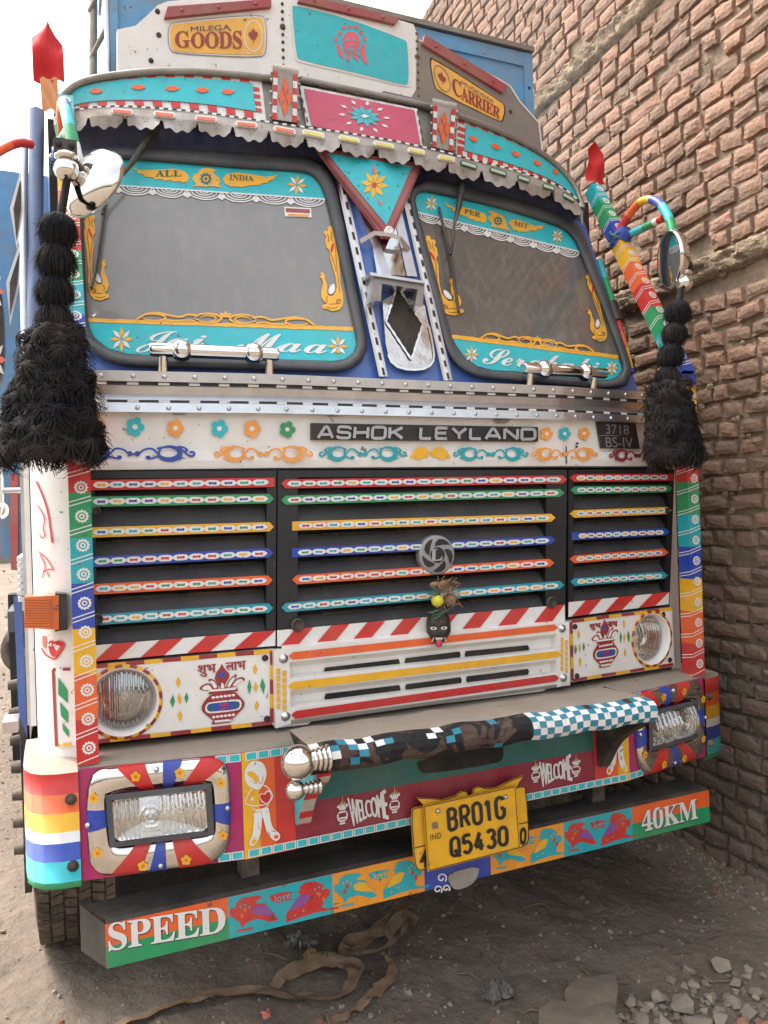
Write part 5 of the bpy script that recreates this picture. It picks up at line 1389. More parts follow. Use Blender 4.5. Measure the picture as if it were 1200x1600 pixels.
def foglamp(sg):
    srf = BL if sg < 0 else BR
    def PT(p, off):
        x, z_ = XZ(BL, p)
        if sg > 0: x = 2 * XC - x
        return srf.xz(x, z_, off)
    def colr(a, c):
        u, v = LOa[c]; u2 = (u - 248) / 113; v2 = (v - 1274) / 85
        if v2 < -.75:
            if -.62 < u2 < -.22: return RED
            if .02 < u2 < .26: return BLUE
            if .5 < u2 < .86: return RED
        if v2 > .7:
            if -.66 < u2 < -.26: return RED
            if -.08 < u2 < .16: return BLUE
            if .36 < u2 < .78: return RED
        if u2 > .9 and -.28 < v2 < .12: return BLUE
        if u2 < -.9 and -.1 < v2 < .32: return BLUE
        return CHROME
    b = M()
    rows = [[PT(lerp(LOa[k], LIa[k], t), off) for k in range(NA)] for t, off in ((0, .003), (.02, .012), (.12, .020), (.45, .026), (.72, .024), (.9, .016), (1.06, .004))]
    b.grid(rows, colr, closed=True)
    s0 = b.build('fog_lamp', truck)
    for fx, fy, r_ in ((213, 1209, 8.5), (281, 1203, 8.5), (345, 1219, 8), (148, 1242, 8.5), (348, 1300, 8), (154, 1327, 8.5), (224, 1347, 8.5), (291, 1338, 8.5)):
        t_ = .35; b = M()
        for k in range(5):
            a = 2 * math.pi * k / 5 - .3
            b.face([PT((fx + r_ * .55 * math.cos(a) + r_ * .42 * math.cos(2 * math.pi * j / 8), fy + r_ * .55 * math.sin(a) + r_ * .42 * math.sin(2 * math.pi * j / 8)), .0275 + .0002 * k) for j in range(8)], YELLOW)
        b.face([PT((fx + r_ * .3 * math.cos(2 * math.pi * j / 8), fy + r_ * .3 * math.sin(2 * math.pi * j / 8)), .029) for j in range(8)], ORANGE)
        b.build('painted_flower', s0)
    for fx, fy in ((245, 1199), (355, 1259), (139, 1285), (252, 1348)):
        b = M(); b.sphere(PT((fx, fy), .022), .009, STEEL, 10, 6); b.build('rivet', s0)
    # reflector box, rubber gasket and fluted lens
    b = M()
    def Q(u, v, off): return PT(quad([(180, 1312), (327, 1294), (323, 1226), (174, 1243)], u, v), off)
    cen = (.40, .56)
    rows = []
    for t in [i / 8 for i in range(9)]:
        rows.append([Q(cen[0] + (uu - cen[0]) * t, cen[1] + (vv - cen[1]) * t, .026 - .022 * (1 - t * t)) for uu, vv in [(.5 + .5 * math.copysign(abs(math.cos(a)) ** .3, math.cos(a)), .5 + .5 * math.copysign(abs(math.sin(a)) ** .3, math.sin(a))) for a in [2 * math.pi * k / 40 for k in range(40)]]])
    b.grid(rows, CHROME, closed=True)
    b.lathe(Q(cen[0], cen[1], .006), (0, -1, 0), [(.02, 0), (.02, .010), (.012, .018), (0, .020)], STICKW, 14)
    b.build('reflector', s0)
    b = M()
    g = [Q(u, v, .028) for u, v in ((-.05, -.09), (1.05, -.09), (1.05, 1.09), (-.05, 1.09))]; g2 = [Q(u, v, .032) for u, v in ((.015, .03), (.985, .03), (.985, .97), (.015, .97))]; g3 = [p + np.array((0, .012, 0)) for p in g2]
    for i in range(4):
        j = (i + 1) % 4; b.face([g[i], g[j], g2[j], g2[i]], RUBBER); b.face([g2[i], g2[j], g3[j], g3[i]], RUBBER)
    b.build('gasket', s0)
    b = M()
    NU, NV = 140, 24
    def fl(u, v):
        d = .022 + .026 * (1 - (2 * v - 1) ** 2) + .010 * (1 - (2 * u - 1) ** 2)
        if u > .50: k_ = int(u * 24 + v * 1.2); d += .006 * abs(((u * 24 + v * 1.2) % 1) - .5) + (.022 if k_ % 2 else -.012) * (v - .5) * (.6 + .4 * math.sin(k_ * 2.1))
        elif u < .28: k_ = int(u * 40); d += .002 * math.sin(u * 190) + (.016 if k_ % 2 else -.010) * (v - .5)
        else:
            if math.hypot((u - .4) * 2.1, v - .56) < .28: d += .0034 * math.cos(math.hypot((u - .4) * 2.1, v - .56) * 50)
        return d
    b.grid([[Q(.03 + .94 * i / NU, .05 + .9 * j / NV, fl(i / NU, j / NV)) for i in range(NU + 1)] for j in range(NV + 1)], FOGLENS, smooth=False)
    b.build('lens', s0)
foglamp(-1); foglamp(1)

# ================================================================ worn checkered crash bar in front of the bumper
b = M()
prof = [(2.40, -.690), (2.20, -.684), (2.165, -.690), (2.148, -.702), (2.140, -.722), (2.143, -.745), (2.155, -.762), (2.18, -.770), (2.26, -.765)]
x0, x1 = .655, 1.93
nseg = 44; rows = []
for y, z in prof:
    rows.append([(x0 + (x1 - x0) * i / nseg, y + .004 * math.sin(i * 1.3 + z * 40), z + .003 * math.sin(i * .8) - .012 * (i / nseg)) for i in range(nseg + 1)])
rng = random.Random(3)
CHK = mat('check_teal', (10, 124, 150), 0.4)
def barcol(a, c):
    x = x0 + (x1 - x0) * (c + .5) / nseg
    if a == 0: return DUSTTOP
    chk = CHK if (a + c) % 2 == 0 else STICKW
    if x > 1.40: return RUSTM if (a in (1,) and rng.random() < .25) or (a > 6) else chk
    if a <= 2 and rng.random() < (.34 if x < .95 else .14): return chk
    if rng.random() < .05: return chk
    return RUSTM if a < 7 else CHASSIS
b.grid(rows, barcol, smooth=False)
for i in (0, nseg): b.face([r[i] for r in rows], RUSTM)
crash = b.build('crash_bar', truck)
for xf, left in ((.672, True), (1.872, False)):
    b = M()
    yz = smooth_path([(2.165, -.765), (2.19, -.80), (2.26, -.84), (2.33, -.90), (2.375, -.97), (2.395, -1.0)], 2)
    w = .045
    side = [(2.42, -.70)] + [(2.17, -.70)] + yz + [(2.42, -1.0)]
    for xx in (xf, xf + w): b.face([(xx, y, z) for y, z in side], SKYB if left else PLASTIC)
    tot = len(yz) - 1
    for i in range(tot):
        a, c = yz[i], yz[i + 1]
        b.face([(xf, a[0], a[1]), (xf + w, a[0], a[1]), (xf + w, c[0], c[1]), (xf, c[0], c[1])], (RED if (i * 9 // tot) % 2 == 0 else CREAM) if left else PLASTIC)
    b.build('bracket', crash)
for c, r in (((.612, 2.15, -.715), .050), ((.604, 2.16, -.798), .029)):
    b = M(); b.sphere(c, r, CHROME, 32, 20)
    for k in range(4): b.lathe((c[0] + r * .82 + .014 * k, c[1], c[2]), (1, 0, 0), [(r * .5, 0), (r * (.62 + .05 * k), .004), (r * (.62 + .05 * k), .009), (r * .5, .013)], CHROME, 24)
    b.build('chrome_ball', crash)

# ================================================================ low crossbar with speed limit and love birds
b = M()
zt_, zb_ = -1.212, -1.344; BARTOP = mat('sooty_bar_steel', (48, 45, 43), .75, dust=.3, dcol=(104, 94, 84), bump=.3)
b.face([(.088, 2.465, zb_), (2.48, 2.465, zb_), (2.48, 2.465, zt_), (.088, 2.465, zt_)], ORANGE)
b.grid([[(.088, 2.465, zt_), (2.48, 2.465, zt_)], [(.088, 2.48, zt_ + .008), (2.48, 2.48, zt_ + .008)], [(.02, 2.60, zt_ + .012), (2.48, 2.60, zt_ + .012)]], BARTOP, smooth=False)
b.face([(.088, 2.465, zb_), (.088, 2.465, zt_), (.02, 2.60, zt_ + .012), (.02, 2.60, zb_)], BARTOP)
b.face([(2.48, 2.465, zb_), (2.48, 2.465, zt_), (2.48, 2.60, zt_ + .012), (2.48, 2.60, zb_)], GREYP)
b.face([(.088, 2.465, zb_), (2.48, 2.465, zb_), (2.48, 2.60, zb_), (.02, 2.60, zb_)], CHASSIS)
xb = [.0885] + [XZ(SP, (p, 1400))[0] for p in (356,)] + [XZ(SP, (p, 1370))[0] for p in (519,)] + [XZ(SP, (p, 1350))[0] for p in (662, 766)] + [XZ(SP, (p, 1310))[0] for p in (880, 988)] + [2.4795]
zm = (zt_ + zb_) / 2
pal = [(ORANGE, GREEN), (TEAL, None), (mat('bar_yellow', (238, 152, 40)), None), (BLUE, None), (mat('bar_yellow', (238, 152, 40)), None), (TEAL, None), (ORANGE, GREEN)]
for k, (c1, c2) in enumerate(pal):
    if c2: b.xz([(xb[k], zm), (xb[k + 1], zm), (xb[k + 1], zt_), (xb[k], zt_)], SP, c1); b.xz([(xb[k], zb_), (xb[k + 1], zb_), (xb[k + 1], zm), (xb[k], zm)], SP, c2)
    else: b.xz([(xb[k], zb_), (xb[k + 1], zb_), (xb[k + 1], zt_), (xb[k], zt_)], SP, c1)
sbar = b.build('low_crossbar', truck)
for t, q in (('SPEED', [(170, 1487), (353, 1457), (352, 1414), (168, 1443)]), ('40KM', [(1003, 1301), (1091, 1279), (1088, 1246), (1002, 1268)])):
    b = M()
    b.text(serif(t), q, SP, STICKW, .0055, .008, .95)
    b.text(serif(t), [lerp(p, (p[0] + .8, p[1] + 1.2), 1) for p in q], SP, INK, .0045, .012, .95)
    b.build('speed_lettering', sbar)
def nb(pts):
    r = []
    for x, y in pts:
        u = (x - 68) / 600.0; top = 222 - 97 * u; bot = 472 - 115 * u; r.append((u, 1 - (y - top) / (bot - top)))
    return r
bird1 = nb([(75, 300), (85, 285), (103, 290), (112, 255), (150, 228), (235, 222), (252, 240), (228, 250), (216, 268), (272, 272), (300, 330), (350, 375), (300, 385), (230, 362), (180, 372), (160, 385), (135, 412), (130, 380), (100, 350), (76, 328)])
wing1 = nb([(195, 300), (230, 280), (272, 286), (330, 345), (250, 340), (205, 330)])
bird2 = nb([(470, 190), (500, 165), (560, 160), (605, 180), (618, 205), (650, 212), (645, 250), (615, 268), (600, 318), (655, 330), (560, 345), (480, 365), (388, 395), (388, 345), (430, 290), (476, 235), (458, 215), (478, 205)])
wing2 = nb([(410, 325), (450, 255), (500, 230), (535, 235), (505, 290), (430, 322)])
hrt = nb([(295, 232), (330, 220), (360, 215), (400, 212), (430, 215), (415, 245), (425, 262), (380, 262), (345, 276), (310, 262)])
for k, (c1, c2, c3_) in ((1, (RED, PURPLE, ORANGE)), (2, (TEAL, YELLOW, RED)), (4, (TEAL, YELLOW, RED)), (5, (RED, PURPLE, ORANGE))):
    b = M()
    def T(p): return (xb[k] + (xb[k + 1] - xb[k]) * p[0], zb_ + (zt_ - zb_) * p[1])
    for mt, pts, off in ((c1, bird1, .0045), (c1, bird2, .0045), (c2, wing1, .0058), (c2, wing2, .0058), (c1, hrt, .0047)):
        b.xz([T(p) for p in pts], SP, mt, off)
    for u, v in ((.15, .62), (.12, .5), (.86, .58), (.9, .44)): b.xz([T((u - .02, v)), T((u, v - .09)), T((u + .02, v)), T((u, v + .07))], SP, c3_, .0058)
    for u, v in ((.11, .72), (.15, .74), (.19, .66), (.82, .72), (.86, .76), (.9, .7), (.84, .62), (.3, .2), (.36, .16), (.62, .2), (.7, .26)): b.xz([T((u - .012, v)), T((u, v - .035)), T((u + .012, v)), T((u, v + .035))], SP, pal[k][0], .0056)
    for sgn, u0 in ((1, .09), (-1, .93)):
        b.xz([T((u0 - .02, .12)), T((u0 + .12, .10)), T((u0 + .12, .15)), T((u0 - .02, .17))], SP, c1, .0049)
    q = [T(p) for p in ((.43, .62), (.58, .66), (.58, .84), (.43, .80))]
    v_, f_, _ = text_mesh('love', .0, 1); i0 = len(b.v)
    for p in v_:
        w_ = quad(q, p[0], p[1]); b.v.append(tuple(SP.xz(w_[0], w_[1], .006)))
    for ff in f_: b.f.append(tuple(x + i0 for x in ff)); b.mi.append(b.m(SKYB if c1 is RED else YELLOW)); b.sm.append(False)
    b.build('love_birds', sbar)
b = M()
for cx, cy, s_ in ((690, 1372, 8), (684, 1390, 7), (697, 1388, 6)):
    b.line([(cx + s_ * (.3 + .7 * i / 14) * math.cos(i * .5), cy + s_ * (.3 + .7 * i / 14) * math.sin(i * .5)) for i in range(15)], 2.4, SP, STICKW, .005)
b.build('white_scroll', sbar)
b = M()
b.slab(smooth_loop([(700, 1365), (750, 1352), (746, 1372), (735, 1384), (712, 1392), (702, 1380)], 1), SP, GALV, .012, .02)
b.build('tow_flap', sbar)
for x in (.55, 1.98): 
    b = M(); b.box(x - .03, x + .03, 2.55, 2.62, -1.22, -.95, CHASSIS); b.build('hanger', sbar)

# ================================================================ number plates
b = M()
PB = flat(2.385); PF = flat(2.368)
q = smooth_loop([(643, 1268), (650, 1262), (815, 1229), (822, 1232), (827, 1310), (822, 1320), (812, 1325), (660, 1360), (652, 1358), (648, 1345)], 1)
b.slab(q, PB, PLATEY, .0, .012)
b.line(q, 1.4, PB, INK, .002, closed=True)
for sg, cx, cy in ((-1, 734, 1240), (1, 737, 1237)):
    P = lambda u, v: (cx + sg * u, cy + v - sg * u * .2)
    w_ = [P(2, 4), P(4, -3), P(12, -5), P(22, 0), P(40, 2), P(58, -3), P(82, -9), P(74, 2), P(68, 12), P(40, 14), P(2, 12)]
    b.slab(w_, PB, PLATEY, .001, .01); b.line(w_, 1.2, PB, INK, .003, closed=True)
b.line([(648, 1325), (668, 1320)], 1.4, PB, INK, .003); b.line([(810, 1288), (825, 1285)], 1.4, PB, INK, .003)
b.text('4', [(656, 1358), (668, 1355), (668, 1325), (656, 1328)], PB, INK, .003, .02); b.text('0', [(812, 1322), (823, 1319), (823, 1291), (812, 1294)], PB, INK, .003, .03)
np_o = b.build('number_plate', truck)
b = M()
q = [(662, 1259), (806, 1227.5), (813, 1325), (669, 1362)]
b.slab(smooth_loop(q, 0), PF, PLATEY, .0, .006)
qi = [(663.5, 1260.5), (804.5, 1229.5), (811.5, 1324), (670.5, 1360)]
b.line(qi, 1.5, PF, INK, .002, closed=True)
b.glyphs('BR01G', [(702.5, 1297.5), (789, 1277), (786, 1245), (700, 1265.5)], PF, INK, 5.6, .0025, .62)
b.glyphs('Q5430', [(706, 1338.5), (793, 1319), (791.5, 1291.5), (704.5, 1310.5)], PF, INK, 5.6, .0025, .55)
b.text('IND', [(673, 1313.5), (689.5, 1309.5), (689, 1300.5), (672.5, 1304.5)], PF, INK, .0025, .0, 1.1)
b.poly([(675, 1286), (684, 1284), (685, 1294), (676, 1296)], PF, DSTEEL, .0025)
b.line([(675, 1331), (688, 1328)], 1.6, PF, SIGNORANGE, .0025)
for p in ((684, 1267), (790, 1245)): b.sphere(PF.px(p, .002), .009, STEEL, 10, 6)
b.build('front_plate', np_o)
# ================================================================ painted corner poles
PCOL = [RED, ORANGE, YELLOW, BLUE, TEAL, GREEN, RED, ORANGE, YELLOW, BLUE, TEAL, GREEN, RED, ORANGE, YELLOW, BLUE, GREEN, TEAL]
def gear(b, c, ex, ez, r, base):
    P = lambda rr, a: c + (ex * math.cos(a) + ez * math.sin(a)) * rr
    pts = []
    for k in range(24): pts.append(P(r * (1.0 if k % 2 == 0 else .82), 2 * math.pi * k / 24))
    b.face(pts, STICKW)
    n = np.cross(ex, ez); n = n / np.linalg.norm(n)
    if n[1] > 0: n = -n
    b.face([P(r * .58, 2 * math.pi * k / 16) + n * .0005 for k in range(16)], base)
    b.face([P(r * .40, 2 * math.pi * k / 16) + n * .0010 for k in range(16)], STICKW)
    b.face([P(r * .18, 2 * math.pi * k / 10) + n * .0015 for k in range(10)], base)
def pole(xc):
    b = M(); hw = .0315
    base = np.array((xc, 2.525, -.735)); bend = np.array((xc, 2.525, .545)); tipp = np.array((xc, 3.085, 1.565))
    L1 = np.linalg.norm(bend - base); L2 = np.linalg.norm(tipp - bend)
    d1 = (bend - base) / L1; d2 = (tipp - bend) / L2
    n1 = np.array((0, -1.0, 0)); n2 = np.array((0, -d2[2], d2[1]))
    ex = np.array((1.0, 0, 0))
    unit = .0875
    for seg, (o, d, n_, L, s0) in enumerate(((base, d1, n1, L1, 0.0), (bend, d2, n2, L2, L1))):
        # body in colour bands
        cuts = sorted(set([0.0, L] + [k * .137 - s0 for k in range(30) if 0 < k * .137 - s0 < L]))
        for a, c in zip(cuts[:-1], cuts[1:]):
            mt = PCOL[int((s0 + (a + c) / 2) // .137) % 18]
            A, C = o + d * a, o + d * c
            for e1, e2 in ((ex * -hw + n_ * hw, ex * hw + n_ * hw), (ex * hw + n_ * hw, ex * hw - n_ * hw), (ex * hw - n_ * hw, ex * -hw - n_ * hw), (ex * -hw - n_ * hw, ex * -hw + n_ * hw)):
                b.face([A + e1, A + e2, C + e2, C + e1], mt)
        b.face([o + d * L + e for e in (ex * -hw + n_ * hw, ex * hw + n_ * hw, ex * hw - n_ * hw, ex * -hw - n_ * hw)], CHASSIS)
        # paired white lines and toothed wheels
        k = 0
        while True:
            s_ = .05 + k * unit - (s0 % unit); k += 1
            if s_ > L - .03: break
            if s_ < .02: continue
            col = PCOL[int((s0 + s_) // .137) % 18]
            gear(b, o + d * s_ + n_ * (hw + .0012) + ex * .004, ex, d, .021, col)
            for off in (-.048, -.036):
                t = s_ + off
                if t < .004: continue
                q = [(-hw, -.010), (hw, .008), (hw, .0115), (-hw, -.0065)]
                b.face([o + d * (t + v) + ex * u + n_ * (hw + .001) for u, v in q], STICKW)
                for sg in (-1, 1):
                    b.face([o + d * (t + v) + ex * sg * (hw + .001) + n_ * u for u, v in ((hw, -.010 if sg < 0 else .008), (-hw, -.022), (-hw, -.0185), (hw, -.0065 if sg < 0 else .0115))], STICKW)
    return b.build('corner_pole', truck, bevel=0.0)
pole(.055); pole(2 * XC - .055)
# mirrors on banded arms
ARMC = [RED, ORANGE, YELLOW, BLUE, SKYB, GREEN, STICKW]
def banded(b, path, r, step, k0=0):
    path = smooth_path(path, 2); d = [0]
    for i in range(len(path) - 1): d.append(d[-1] + math.dist(path[i], path[i + 1]))
    b.tube(path, r, lambda a, c: ARMC[(int(d[a] / step) + k0) % 7], 12)
def mirror(sg):
    X = lambda x: x if sg > 0 else 2 * XC - x
    def at(px, py, Y): 
        q = ray(px, py); q = q * Y / q[1]; return (X(q[0]), Y, q[2])
    b = M()
    banded(b, [(X(2.47), 2.92, 1.28), at(985, 332, 2.84), at(1003, 312, 2.76), at(1027, 312, 2.66), at(1046, 338, 2.58), at(1055, 378, 2.53), at(1060, 420, 2.51)], .019, .085)
    banded(b, [(X(2.47), 2.92, 1.26), at(1003, 358, 2.78), at(1036, 341, 2.61)], .017, .07, 3)
    b.tube([(X(2.477), 2.92, 1.24), (X(2.49), 2.86, 1.29)], [.048, .036], BLUE, 10)
    for k in range(5): b.tube([(X(2.477) + .055 * math.cos(a), 2.90 + .055 * math.sin(a) * .6, 1.235 + .012 * k + .02 * math.sin(a * 2 + k)) for a in [2 * math.pi * i / 12 for i in range(13)]], .004, DGREEN, 5)
    arm = b.build('mirror_arm', truck)
    b = M()
    c = np.array(at(1045, 405, 2.515)); n_ = np.array((-.90, .33, -.05) if sg > 0 else (.8, .6, -.38)); n_ /= np.linalg.norm(n_); R = .116
    b.lathe(c, -n_, [(R, 0), (R * 1.03, .006), (R, .018), (R * .85, .045), (R * .5, .062), (.001, .067)], CHROME, 40, cap=False)
    b.lathe(c, n_, [(R, 0), (R * .97, .004), (R * .93, .002)], CHROME, 40, cap=False)
    b.build('mirror_shell', arm)
    b = M(); b.lathe(c + n_ * .002, n_, [(R * .94, 0), (R * .6, .004), (.001, .006)], MIRROR, 40, cap=False); b.build('mirror_face', arm)
    b = M(); p = np.array(at(1069, 442, 2.46)) if sg > 0 else np.array((.046, 2.47, 1.05))
    b.sphere(p, .036, CHROME, 24, 14); b.lathe((p[0], p[1], p[2] + .03), (0, 0, 1), [(.026, 0), (.034, .006), (.034, .014), (.026, .02)], CHROME, 20)
    b.build('chrome_ball', arm)
    b = M(); b.box(p[0] - .035, p[0] + .03, p[1] - .02, p[1] + .035, p[2] + .045, p[2] + .085, PLASTIC); b.tube([(p[0], p[1], p[2] + .06), tuple(c - n_ * .03)], .012, PLASTIC, 8)
    for k in range(2): b.lathe((p[0] - .02 + .035 * k, p[1] - .022, p[2] + .065), (0, -1, 0), [(.009, 0), (.009, .004), (0, .004)], VOID, 8)
    b.build('clamp', arm)
    return p
pR = mirror(1); pL = mirror(-1)
# banded rod beside the right pillar, long mirrors and arm on the left door
b = M(); banded(b, [(2.47, 3.05, 1.20), (2.45, 2.92, .92), (2.43, 2.80, .60)], .017, .10, 4); b.tube([(2.445, 2.9, .86), (2.455, 2.95, .96)], .03, PLASTIC, 8); b.build('mirror_rod', truck)
b = M(); banded(b, [(-.06, 3.02, 1.36), (-.10, 2.98, 1.345), (-.17, 2.92, 1.27), (-.215, 2.88, 1.19), (-.225, 2.88, 1.0), (-.225, 2.88, .8)], .016, .10, 0); da = b.build('door_mirror_arm', truck)
b = M()
for z0, z1 in ((.46, .86),):
    pts = smooth_loop([(-.235, 2.87, z0), (-.235, 2.87, z1), (-.16, 2.88, z1), (-.16, 2.88, z0)], 2)
    b.extr(pts, (0, .09, 0), PLASTIC, back=True)
fl2 = flat(2.868)
for z in (.78, .55):
    c = (-.198, z)
    for k in range(10):
        a = 2 * math.pi * k / 10
        b.xz([(c[0] + .2 * .05 * math.cos(a), c[1] + .2 * .09 * math.sin(a)), (c[0] + .03 * math.cos(a + .25), c[1] + .05 * math.sin(a + .25)), (c[0] + .045 * math.cos(a), c[1] + .085 * math.sin(a)), (c[0] + .03 * math.cos(a - .25), c[1] + .05 * math.sin(a - .25))], fl2, STICKW if k % 2 else LENSR, .002)
b.build('door_mirror', da)
b = M()
b.tube([(-.075, 3.0, .45), (-.06, 3.2, 1.05), (-.04, 3.3, 1.62)], .03, mat('door_frame', (110, 130, 165), .5), 6); b.tube([(-.10, 3.05, .45), (-.10, 3.2, 1.1), (-.09, 3.3, 1.5)], .016, STEEL, 6)  # frame colour lightened, haze painted into it
for (p0, p1, w) in (((-.12, 3.1, 1.0), (-.10, 3.15, 1.32), .03), ((-.15, 3.1, .72), (-.11, 3.15, 1.05), .03)):
    m_ = np.array(lerp(p0, p1, .5)); b.face([p0, tuple(m_ + np.array((-w, 0, 0))), p1, tuple(m_ + np.array((w * .5, 0, 0)))], STICKW); b.face([tuple(np.array(p0) + (0, -.004, .03)), tuple(m_ + np.array((-w * .6, -.004, 0))), tuple(np.array(p1) + (0, -.004, -.03)), tuple(m_ + np.array((w * .25, -.004, 0)))], PLASTIC)
b.build('door_frame', truck)
b = M(); b.slab([(15, 740), (28, 740), (28, 892), (17, 890)], flat(3.9), SEALRED, 0, .1); b.build('red_board', truck)
b = M(); b.lathe((-.16, 4.15, -.62), (0, 1, 0), [(.10, 0), (.13, .02), (.13, 1.2), (.10, 1.22)], CHASSIS, 24); b.build('fuel_tank', truck)
# polished bars with balls at the foot of each windscreen
def ornbar(srf, a, c, balls, feet, rb):
    b = M(); A, C = srf.px(a, .075), srf.px(c, .075)
    b.tube([A, A + (C - A) * .02, A + (C - A) * .98, C], [.020, .024, .024, .020], CHROME, 20)
    for t in feet: 
        p = A + (C - A) * t; q = p + np.array((0, .02, -.075)); b.tube([p, q], [.014, .019], CHROME, 12)
    o = b.build('chrome_bar', truck)
    for t in balls: b = M(); b.sphere(A + (C - A) * t, rb, CHROME, 32, 18); b.build('chrome_ball', o)
ornbar(WL, (234, 546), (435, 554), (.24, .80), (.10, .93), .038); ornbar(WR, (817, 575), (946, 584), (.24, .74), (.09, .86), .038)

# ================================================================ wheels and what shows under the truck
def wheel(xc, yc, name='wheel'):
    b = M(); R = .565; w = .16; zc = -1.8 + R
    prof = [(.30, -w * .7), (.36, -w * .95), (.47, -w * 1.0), (.535, -w * .93), (R - .012, -w * .82), (R - .012, w * .82), (.535, w * .93), (.47, w * 1.0), (.36, w * .95), (.30, w * .7)]
    b.lathe((xc, yc, zc), (1, 0, 0), prof, TYRE, 64)
    for k in range(72):
        a = 2 * math.pi * k / 72
        for j, u in enumerate((-.125, -.075, -.025, .025, .075, .125)):
            aa = a + (.045 if j % 2 else 0)
            ca, sa = math.cos(aa), math.sin(aa); t = .034
            P = lambda du, da, r: (xc + u + du, yc + r * math.cos(aa + da), zc + r * math.sin(aa + da))
            sk = .012 if j % 2 else -.012
            q = [(-.021, -t + sk), (.021, -t - sk), (.021, t - sk), (-.021, t + sk)]
            top = [P(du, da, R) for du, da in q]; bot = [P(du, da, R - .014) for du, da in q]
            b.face(top, TYRE)
            for i in range(4): b.face([top[i], top[(i + 1) % 4], bot[(i + 1) % 4], bot[i]], TYRE)
    o = b.build(name, truck)
    b = M(); b.lathe((xc, yc, zc), (1, 0, 0), [(.30, -.1), (.29, -.02), (.15, .0), (.12, -.06), (0.001, -.07)], DSTEEL, 32, cap=False)
    for k in range(8): b.lathe((xc - .03, yc + .2 * math.cos(k * .785), zc + .2 * math.sin(k * .785)), (-1, 0, 0), [(.018, 0), (.018, .03), (0, .03)], CHASSIS, 6)
    b.build('rim', o)
wheel(.02, 3.74); wheel(2 * XC - .02, 3.74)
for x in (.02, .30, 2.23, 2.51): wheel(x, 8.4)
b = M()
b.box(.55, .72, 2.78, 10.4, -1.08, -.82, CHASSIS); b.box(1.81, 1.98, 2.78, 10.4, -1.08, -.82, CHASSIS)
b.box(.5, 2.0, 2.95, 3.3, -1.2, -.80, CHASSIS); b.box(.3, 2.2, 3.66, 3.82, -1.32, -1.16, CHASSIS)
b.box(.14, 1.75, 2.9, 2.95, -1.38, -.8, VOID); b.box(.25, .6, 2.8, 3.2, -1.05, -.8, VOID); b.box(1.95, 2.2, 2.8, 3.2, -1.05, -.8, VOID)  # first plate is added in black to fill in the shade behind the bumper
b.tube([(.45, 2.7, -1.12), (1.2, 2.66, -1.15), (1.9, 2.7, -1.12)], .014, DSTEEL, 8); b.tube([(.7, 2.9, -1.0), (.75, 2.8, -1.2), (1.0, 2.85, -1.25)], .018, PLASTIC, 8)
b.box(.1, 2.43, 8.3, 8.5, -1.32, -1.15, CHASSIS)
b.build('chassis', truck)
b = M()
for k in range(7):
    z = -.62 - .11 * k; y = 3.28 + .012 * k; b.tube([(-.15, y, z), (-.205, y, z)], [.024, .018], CHASSIS, 8)
b.box(-.165, -.14, 3.22, 3.42, -1.4, -.5, CHASSIS)
b.build('step_board', truck)

# ================================================================ yarn tassels hanging from the mirrors
def strands(b, c, n, length, rng, out, spread, droop, width=.0026, mt=None):
    """n yarn ends leaving c around direction out, bending downward"""
    mt = mt or YARN; out = np.array(out, float)
    for _ in range(n):
        d = out + np.array([rng.gauss(0, spread) for _ in range(3)]); d /= (np.linalg.norm(d) or 1)
        L = length * rng.uniform(.75, 1.12); p = np.array(c) + d * L * .1; dr = np.array((0, 0, -1.0))
        s_ = np.cross(d, (rng.gauss(0, 1), rng.gauss(0, 1), rng.gauss(0, 1))); s_ /= (np.linalg.norm(s_) or 1)
        P = [p, p + d * L * .45 + dr * droop * L * .12, p + d * L * .78 + dr * droop * L * .42, p + d * L * .95 + dr * droop * L * .85]
        w = width
        rows = [[q - s_ * w, q + s_ * w] for q in P]
        b.grid(rows, mt, smooth=False)
def mop(b, c, r, pole, n, rng, seg, w, sweep):
    """a yarn pompom: ends tied at one pole and falling over a ball"""
    pole = np.array(pole, float); pole /= np.linalg.norm(pole); ex = np.cross(pole, (.3, .9, .1)); ex /= np.linalg.norm(ex); ey = np.cross(pole, ex); c = np.array(c, float)
    for _ in range(n):
        a = rng.uniform(0, 2 * math.pi); sw = math.radians(sweep) * rng.uniform(.45, 1.05); rr = r * rng.uniform(.78, 1.06); out = rng.gauss(0, .13) + (.35 if rng.random() < .06 else 0); tw = rng.gauss(0, .3)
        rows = []
        for i in range(seg + 1):
            t = sw * i / seg; aa = a + tw * i / seg; k = rr * (1 + out * (i / seg) ** 2)
            rad = ex * math.cos(aa) + ey * math.sin(aa); q = c + (rad * math.sin(t) + pole * math.cos(t)) * k + np.array((0, 0, -.12 * r * (i / seg) ** 2))
            sd = (ey * math.cos(aa) - ex * math.sin(aa)) * w * (1.15 - .5 * i / seg)
            rows.append([q - sd, q + sd])
        b.grid(rows, YARN, smooth=False)
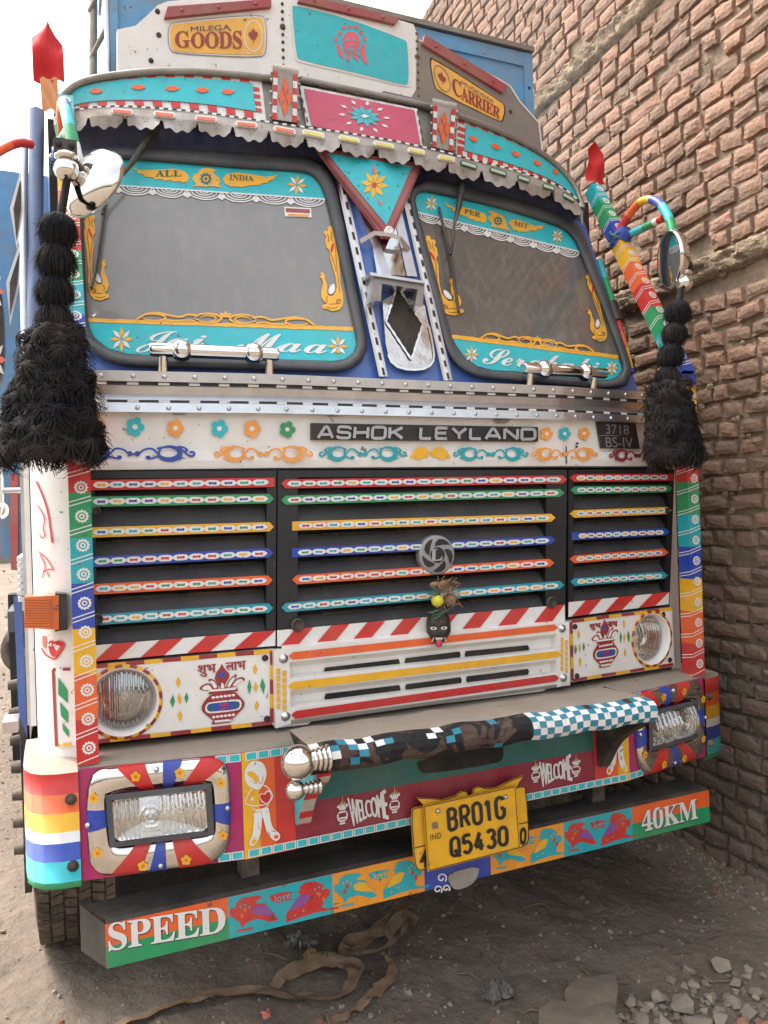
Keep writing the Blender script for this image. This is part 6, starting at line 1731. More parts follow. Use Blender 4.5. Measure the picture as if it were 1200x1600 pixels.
def tassel(name, label, top, pomc, skirt, seed):
    rng = random.Random(seed)
    t = thing(name, label, 'tassel', (skirt[0][0], skirt[0][1], skirt[0][2]))
    b = M(); b.tube([top, lerp(top, pomc[0][0], .5), pomc[0][0], pomc[-1][0], skirt[0]], .013, YARN, 6); b.build('strap', t)
    for c, r in pomc:
        b = M(); b.sphere(c, r * .62, YARN, 14, 9, (1, 1, .85))
        mop(b, (c[0], c[1], c[2] - r * .05), r, (rng.uniform(-.15, .15), rng.uniform(-.2, .1), 1), 800, rng, 6, .0011, 150)
        for _ in range(9): mop(b, c, r * rng.uniform(.85, 1.0), (rng.gauss(0, 1), rng.gauss(0, 1), rng.gauss(.4, 1)), 80, rng, 5, .0011, 95)
        b.build('pompom', t)
    b = M(); c0, c1, r0, r1 = skirt
    ax = np.array(c1) - np.array(c0); Ht = np.linalg.norm(ax)
    prof = [(r0 * .7, 0), (r0 + (r1 - r0) * .45, -Ht * .35), (r1 * .78, -Ht * .7), (r1 * .8, -Ht * .95)]
    b.lathe(c0, (0, 0, 1), prof, YARN, 18)
    tiers = 11
    for i in range(tiers):
        f = (i + .3) / tiers; c = np.array(c0) + ax * f; R = (r0 + (r1 - r0) * min(1, f * 1.15)) * .84
        n = int(10 + 16 * f)
        for k in range(n):
            a = 2 * math.pi * (k + .5 * (i % 2) + rng.uniform(-.25, .25)) / n
            d = np.array((math.cos(a), math.sin(a), .10 + .35 * rng.uniform(-.5, .5)))
            p = c + d * R * rng.uniform(.84, 1.02) * np.array((1, 1, 0)) + np.array((0, 0, rng.uniform(-.015, .015)))
            mop(b, p, .035 * (.9 + .3 * f) * rng.uniform(.7, 1.3), d * .8 + np.array((0, 0, rng.uniform(.1, .9))), 95, rng, 4, .0013, 118)
            if rng.random() < .22: strands(b, p, 12, .06, rng, d + np.array((0, 0, -.3)), .3, .5, .0013)
    b.build('skirt', t)
def at(px, py, Y): q = ray(px, py); return tuple(q * Y / q[1])
yl, yr = 2.40, 2.42
tassel('yarn_tassel', 'wide bell-shaped black yarn tassel hanging under the chrome-backed round mirror, against the sky', (pL[0], pL[1], pL[2] - .03),
       [(at(91, 361, yl), .053), (at(88, 409, yl), .055), (at(86, 456, yl), .053), (at(86, 500, yl), .052)], (at(86, 520, yl), at(78, 722, yl), .06, .138), 5)
tassel('yarn_tassel', 'slimmer black yarn tassel hanging against the brick wall beside the right corner pole', (pR[0] - .02, pR[1], pR[2] - .03),
       [(at(1059, 489, yr), .052), (at(1054, 522, yr), .051), (at(1048, 556, yr), .052), (at(1043, 592, yr), .052)], (at(1043, 602, yr), at(1054, 724, yr), .07, .090), 6)

# ================================================================ evil-eye charm hanging from the emblem
e1 = FC.px((684, 900), .05)
ch = thing('evil_eye_charm', 'charm of black demon mask, yellow lime and green chillies hanging below the round emblem', 'charm', (e1[0], e1[1], e1[2]))
CP = lambda x, y, o: FC.px((x, y), o)
b = M(); b.tube([CP(684, 900, .035), CP(685, 912, .05), CP(686, 938, .055), CP(686, 962, .05)], .003, PLASTIC, 6); b.build('string', ch)
b = M(); c = CP(683.5, 938.5, .075)
b.sphere(c, .0225, LEMON, 20, 14, (1, .95, 1)); b.build('lime', ch)
b = M(); rng = random.Random(9)
b.sphere(CP(703, 936, .07), .024, HUSK, 14, 10, (1, .8, .95)); b.sphere(CP(693, 915, .06), .022, HUSK, 12, 8, (1.1, .6, .8)); b.sphere(CP(679, 913, .055), .016, HUSK, 12, 8, (1.2, .5, .6))
for k in range(160): strands(b, CP(rng.uniform(684, 710), rng.uniform(908, 945), .075), 1, .035, rng, (rng.uniform(-.5, 1), -.5, rng.uniform(-.5, 1)), .4, .3, .0012, HUSK)
b.build('coconut_husk', ch)
for q in (((670, 913), (688, 926)), ((667, 928), (692, 926)), ((667, 957), (689, 953)), ((674, 961), (699, 954)), ((680, 963), (703, 951)), ((674, 967), (690, 961))):
    b = M(); a, c = CP(*q[0], .075), CP(*q[1], .085); b.tube([a, a + (c - a) * .35 + np.array((0, -.004, -.003)), a + (c - a) * .75, c], [.0012, .0045, .0052, .002], CHILLI, 8); b.build('chilli', ch)
b = M(); mc = CP(685.5, 983, .055)
def turn(p):       # the mask has swung round towards the yard
    dx, dy, a = p[0] - mc[0], p[1] - mc[1], math.radians(-25); return (mc[0] + dx * math.cos(a) - dy * math.sin(a), mc[1] + dx * math.sin(a) + dy * math.cos(a), p[2])
rows = []
for i in range(13):
    v = i / 12; z = mc[2] + .058 - .122 * v
    hw = .045 * (1 - abs(2 * v - .85) ** 3 * .55) if v < .9 else .045 * .42
    if v > .6: hw *= 1 - (v - .6) * 1.05
    row = []
    for k in range(13):
        u = -1 + 2 * k / 12; bul = math.sqrt(max(0, 1 - u * u)) * .032
        nose = .012 * math.exp(-((u) / .16) ** 2) * math.exp(-((v - .55) / .10) ** 2)
        brow = .006 * math.exp(-((v - .34) / .05) ** 2) * (1 if abs(u) < .75 else 0)
        ch_ = .006 * math.exp(-((abs(u) - .5) / .22) ** 2) * math.exp(-((v - .62) / .09) ** 2)
        eyeh = -.006 * math.exp(-((abs(u) - .42) / .16) ** 2) * math.exp(-((v - .43) / .05) ** 2)
        row.append(turn((mc[0] + u * hw, mc[1] + .02 - bul - nose - brow - ch_ - eyeh, z)))
    rows.append(row)
b.grid(rows, MASKB)
b.face([r[0] for r in rows] + [r[-1] for r in rows[::-1]], MASKB)
mk = b.build('mask', ch)
def onmask(u, v, d=.0): return turn((mc[0] + u * .045 * (1 if v < .6 else 1 - (v - .6) * 1.0), mc[1] + .02 - math.sqrt(max(0, 1 - u * u)) * .032 - d, mc[2] + .058 - .122 * v))
for sg in (-1, 1):
    b = M(); b.face([onmask(sg * .42 + .26 * math.cos(a), .43 + .048 * math.sin(a), .006) for a in [2 * math.pi * k / 16 for k in range(16)]], STICKW)
    b.face([onmask(sg * .42 + .12 * math.cos(a), .43 + .03 * math.sin(a), .007) for a in [2 * math.pi * k / 12 for k in range(12)]], SEALRED)
    b.face([onmask(sg * .42 + .05 * math.cos(a), .43 + .014 * math.sin(a), .0078) for a in [2 * math.pi * k / 10 for k in range(10)]], INK)
    b.build('eye', mk)
b = M()
for k in range(6): u = -.28 + .11 * k; b.face([onmask(u - .04, .70, .008), onmask(u + .04, .70, .008), onmask(u + .03, .775, .008), onmask(u - .03, .775, .008)], STICKW)
for sg in (-1, 1): b.face([onmask(sg * .42, .70, .007), onmask(sg * .50, .70, .007), onmask(sg * .82, .84, .004), onmask(sg * .76, .85, .004)], STICKW)
b.build('teeth', mk)
b = M(); t0 = onmask(0, .87, .012); b.sphere(t0, .0125, mat('tongue_pink', (196, 60, 84), .4), 14, 10, (1, .5, 1.15)); b.build('tongue', mk)
b = M(); b.sphere(onmask(.16, .24, .004), .0038, RED, 8, 6); b.build('forehead_mark', mk)

# ================================================================ red cloth flags tied on the pole tops
def flag(label, pts, Y, seed):
    rng = random.Random(seed); srf = Srf(Y, kx=.12, x0=XC)
    c = srf.px(pts[-1]); t = thing('red_flag', label, 'flag', tuple(c))
    b = M(); n = 10; rows = []
    for i in range(n + 1):
        l = lerp(pts[0], pts[1], min(1, i / 2)) if i <= 2 else lerp(pts[1], pts[2], (i - 2) / (n - 2))
        r = lerp(pts[0], pts[3], min(1, i / 2)) if i <= 2 else lerp(pts[3], pts[4], (i - 2) / (n - 2))
        rows.append([srf.px(lerp(l, r, k / 6)) + np.array((0, .018 * math.sin(k * 1.1 + i * .5 + seed) + .012 * math.sin(i * .9), 0)) for k in range(7)])
    b.grid(rows, FLAGRED); b.build('cloth', t); return t
def wrap(t, pts, Y):
    srf = Srf(Y, kx=.12, x0=XC); b = M()
    b.grid([[srf.px(quad(pts, u / 5, v / 4)) + np.array((0, .012 * math.sin(u * 1.9 + v * 2.3), 0)) for u in range(6)] for v in range(5)], mat('peach_cloth', (238, 170, 120), .8, chip=0)); b.build('cloth_wrap', t)
fl_ = flag('faded red cloth flag on the top of the left corner pole against the sky', [(74, 33), (49, 51), (52, 126), (98, 65), (101, 128)], 3.04, 1)
flag('red cloth flag on the top of the right corner pole against the brick wall', [(927, 223), (917, 234), (920, 283), (942, 242), (948, 287)], 3.09, 4)

wrap(fl_, [(66, 172), (92, 172), (90, 122), (62, 122)], 3.035)
# ================================================================ ground
def dirtmat():
    m = bpy.data.materials.new('dry_dirt'); m.use_nodes = True; nt = m.node_tree; b = nt.nodes['Principled BSDF']
    tc = nt.nodes.new('ShaderNodeTexCoord')
    n1 = nt.nodes.new('ShaderNodeTexNoise'); n1.inputs['Scale'].default_value = .9; n1.inputs['Detail'].default_value = 12; n1.inputs['Roughness'].default_value = .7
    n2 = nt.nodes.new('ShaderNodeTexNoise'); n2.inputs['Scale'].default_value = 14; n2.inputs['Detail'].default_value = 10; n2.inputs['Roughness'].default_value = .75
    for n in (n1, n2): nt.links.new(tc.outputs['Object'], n.inputs['Vector'])
    cr = nt.nodes.new('ShaderNodeValToRGB')
    cr.color_ramp.elements[0].position = .3; cr.color_ramp.elements[0].color = lin((106, 94, 84)) + (1,)
    cr.color_ramp.elements[1].position = .72; cr.color_ramp.elements[1].color = lin((154, 140, 125)) + (1,)
    ad = nt.nodes.new('ShaderNodeMath'); ad.operation = 'MULTIPLY_ADD'; ad.inputs[1].default_value = .45; 
    nt.links.new(n2.outputs['Fac'], ad.inputs[0])
    ml = nt.nodes.new('ShaderNodeMath'); ml.operation = 'MULTIPLY'; ml.inputs[1].default_value = .55; nt.links.new(n1.outputs['Fac'], ml.inputs[0]); nt.links.new(ml.outputs[0], ad.inputs[2])
    nt.links.new(ad.outputs[0], cr.inputs['Fac']); nt.links.new(cr.outputs['Color'], b.inputs['Base Color'])
    b.inputs['Roughness'].default_value = .95; b.inputs['Specular IOR Level'].default_value = .15
    n3 = nt.nodes.new('ShaderNodeTexNoise'); n3.inputs['Scale'].default_value = 30; n3.inputs['Detail'].default_value = 12; n3.inputs['Roughness'].default_value = .7
    v = nt.nodes.new('ShaderNodeTexVoronoi'); v.inputs['Scale'].default_value = 26
    nt.links.new(tc.outputs['Object'], n3.inputs['Vector']); nt.links.new(tc.outputs['Object'], v.inputs['Vector'])
    a2 = nt.nodes.new('ShaderNodeMath'); a2.operation = 'MULTIPLY_ADD'; a2.inputs[1].default_value = -.25; nt.links.new(v.outputs['Distance'], a2.inputs[0]); nt.links.new(n3.outputs['Fac'], a2.inputs[2])
    bp = nt.nodes.new('ShaderNodeBump'); bp.inputs['Strength'].default_value = .9; bp.inputs['Distance'].default_value = .03
    nt.links.new(a2.outputs[0], bp.inputs['Height']); nt.links.new(bp.outputs['Normal'], b.inputs['Normal'])
    return m
DIRT = dirtmat()
def gz(x, y):     # ground height, survey units, zero mean round -1.8
    p = Vector((x * 1.1, y * 1.1, 0.3)); h = .035 * noise.noise(p) + .018 * noise.noise(p * 3.1) + .014 * noise.noise(p * 8.3) + .011 * abs(noise.noise(p * 19.0)) + .006 * noise.noise(p * 41.0)
    dw = (2.925 + .047 * (y - 2.57)) - x
    if 0 <= dw < .5: h += .05 * (1 - dw / .5) ** 2
    return -1.805 + h * min(1, 1.0)
b = M()
# low plinth of spilled mortar along the wall foot is part of the ground relief
xs_ = sorted(set([-300, -80, -25, -10, -5, -3.0] + [-1.2 + .021 * i for i in range(int(4.4 / .021))] + [3.6, 4.4, 6, 12, 40, 120, 300]))
ys_ = sorted(set([-120, -30, -8, -3, -1, 0, .6] + [.9 + .021 * i for i in range(int(3.4 / .021))] + [4.35 + .06 * i for i in range(15)] + [5.3 + .15 * i for i in range(40)] + [12, 15, 20, 30, 60, 150, 400]))
b.grid([[(x, y, gz(x, y)) for x in xs_] for y in ys_], DIRT)
gnd = b.build('ground', None, origin=(0, 0, 0)); tag(gnd, 'dry trampled brown dirt ground of the yard', 'ground', kind='structure')

# ================================================================ brick wall
def brickmat(name, dirt_shade):
    m = bpy.data.materials.new(name); m.use_nodes = True; nt = m.node_tree; b = nt.nodes['Principled BSDF']
    at_ = nt.nodes.new('ShaderNodeAttribute'); at_.attribute_name = 'tone'
    tc = nt.nodes.new('ShaderNodeTexCoord')
    cr = nt.nodes.new('ShaderNodeValToRGB'); e = cr.color_ramp.elements
    e[0].position = 0; e[0].color = lin((120, 98, 84)) + (1,); e[1].position = 1; e[1].color = lin((166, 128, 108)) + (1,)
    x = e.new(.35); x.color = lin((142, 114, 97)) + (1,); x = e.new(.7); x.color = lin((154, 121, 102)) + (1,)
    nt.links.new(at_.outputs['Fac'], cr.inputs['Fac'])
    n = nt.nodes.new('ShaderNodeTexNoise'); n.inputs['Scale'].default_value = 9; n.inputs['Detail'].default_value = 12; n.inputs['Roughness'].default_value = .75
    nt.links.new(tc.outputs['Object'], n.inputs['Vector'])
    mx = nt.nodes.new('ShaderNodeMix'); mx.data_type = 'RGBA'; mx.inputs['B'].default_value = lin((138, 120, 104)) + (1,)
    rp = nt.nodes.new('ShaderNodeMapRange'); rp.inputs['From Min'].default_value = .42; rp.inputs['From Max'].default_value = .68; rp.inputs['To Min'].default_value = .05; rp.inputs['To Max'].default_value = .85
    nt.links.new(n.outputs['Fac'], rp.inputs['Value']); nt.links.new(rp.outputs['Result'], mx.inputs['Factor']); nt.links.new(cr.outputs['Color'], mx.inputs['A'])
    # dirt plus painted-in light falloff: blotches darkening the lower courses
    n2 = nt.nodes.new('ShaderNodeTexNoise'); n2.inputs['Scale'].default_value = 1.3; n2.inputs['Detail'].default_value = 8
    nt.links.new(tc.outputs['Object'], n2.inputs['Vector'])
    at2 = nt.nodes.new('ShaderNodeAttribute'); at2.attribute_name = 'grime_shade'
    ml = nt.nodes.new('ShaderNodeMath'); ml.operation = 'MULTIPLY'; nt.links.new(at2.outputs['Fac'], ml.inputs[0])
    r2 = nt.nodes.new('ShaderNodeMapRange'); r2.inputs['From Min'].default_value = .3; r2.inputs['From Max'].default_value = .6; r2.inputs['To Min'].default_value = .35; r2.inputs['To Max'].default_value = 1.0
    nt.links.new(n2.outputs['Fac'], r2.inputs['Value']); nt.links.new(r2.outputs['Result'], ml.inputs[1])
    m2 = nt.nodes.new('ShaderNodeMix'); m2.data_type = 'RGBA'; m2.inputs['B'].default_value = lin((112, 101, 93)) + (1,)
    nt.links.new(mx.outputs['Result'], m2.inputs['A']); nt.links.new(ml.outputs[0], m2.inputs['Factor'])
    nt.links.new(m2.outputs['Result'], b.inputs['Base Color'])
    b.inputs['Roughness'].default_value = .92; b.inputs['Specular IOR Level'].default_value = .2
    n3 = nt.nodes.new('ShaderNodeTexNoise'); n3.inputs['Scale'].default_value = 45; n3.inputs['Detail'].default_value = 10
    nt.links.new(tc.outputs['Object'], n3.inputs['Vector'])
    bp = nt.nodes.new('ShaderNodeBump'); bp.inputs['Strength'].default_value = .7; bp.inputs['Distance'].default_value = .012
    nt.links.new(n3.outputs['Fac'], bp.inputs['Height']); nt.links.new(bp.outputs['Normal'], b.inputs['Normal'])
    return m
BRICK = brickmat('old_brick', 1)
MORTAR = mat('rough_mortar', (150, 132, 112), .95, dust=.3, bump=1.0, bscale=30, dcol=(110, 96, 82), var=.15, spec=.1)
CEMENT = mat('rough_cement', (148, 130, 110), .95, dust=.5, bump=1.0, bscale=70, dcol=(106, 92, 80), var=.15, spec=.1)
WDIR = np.array((.047, 1.0, 0)); WDIR /= np.linalg.norm(WDIR); WN = np.array((-WDIR[1], WDIR[0], 0)); WO = np.array((2.925 + .047 * (0 - 2.57), 0.0, 0.0))
def wp(s_, z, o): return WO + WDIR * s_ + WN * o + np.array((0, 0, z))
rng = random.Random(21)
bv = []; bf = []; tone = []; grime_shade = []
z = -1.86; course = 0; ZT = 4.33; S0, S1 = .9, 11.0
bands = [(1.07, 1.20), (2.60, 2.74)]
pitch = .0865
while z < ZT:
    inb = [q for q in bands if q[0] - .02 < z + pitch * .5 < q[1] + .02]
    if inb: z = inb[0][1] + .012; continue
    s_ = S0 + rng.uniform(0, .25); wob = rng.uniform(-.004, .004)
    hcourse = pitch - .012 + rng.uniform(-.005, .004)
    while s_ < S1:
        L = rng.choice([.128, .13, .135, .14, .125, .145, .15, .10, .175, .24]) + rng.uniform(-.012, .012)
        gap = rng.uniform(.008, .018); rec = rng.gauss(0, .007)
        if rng.random() < .012: s_ += L + gap; continue
        hh = hcourse + rng.uniform(-.006, .005); z0 = z + wob + rng.uniform(-.004, .004) + .010 * math.sin(s_ * 1.7 + z)
        sc = 1 if s_ < 4.5 else 0
        nx, nz = (4, 3) if s_ < 4.2 else (2, 2)
        i0 = len(bv); T = rng.random(); seedv = rng.uniform(0, 100)
        til = rng.gauss(0, .009)
        chip = rng.random() < .14; cc = rng.choice([(0, 0), (1, 0), (0, 1), (1, 1)])
        for layer in (0, 1):
            for a in range(nz + 1):
                for c in range(nx + 1):
                    u, w = c / nx, a / nz
                    edge = min(u * L, (1 - u) * L, w * hh, (1 - w) * hh)
                    o = .021 + rec * .7 + rng.uniform(-.001, .001) if layer == 0 else -.02
                    du = rng.uniform(-.004, .004); dw_ = rng.uniform(-.003, .003)
                    if layer == 0:
                        if edge < 1e-6: o -= .003 + rng.uniform(0, .005); sh = .0025
                        else: sh = 0
                        if chip and abs(u - cc[0]) < .3 and abs(w - cc[1]) < .5: o -= rng.uniform(.004, .014); 
                        uu = u * L; ww = w * hh
                        if u == 0: uu += sh + rng.uniform(0, .006)
                        if u == 1: uu -= sh + rng.uniform(0, .006)
                        if w == 0: ww += sh * .8 + rng.uniform(0, .004)
                        if w == 1: ww -= sh * .8 + rng.uniform(0, .004)
                    else: uu, ww = u * L, w * hh
                    bv.append(tuple(wp(s_ + uu + du, z0 + ww + dw_ + til * (u - .5), o)))
        n1 = nx + 1; M1 = (nz + 1) * n1
        g_ = max(0, min(1, (.55 - z) / 1.5))  # grows downward: dirt, with the fading light painted in
        for a in range(nz):
            for c in range(nx):
                q = i0 + a * n1 + c; bf.append((q, q + 1, q + 1 + n1, q + n1))
        per = [c for c in range(n1)] + [a * n1 + nx for a in range(1, nz + 1)] + [nz * n1 + c for c in range(nx - 1, -1, -1)] + [a * n1 for a in range(nz - 1, 0, -1)]
        for k in range(len(per)):
            p, q = per[k], per[(k + 1) % len(per)]; bf.append((i0 + p, i0 + M1 + p, i0 + M1 + q, i0 + q))
        tone += [T] * (len(bv) - i0); grime_shade += [g_ * .8] * (len(bv) - i0)
        s_ += L + gap
    z += pitch + rng.uniform(-.003, .003); course += 1
nbf = len(bf)
# mortar bed behind, lumpy; poured bands
def sheet(s0, s1, z0, z1, ns, nz, o, amp, seed, sc=6.0):
    i0 = len(bv)
    for a in range(nz + 1):
        for c in range(ns + 1):
            s__ = s0 + (s1 - s0) * c / ns; zz = z0 + (z1 - z0) * a / nz
            p = Vector((s__ * sc, zz * sc, seed)); h = amp * (noise.noise(p) + .6 * noise.noise(p * 2.7) + .4 * noise.noise(p * 6.1))
            bv.append(tuple(wp(s__, zz, o + h))); tone.append(.3); grime_shade.append(max(0, min(1, (.55 - zz) / 1.5)) * .8)
    fs = []
    for a in range(nz):
        for c in range(ns):
            q = i0 + a * (ns + 1) + c; fs.append((q, q + 1, q + ns + 2, q + ns + 1))
    return fs
mf = sheet(S0, 4.4, -1.95, ZT, 170, 260, -.001, .0065, 3.0, 11.0) + sheet(4.4, S1, -1.95, ZT, 90, 90, .000, .008, 3.0)
cf = []
for z0, z1 in bands:
    n = 420
    i0 = len(bv); NZ = 12
    for a in range(NZ + 1):
        for c in range(n + 1):
            s__ = S0 + (S1 - S0) * (c / n) ** 1.6; w = a / NZ; p = Vector((s__ * 9, w * 2 + z0, 7.7))
            e_ = .022 * noise.noise(Vector((s__ * 5, z0, 1 if w < .5 else 9))) ; zz = z0 + (z1 - z0) * w + e_ * (1 if w in (0, 1) else .5)
            o = .005 + .034 * min(1, math.sin(math.pi * w) * 2.2) + .016 * noise.noise(p) + .016 * noise.noise(p * 3.3) + .016 * noise.noise(p * 7) + .012 * noise.noise(p * 15)
            bv.append(tuple(wp(s__, zz, o))); tone.append(.3); grime_shade.append(0.0)
    for a in range(NZ):
        for c in range(n): q = i0 + a * (n + 1) + c; cf.append((q, q + 1, q + n + 2, q + n + 1))
# mortar blobs squeezed from the joints
for k in range(900):
    s__ = S0 + (4.6 - S0) * rng.random(); zz = -1.7 + (ZT + 1.6) * rng.random(); r = rng.uniform(.006, .016); i0 = len(bv)
    zz = -1.86 + round((zz + 1.86) / pitch) * pitch - .006
    for a in (-.8, 0, .8):
        for c in range(6):
            q = 2 * math.pi * c / 6; rr = r * math.cos(a) * rng.uniform(.7, 1.3)
            bv.append(tuple(wp(s__ + rr * 1.8 * math.cos(q), zz + r * math.sin(a) + rr * .0 + rr * .7 * math.sin(q), .012 + r * .6 * math.cos(a) * (1 if a == 0 else .4)))); tone.append(.3); grime_shade.append(max(0, min(1, (.55 - zz) / 1.5)) * .8)
    for a in range(2):
        for c in range(6): mf.append((i0 + a * 6 + c, i0 + a * 6 + (c + 1) % 6, i0 + (a + 1) * 6 + (c + 1) % 6, i0 + (a + 1) * 6 + c))
# back and top so that the wall has its thickness
i0 = len(bv)
for s__, zz, o in ((S0, -2, 0), (S1, -2, 0), (S1, ZT, 0), (S0, ZT, 0), (S0, -2, -.25), (S1, -2, -.25), (S1, ZT, -.25), (S0, ZT, -.25)): bv.append(tuple(wp(s__, zz, o))); tone.append(.3); grime_shade.append(0)
bx = [(i0 + 4, i0 + 5, i0 + 6, i0 + 7), (i0 + 3, i0 + 2, i0 + 6, i0 + 7), (i0, i0 + 3, i0 + 7, i0 + 4), (i0 + 1, i0 + 2, i0 + 6, i0 + 5)]
me = bpy.data.meshes.new('brick_wall'); me.from_pydata([W(p) for p in bv], [], bf + mf + cf + bx)
for m_ in (BRICK, MORTAR, CEMENT): me.materials.append(m_)
me.polygons.foreach_set('material_index', [0] * nbf + [1] * len(mf) + [2] * len(cf) + [1] * len(bx))
me.polygons.foreach_set('use_smooth', [False] * nbf + [True] * (len(mf) + len(cf)) + [False] * len(bx))
for nm, arr in (('tone', tone), ('grime_shade', grime_shade)):
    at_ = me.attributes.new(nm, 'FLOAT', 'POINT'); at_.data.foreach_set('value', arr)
# the mortar shares the dirt and painted-in shade of the lower courses
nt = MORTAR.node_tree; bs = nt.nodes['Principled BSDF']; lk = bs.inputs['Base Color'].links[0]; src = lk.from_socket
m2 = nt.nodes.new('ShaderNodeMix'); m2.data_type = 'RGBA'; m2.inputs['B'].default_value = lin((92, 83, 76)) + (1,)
a2 = nt.nodes.new('ShaderNodeAttribute'); a2.attribute_name = 'grime_shade'
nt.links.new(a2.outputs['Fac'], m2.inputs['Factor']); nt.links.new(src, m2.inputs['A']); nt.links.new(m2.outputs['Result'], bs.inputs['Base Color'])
wall = bpy.data.objects.new('brick_wall', me); COL.objects.link(wall)
tag(wall, 'tall unplastered brick wall with rough mortar joints and two cement bands, right of the truck', 'wall')

# plastered boundary wall far behind the truck on the left
b = M(); b.box(-60, 1.0, 40, 40.4, -2.2, 1.2, mat('weathered_plaster', (150, 140, 128), .9, dust=.5, spec=.1)); b.box(-60.1, 1.1, 39.9, 40.5, 1.2, 1.32, mat('weathered_plaster', (150, 140, 128)))
o = b.build('boundary_wall', None, origin=W((-20, 40, -1.8))); tag(o, 'low weathered plaster wall closing the far end of the yard', 'wall')
# ================================================================ rubble, slabs, straps and litter on the ground
CONC = [mat('broken_concrete', (130, 122, 111), .95, dust=.4, bump=.6, bscale=40, spec=.1), mat('pale_concrete', (146, 137, 124), .95, dust=.4, bump=.6, bscale=40, spec=.1), mat('earthy_stone', (122, 110, 98), .95, dust=.5, bump=.6, bscale=40, spec=.1), mat('brick_fragment', (158, 100, 80), .9, dust=.4, bump=.5)]
def stone(c, r, sc, rng, mt):
    bm = bmesh.new()
    for _ in range(13):
        d = Vector((rng.gauss(0, 1), rng.gauss(0, 1), rng.gauss(0, 1))).normalized() * rng.uniform(.78, 1.0)
        bm.verts.new((d.x * sc[0], d.y * sc[1], d.z * sc[2]))
    bmesh.ops.convex_hull(bm, input=bm.verts)
    bmesh.ops.delete(bm, geom=[v for v in bm.verts if not v.link_faces], context='VERTS')
    bmesh.ops.subdivide_edges(bm, edges=bm.edges, cuts=1, use_grid_fill=True)
    for v in bm.verts: v.co *= 1 + .05 * noise.noise(v.co * 4 + Vector((rng.random(), 0, 0)))
    rz = rng.uniform(0, 6.28); bmesh.ops.rotate(bm, verts=bm.verts, cent=(0, 0, 0), matrix=Matrix.Rotation(rz, 3, 'Z') @ Matrix.Rotation(rng.uniform(-.35, .35), 3, 'X'))
    for v in bm.verts: v.co *= r * S
    me = bpy.data.meshes.new('rubble_stone'); bm.to_mesh(me); bm.free(); me.materials.append(mt)
    o = bpy.data.objects.new('rubble_stone', me); COL.objects.link(o)
    lo = min(v.co.z for v in me.vertices)
    o.location = (c[0] * S, c[1] * S, c[2] * S + H - lo * .62)
    return o
rng = random.Random(33)
def gpt(px, py):
    p = ground_px(px, py); 
    for _ in range(4): p = ground_px(px, py, gz(p[0], p[1]))
    return p
big = [(1130, 1503, 23, 1), (1105, 1525, 17, 2), (1075, 1512, 15, 0), (1152, 1530, 20, 0), (1030, 1550, 22, 1), (1068, 1566, 26, 0), (1112, 1556, 20, 1), (1145, 1560, 22, 0), (1185, 1548, 17, 2), (1000, 1585, 26, 2), (1040, 1592, 24, 1), (1090, 1592, 26, 0), (1130, 1590, 24, 1), (1172, 1580, 24, 0), (1195, 1598, 20, 3), (1085, 1535, 15, 1), (1048, 1528, 13, 2), (1170, 1512, 13, 1), (985, 1562, 15, 0), (1015, 1568, 13, 1), (1160, 1595, 15, 3), (1192, 1520, 13, 0), (965, 1590, 14, 2), (1055, 1545, 10, 0), (1100, 1575, 12, 1), (1125, 1575, 11, 0), (1150, 1545, 10, 1)]
k = 0
for x, y, r_, m_ in big:
    p = gpt(x, y + r_ * .5); d = p[0] * math.sin(YAW) + p[1] * math.cos(YAW); R = r_ / 1200 * d * rng.uniform(.62, .92)
    o = stone(p, R * 1.0, (1.15, .9, .7), rng, CONC[m_])
    tag(o, ['grey chunk of broken concrete in the rubble heap by the wall', 'pale chunk of broken concrete in the rubble heap by the wall', 'earth-brown stone in the rubble heap by the wall', 'reddish brick fragment in the rubble heap by the wall'][m_], 'stone', 'stones of the rubble heap')
for i in range(110):
    t = rng.random(); x = 940 + 260 * rng.random() ** .8; y = 1600 - (rng.random() ** 1.3) * (110 * max(.2, (x - 900) / 300)); r_ = rng.uniform(3, 9)
    p = gpt(x, y); d = p[0] * math.sin(YAW) + p[1] * math.cos(YAW); m_ = rng.choice([0, 0, 1, 2, 2])
    o = stone(p, r_ / 1200 * d, (1.1, .9, .7), rng, CONC[m_])
    tag(o, ['grey chunk of broken concrete in the rubble heap by the wall', 'pale chunk of broken concrete in the rubble heap by the wall', 'earth-brown stone in the rubble heap by the wall'][m_], 'stone', 'stones of the rubble heap')
for i in range(150):
    x = rng.uniform(0, 1200); y = rng.uniform(1330, 1598)
    if i < 25: x = rng.uniform(1040, 1200); y = 1320 + (x - 1040) * .55 + rng.uniform(0, 60)
    if i > 88: x = rng.uniform(0, 40); y = rng.uniform(880, 1300)
    r_ = rng.uniform(1.3, 3.6) if rng.random() < .8 else rng.uniform(3.5, 7)
    if i > 88: r_ *= .7
    p = gpt(x, y); d = p[0] * math.sin(YAW) + p[1] * math.cos(YAW)
    o = stone(p, r_ / 1200 * d, (1.1, .9, .6), rng, CONC[rng.choice([0, 1, 2, 2])])
    o.name = 'pebble'; tag(o, 'small loose stone scattered on the dirt', 'pebble', 'loose stones on the dirt')
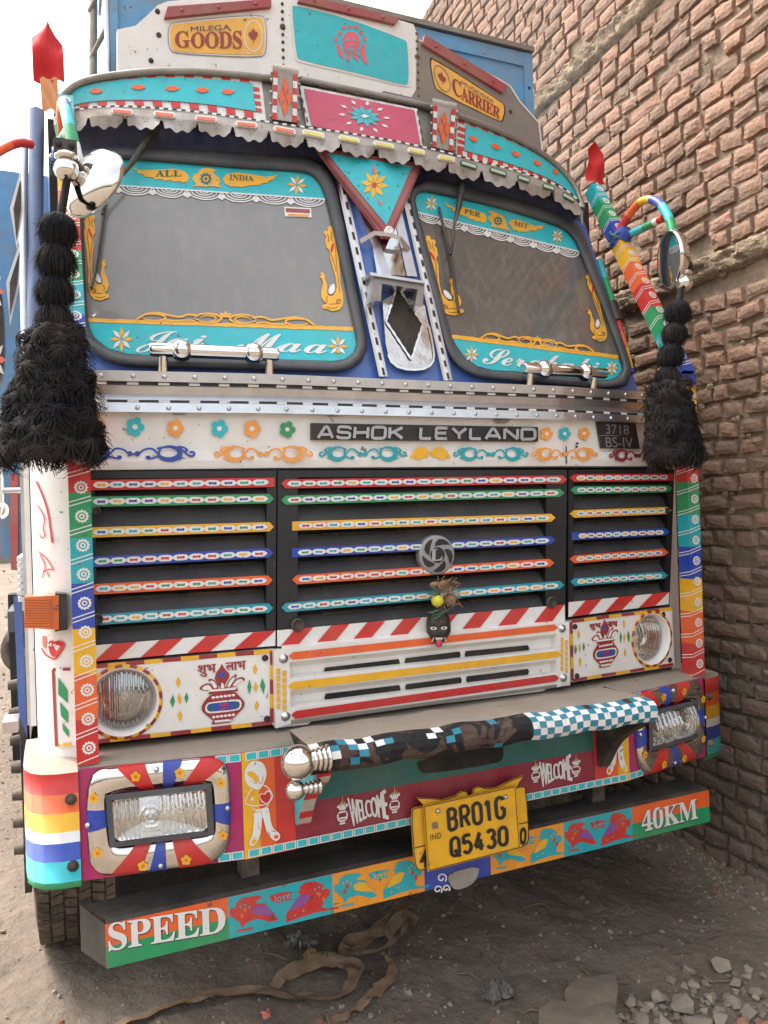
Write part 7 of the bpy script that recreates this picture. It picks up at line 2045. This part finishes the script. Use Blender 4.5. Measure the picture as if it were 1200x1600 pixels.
# fine gravel, clods and chips strewn over the dirt
rng = random.Random(77); b = M()
GRV = [mat('grit_light', (150, 138, 124), .95, spec=.1, chip=0), mat('grit_dark', (104, 92, 80), .95, spec=.1, chip=0), mat('grit_brick', (140, 98, 80), .95, spec=.1, chip=0)]
for i in range(5200):
    if i < 3000: x, y = rng.uniform(-.75, 2.9), .95 + 2.3 * rng.random() ** 1.2
    elif i < 4200: y = rng.uniform(1.3, 4.2); x = 2.925 + .047 * (y - 2.57) - abs(rng.gauss(0, .16)) - .02
    else: x, y = rng.uniform(-.9, -.25), rng.uniform(2.4, 9)
    if noise.noise(Vector((x * 2.2, y * 2.2, 5))) < -.12 and rng.random() < .7: continue
    r = min(.017, .0035 + rng.expovariate(1 / .0028)); z0 = gz(x, y); mt = GRV[0 if rng.random() < .5 else (1 if rng.random() < .8 else 2)]
    P = [np.array((x + r * rng.uniform(.7, 1.4) * math.cos(a + .4), y + r * rng.uniform(.6, 1.2) * math.sin(a + .4), z0 - r * .3)) for a in [2 * math.pi * k / 5 for k in range(5)]]
    Q = [np.array((x + (p[0] - x) * rng.uniform(.35, .8), y + (p[1] - y) * rng.uniform(.35, .8), z0 + r * rng.uniform(.4, .9))) for p in P]
    b.face(Q, mt)
    for k in range(5): b.face([P[k], P[(k + 1) % 5], Q[(k + 1) % 5], Q[k]], mt)
o = b.build('gravel', None, origin=(0, 0, 0)); tag(o, 'fine gravel and clods strewn over the dirt', 'gravel', kind='stuff')
# paving slabs half sunk in the dirt
for pts, lab in (([(884, 1552), (896, 1542), (958, 1538), (968, 1562), (962, 1584), (890, 1582), (882, 1566)], 'grey paving slab with a rounded end half sunk in the dirt'), ([(844, 1572), (930, 1576), (960, 1588), (975, 1640), (840, 1640)], 'grey square paving slab at the lower edge beside the rubble')):
    b = M(); a = [gpt(*p) + np.array((0, 0, .022)) for p in smooth_loop(pts, 1)]
    zt2 = max(q[2] for q in a) ; a = [np.array((q[0], q[1], zt2 - .006)) for q in a]
    c = np.mean(a, axis=0); b.extr([q for q in a], (0, 0, -.09), mat('slab_concrete', (112, 102, 92), .9, dust=.6, bump=.5, bscale=20, spec=.1))
    o = b.build('paving_slab', None, origin=W(c)); tag(o, lab, 'slab')
# long brown cloth straps lying in loops
STRAP = mat('brown_webbing', (116, 88, 66), .9, dust=.75, bump=.4, bscale=60, spec=.1)
def strap_on_ground(path, w, lab, lift):
    P = []
    for i, (x, y) in enumerate(path):
        q = gpt(x, y); P.append(np.array((q[0], q[1], q[2] + .012 + lift[i] * 1.0)))
    P = [np.array(q) for q in smooth_path([tuple(q) for q in P], 3)]
    b = M(); rows = []
    for i, q in enumerate(P):
        t = P[min(i + 1, len(P) - 1)] - P[max(i - 1, 0)]; t /= np.linalg.norm(t)
        up = np.array((0, 0, 1.0)); s_ = np.cross(t, up); s_ /= (np.linalg.norm(s_) or 1)
        tw = .4 * math.sin(i * .11 + len(path)); e = s_ * math.cos(tw) + up * abs(math.sin(tw))
        zmin = gz(q[0], q[1]) + .008
        r = []
        for u in (-.5, -.25, 0, .25, .5):
            v = q + e * w * u * (1 + .3 * noise.noise(Vector((i * .21, w * 40, 0)))) + up * (.018 * noise.noise(Vector((i * .33, u * 3, w * 9)))) + s_ * (.012 * noise.noise(Vector((i * .27, 5 + w * 30, 0)))); v[2] = max(v[2], gz(v[0], v[1]) + .006); r.append(v)
        rows.append(r)
    b.grid(rows, STRAP)
    o = b.build('cloth_strap', None, origin=W(P[len(P) // 2])); tag(o, lab, 'strap')
strap_on_ground([(180, 1612), (250, 1582), (330, 1558), (420, 1560), (500, 1572), (548, 1560), (560, 1525), (520, 1512), (460, 1522), (425, 1548)], .062, 'brown cloth strap lying in a wide loop under the low crossbar at the lower edge', [0, 0, .01, .02, .01, .02, .03, .03, .02, 0])
strap_on_ground([(640, 1418), (615, 1455), (575, 1480), (530, 1492), (560, 1502), (610, 1496), (645, 1478), (640, 1450), (600, 1475)], .06, 'brown cloth strap coiled upright behind the wide loop, in the truck shade', [.08, .04, .03, .02, .02, .04, .07, .08, .03])
strap_on_ground([(600, 1505), (620, 1525), (598, 1550), (570, 1575), (540, 1590), (512, 1600)], .04, 'narrow dark strap end trailing towards the lower edge', [.03, .03, .01, .01, 0, 0])
# crumpled litter
def litter(px, py, w, mt, lab, seed, h=.5, flatn=1.0):
    rng = random.Random(seed); p = gpt(px, py); d = p[0] * math.sin(YAW) + p[1] * math.cos(YAW); R = w / 1200 * d
    b = M(); n = 12; g = []
    for a in range(n + 1):
        r = []
        for c in range(n + 1):
            u, v = a / n * 2 - 1, c / n * 2 - 1; rad = math.hypot(u, v)
            q = Vector((u * 3, v * 3, seed)); k = .55 + .5 * noise.noise(Vector((math.atan2(v, u) * 1.5, seed, 0)))
            x, y = p[0] + u * R * k, p[1] + v * R * k * flatn
            z_ = gz(x, y) + .008 + R * h * max(0, (1 - rad)) + R * h * .6 * abs(noise.noise(q)) + R * .25 * abs(noise.noise(q * 2.3))
            r.append((x, y, z_))
        g.append(r)
    b.grid(g, mt, smooth=False)
    o = b.build('litter', None, origin=W(p)); tag(o, lab, 'litter'); return o
BAG = mat('grey_plastic_film', (74, 74, 74), .35, dust=.3)
litter(778, 1558, 36, BAG, 'crumpled dark grey plastic film lying on the bare dirt left of the paving slabs', 2).name = 'plastic_film'
litter(490, 1497, 22, mat('dry_leaf', (150, 108, 62), .8), 'crumpled dry tan wrapper beside the strap loops', 5).name = 'paper_wrapper'
litter(470, 1478, 34, BAG, 'dark plastic rag in the shade under the love birds of the crossbar', 8).name = 'plastic_rag'
litter(598, 1462, 30, mat('dark_rag', (46, 44, 44), .7), 'black bunched rag behind the coiled strap', 11).name = 'dark_rag'
litter(416, 1590, 12, mat('pink_paper', (206, 120, 100), .7), 'scrap of pinkish paper at the lower edge', 14).name = 'paper_scrap'
TW = mat('dry_twig', (110, 90, 70), .9, dust=.3)
rng = random.Random(50)
for i in range(26):
    x, y = rng.uniform(40, 1150), rng.uniform(1400, 1595); a = gpt(x, y); c = gpt(x + rng.uniform(-45, 45), y + rng.uniform(-12, 12))
    b = M(); m_ = (a + c) / 2 + np.array((rng.uniform(-.02, .02), rng.uniform(-.02, .02), 0)); m_[2] = gz(m_[0], m_[1]) + .012
    b.tube([a + np.array((0, 0, .006)), m_, c + np.array((0, 0, .006))], [.0025, .004, .002], TW, 5)
    o = b.build('twig', None, origin=W(m_)); tag(o, 'thin dry twig lying on the dirt', 'twig', 'dry twigs on the dirt')
